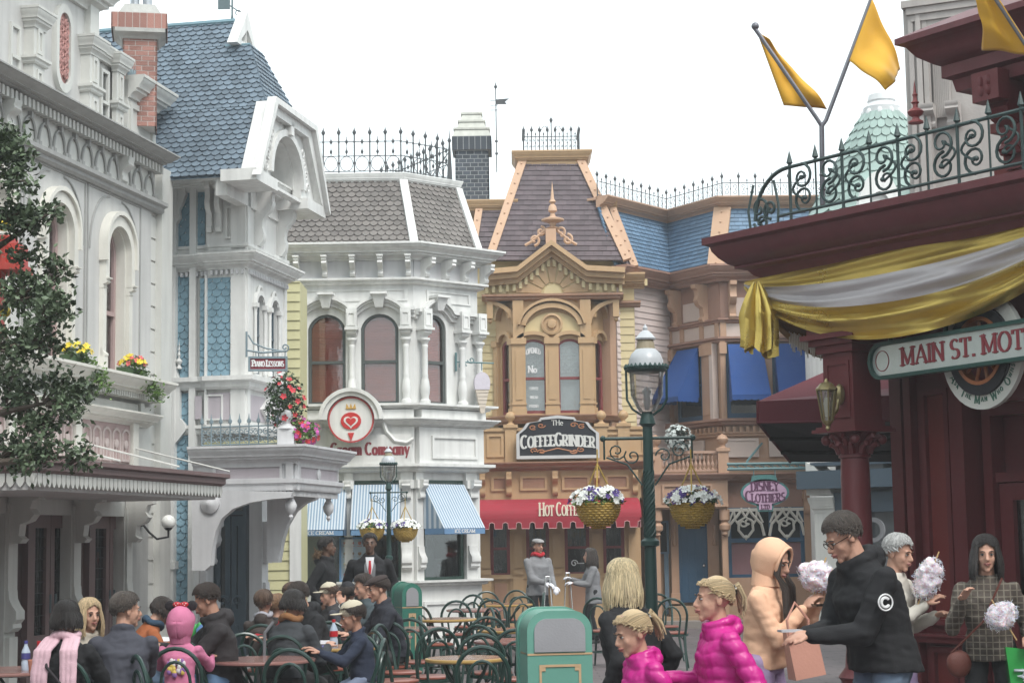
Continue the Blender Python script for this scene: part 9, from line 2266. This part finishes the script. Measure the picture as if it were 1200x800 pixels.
def strap(d):
 m=MB();s, nk, sx, sf, sp, g=(d[k] for k in ('s','nk','sx','sf','sp','g'));m.tube([nk+sx*.15*s-sf*.05-sp*.03,nk+sx*.14*s-sf*(.17*s+g)-sp*.14,nk+sx*.12*s-sf*(.18*s+g)-sp*.30*s,nk+sx*.10*s-sf*(.19*s+g)-sp*.46*s],.014,6);m.build('bag_strap',cl('grey_strap',(.12,.12,.13)),d['R'])
 scarf(cl('tan_collar',(.25,.12,.05)))(d)
person('dark-haired woman in a slate coat with a shoulder strap, seen from behind',337,15.0,1.62,158,pose='sit',top=cl('slate_coat',(.042,.046,.052)),legs=DGC,hair=('bob',HBLK,.09),female=True,near=True,head=(10,-25,0),lean=12,build=1.1,hands={1:(.20,-.46,.80),-1:(-.2,-.34,.78)},extra=strap)
person('man with dark brown hair in a black hooded jacket bowing over the food table',372,16.4,1.80,-55,pose='sit',top=BLKC,topkind='hoodie',legs=DGC,hair=('short',HDBR),head=(26,10,0),lean=20,near=True)
person('person in a red top half hidden behind the man in the black hooded jacket',351,17.2,1.66,-40,pose='sit',top=REDK,topkind='hoodie',legs=DGC,hair=('short',HBRN),head=(20,0,0),lean=10,female=True)
person('seated person in a cream cap farther back behind the food table',388,19.3,1.50,-60,pose='sit',top=DGC,legs=DGC,hair=('capped',HBRN),extra=cap_(CRM,'peak'),head=(12,0,0))
person('seated person in a black knitted hat, seen from behind',408,18.8,1.52,170,pose='sit',top=SLC,legs=DGC,hair=('capped',HDBR),extra=cap_(cl('black_beanie',(.02,.02,.024)),'beanie'))
person('boy in a cream peaked cap and navy jacket sitting sideways at the food table',421,14.6,1.36,-78,SKINT,'sit',cl('dark_navy_jacket',(.022,.03,.055)),'jacket',cl('pale_jeans',(.20,.24,.34)),hair=('capped',HDBR),extra=cap_(CRM,'peak'),head=(14,0,0),lean=8,near=True,hd=1.06)
person('seated man in a dark flat cap and navy coat turned to the left',456,17.4,1.80,-70,pose='sit',top=cl('ink_coat',(.022,.024,.034)),legs=DGC,hair=('capped',HDBR),extra=cap_(cl('brown_tweed',(.045,.032,.03)),'flat'),head=(12,0,0),lean=12,build=1.1,near=True)
person('seated man with brown hair eating behind the flat-capped man',430,18.6,1.76,-60,pose='sit',top=cl('teal_grey_jacket',(.06,.08,.09)),legs=DGC,hair=('short',HDBR),head=(16,0,0),hands={1:(.06,-.30,1.02)})
def fur(d):
 m=MB();rr=d['rr'];nk, sx, sf, s=d['nk'], d['sx'], d['sf'], d['s']
 for i in range(260):
  a=rr.uniform(.15*pi,.85*pi)+pi;c=nk+sx*.12*s*cos(a)+sf*.13*s*sin(a)+V3((0,0,rr.uniform(-.02,.07)));m.tube([c,c+V3((rr.gauss(0,.03),rr.gauss(0,.03),rr.gauss(.01,.03)))],[.006,.001],4)
 m.build('fur_trim',mat('tan_fur',(.22,.14,.08),.9,island=.4),d['R'])
person('standing man in a long black parka with a tan fur hood, side view',379,23.0,1.80,82,SKIND,top=BLKC,topkind='hoodie',legs=DGC,hair=('short',HBLK),hem=.62,build=1.12,extra=fur,head=(0,8,0))
def suit(d):
 s, nk, sx, sf, sp, g=(d[k] for k in ('s','nk','sx','sf','sp','g'));y0=.108*s*1.12+g+.01
 def strip(pts,w,nm,mt,o):
  m=MB();rings=[(nk+sx*x+sp*z+sf*(y0*yy+o),sx*w*k,sf*.006) for x,z,yy,k in pts];loft(m,rings,8);m.build(nm,mt,d['R'])
 strip(((0,-.46,1.0,.9),(0,-.25,1.05,1.1),(0,-.12,1.0,1.2),(0,-.03,.78,.6)),.06,'waistcoat',cl('grey_waistcoat',(.17,.17,.18)),.004)
 strip(((0,-.24,1.06,.3),(0,-.12,1.0,1),(0,-.02,.72,1.3)),.042,'shirt',cl('white_shirt',(.62,.62,.64)),.014);strip(((0,-.24,1.06,.5),(0,-.16,1.03,1),(0,-.06,.85,.6)),.02,'tie',REDK,.026)
person('standing man in a long black coat with grey waistcoat and red tie',434,22.6,1.84,4,SKIND,top=BLKC,legs=BLKC,hair=('short',HBLK),hem=.55,build=1.12,extra=suit)
def broom(sd,lab,z=.0):
 def f(d):
  c=W(d['R'],d['ht'][sd]+V3((0,-.06,0)));T=empty('sweeping_pan',(c.x,c.y,0),lab,'sweeping tool');m=MB()
  for dx in (-.03,.03):m.tube([V3((c.x+dx,c.y,c.z+.10)),V3((c.x+dx*3,c.y-.03,.12))],.010,6)
  m.tube([V3((c.x-.03,c.y,c.z+.1)),V3((c.x+.03,c.y,c.z+.1))],.010,6);m.build('handle',STEEL,T);m=MB();m.wbox(c.x-.13,c.x+.13,c.y-.13,c.y+.05,.02,.12);m.build('pan',STEEL,T)
 return f
GLV=mat('white_glove',(.68,.68,.72),.8)
def gloves(d):
 for sd in (-1,1):
  m=MB();hand(m,d['ht'][sd],d['ht'][sd]-d['el'][sd],V3((0,-.3,1)),d['s']*1.22,.8,sd);melt(m,'glove',GLV,d['R'],.009)
person('standing cleaner in a light grey coat, flat cap and red scarf with white gloves',630,28.4,1.74,30,SKINT,top=GRC,legs=BLKC,hair=('capped',HBRN),hem=.78,build=1.04,hands={-1:(-.02,-.30,.98),1:(.14,-.30,.92)},extra=both(scarf(REDK,None),cap_(cl('grey_tweed',(.30,.29,.29)),'flat'),gloves,broom(-1,'long-handled sweeping pan held by the cleaner in the flat cap')))
person('standing woman in a light grey coat with long dark hair and white gloves, facing left',696,28.8,1.55,-80,top=GRC,legs=BLKC,hair=('long',HDBR,.24),hem=.62,female=True,hands={-1:(-.08,-.34,1.02),1:(.08,-.34,.96)},extra=both(gloves,broom(-1,'long-handled sweeping pan held by the dark-haired woman in grey')))
person('woman with straight pale blonde hair in a black cape coat, turned away',744,10.0,1.60,-128,top=BLKC,topkind='jacket',legs=BLKC,hair=('long',hairm('pale_blonde_hair',(.60,.49,.30)),.20),hem=.45,female=True,near=True,build=1.22,head=(4,-6,0),lean=8,hd=.95)
person('girl with blonde ponytail in a magenta quilted jacket looking down beside the woman in black',756,9.3,1.30,-68,top=MAGC,topkind='puff',legs=DGC,hair=('pony',HBLD),near=True,head=(20,0,0),hd=1.06,hem=.50,build=1.0)
def drink(d):
 w=W(d['R'],d['ht'][-1]+V3((0,-.07,-.03)));bottle(w.x,w.y,w.z-.12,mat('clear_plastic',(.5,.42,.38),.15),ORC,'orange-capped drinks bottle carried by the taller girl',1.15)
person('taller girl with blonde ponytail in a magenta quilted jacket carrying a bottle',848,9.4,1.48,-78,top=MAGC,topkind='puff',legs=DGC,hair=('pony',HBLD),near=True,head=(3,0,0),hd=1.04,hem=.62,build=1.12,hands={-1:(-.20,-.26,.92)},extra=drink)
PEACHB=cl('salmon_leather',(.50,.25,.19),.45,.15,60)
def tote(d):
 c=d['P0']+V3((-.15,-.31,.06));w=W(d['R'],c);T=empty('tote_bag',w,'salmon leather tote bag on the arm of the woman in the peach hood','bag');m=MB()
 f=Fr((w.x,w.y),(1,.25));m.hexa([f.p(-.08,w.z-.15,-.06),f.p(.11,w.z-.12,-.06),f.p(.11,w.z-.12,.06),f.p(-.08,w.z-.15,.06)],[f.p(-.12,w.z+.13,-.03),f.p(.07,w.z+.13,-.03),f.p(.07,w.z+.13,.03),f.p(-.12,w.z+.13,.03)]);m.build('body',PEACHB,T)
 m=MB();m.tube([f.p(-.10,w.z+.08,.03),f.p(-.115,w.z+.2,.03),f.p(-.05,w.z+.30,0),f.p(.02,w.z+.2,.03),f.p(.02,w.z+.07,.03)],.009,6);m.build('strap',PEACHB,T)
 m=MB();m.ball(f.p(-.1,w.z+.08,.04),.02,n=8,m=6);m.build('fitting',SEAT,T)
def peachx(d):
 hoodup(PEACH)(d);m=MB();HS, hs=d['HS'], d['hs'];rr=d['rr']
 for i in range(150):
  sd=1 if i%2 else -1;x=sd*rr.uniform(.05,.078);a=HS((x,-.060+rr.uniform(0,.03),.06));b=HS((x*.95,-.085+rr.uniform(0,.02),-.06));n=d['nk']+V3((x*.9,-.125-rr.uniform(0,.03),-.03-rr.uniform(0,.03)));m.tube([HS((sd*.02,-.055,.10)),a,b,n,n+V3((rr.gauss(0,.008),-.01,-.20-rr.uniform(0,.06)))],[.006,.008,.009,.008,.003],5)
 m.build('hair',HDBR,d['R']);tote(d)
 c=W(d['R'],d['ht'][-1]+V3((0,-.085,.02)));m=MB();f=Fr((c.x,c.y),(1,.3));m.box(f,-.035,.035,c.z-.005,c.z+.01,-.06,.06);tag(m.build('phone',IRIS),'dark phone in the hand of the woman in the peach hood','phone')
person('young woman in a peach hooded top with long dark hair looking at her phone',893,10.9,1.70,62,top=PEACH,topkind='thin',legs=LILC,hair=('hood',HDBR),near=True,head=(22,-6,0),female=True,hem=.86,hands={-1:(-.04,-.28,1.22),1:(.05,-.36,1.30)},extra=both(peachx,candy(1,(-.02,-.0,.10),(.14,.09,.10),tilt=20,lab='wide puff of pale candyfloss held by the woman in the peach hood')))
def badge(d):
 s, HS=d['s'], d['HS'];m=MB();c=d['sh'][1].lerp(d['el'][1],.42)+V3((.088*s,-.0,0));R_=.042
 f=lambda a, r:c+V3((.006,r*cos(a),r*sin(a)));m.tube([f(2*pi*i/20,R_) for i in range(21)],.0045,5);m.tube([f(.7+5.0*i/16,R_*.58) for i in range(17)],.008,5);m.build('sleeve_badge',WLET,d['R'])
 m=MB();[m.tube([HS((sd*.030+.022*cos(q),-.098,.002+.017*sin(q))) for q in [2*pi*i/14 for i in range(15)]],.0022,4) for sd in (-1,1)];m.tube([HS((-.008,-.1,.004)),HS((.008,-.1,.004))],.002,4);[m.tube([HS((sd*.052,-.096,.006)),HS((sd*.078,0,.006))],.0022,4) for sd in (-1,1)];m.build('glasses',IRIS,d['R'])
 c=W(d['R'],d['ht'][-1]+V3((.0,-.09,.015)));f_=Fr((c.x,c.y),(1,.2));m=MB();m.box(f_,-.06,.06,c.z-.005,c.z+.007,-.035,.035);tag(m.build('phone',mat('pale_phone',(.45,.47,.5),.3)),'pale phone in the hand of the man in the black jacket','phone')
person('man with glasses and short brown hair in a black hooded jacket bent over his phone',1036,9.8,1.90,-72,top=BLKC,topkind='hoodie',legs=cl('washed_denim',(.13,.18,.25)),hair=('short',HGREY),near=True,head=(30,0,0),lean=17,hem=.92,build=1.22,hands={-1:(-.04,-.46,1.13),1:(.06,-.48,1.12)},extra=badge)
person('older woman with short white hair in a cream cardigan holding candyfloss behind the man',1044,12.3,1.72,50,top=WHC,topkind='thin',legs=LILC,hair=('short',HWHT),near=True,head=(14,0,0),female=True,hem=.80,build=1.08,hands={-1:(.02,-.25,1.18),1:(.12,-.28,1.10)},extra=candy(-1,(.0,-.03,.17),(.10,.08,.17),tilt=24,lab='tall puff of white candyfloss on a stick held by the white-haired woman'))
PLD=mat('olive_tweed',(.075,.06,.05),.9,.5,.5,30)
def plaid():
 nt=PLD.node_tree;L_=nt.links.new;b_=nt.nodes['Principled BSDF'];tc=nt.nodes['Texture Coordinate'];old=b_.inputs['Base Color'].links[0].from_socket;cur=old
 for ax in ('X','Z'):
  w=nt.nodes.new('ShaderNodeTexWave');w.wave_type='BANDS';w.bands_direction=ax;w.inputs['Scale'].default_value=7.5;L_(tc.outputs['Object'],w.inputs['Vector']);r=nt.nodes.new('ShaderNodeMapRange');r.inputs[1].default_value=.90;r.inputs[2].default_value=.96;L_(w.outputs['Fac'],r.inputs[0])
  mx=nt.nodes.new('ShaderNodeMix');mx.data_type='RGBA';mx.inputs['B'].default_value=(.17,.15,.12,1);L_(r.outputs[0],mx.inputs['Factor']);L_(cur,mx.inputs['A']);cur=mx.outputs['Result']
 L_(cur,b_.inputs['Base Color'])
plaid()
def shopping(d):
 s, nk, sx, sf, sp, g=(d[k] for k in ('s','nk','sx','sf','sp','g'));m=MB()
 w=W(d['R'],d['ht'][1]+V3((.02,-.02,-.30)));T=empty('shopping_bag',w,'glossy green shopping bag with white print held by the woman in tweed','bag');f=Fr((w.x,w.y),(1,-.1));m=MB()
 m.hexa([f.p(-.13,w.z-.20,-.05),f.p(.2,w.z-.20,-.05),f.p(.2,w.z-.20,.05),f.p(-.13,w.z-.20,.05)],[f.p(-.17,w.z+.24,-.03),f.p(.18,w.z+.20,-.03),f.p(.18,w.z+.20,.03),f.p(-.17,w.z+.24,.03)]);m.build('body',mat('glossy_green_plastic',(.03,.28,.06),.25,.2,.4,9),T)
 m=MB();[m.tube([f.p(-.10+.25*rnd.random()+a,w.z-.02+.12*rnd.random()+b,.052) for a,b in spiral((0,0),.045,k,1.1)],.009,4) for k in range(7)];m.build('bag_print',mat('white_print',(.55,.62,.66),.4),T)
 w=W(d['R'],d['P0']+V3((-.20,-.10,-.10)));B=empty('shoulder_bag',w,'small brown leather bag hanging at the hip of the woman in tweed','bag');m=MB();m.ball(w,.085,.04,.09,n=14,m=10);m.build('body',cl('brown_leather',(.13,.04,.03),.4),B)
 q=W(d['R'],nk+sx*.10*s+sf*.10*s-sp*.02);m=MB();m.tube([w+V3((-.05,0,.07)),w.lerp(q,.5)+V3((0,-.07,0)),q],.007,5);m.build('strap',cl('brown_leather',(.13,.04,.03),.4),B)
person('woman with long black hair in a plaid tweed jacket by the red shop wall',1158,11.9,1.70,-14,top=PLD,topkind='thin',legs=BLKC,hair=('long',HBLK,.20),near=True,head=(6,4,0),female=True,hem=.82,build=1.02,hands={-1:(-.16,-.28,1.22),1:(.24,-.20,.98)},extra=both(shopping,candy(1,(-.16,-.10,.14),(.12,.08,.09),tilt=-30,lab='candyfloss puff in front of the woman in the plaid jacket')))
# ================================================================ thin overcast haze
hz=MB().wbox(-48,48,-36,62,-1,16).build('haze',None,None,smooth=0);hz.data.materials.clear()
hm=bpy.data.materials.new('haze_air');hm.use_nodes=True;hm.node_tree.nodes.clear();ho=hm.node_tree.nodes.new('ShaderNodeOutputMaterial');hv=hm.node_tree.nodes.new('ShaderNodeVolumePrincipled')
hv.inputs['Color'].default_value=(.93,.95,.97,1);hv.inputs['Density'].default_value=.0020;hv.inputs['Anisotropy'].default_value=.1
hm.node_tree.links.new(hv.outputs[0],ho.inputs['Volume']);hz.data.materials.append(hm);tag(hz,kind='stuff')
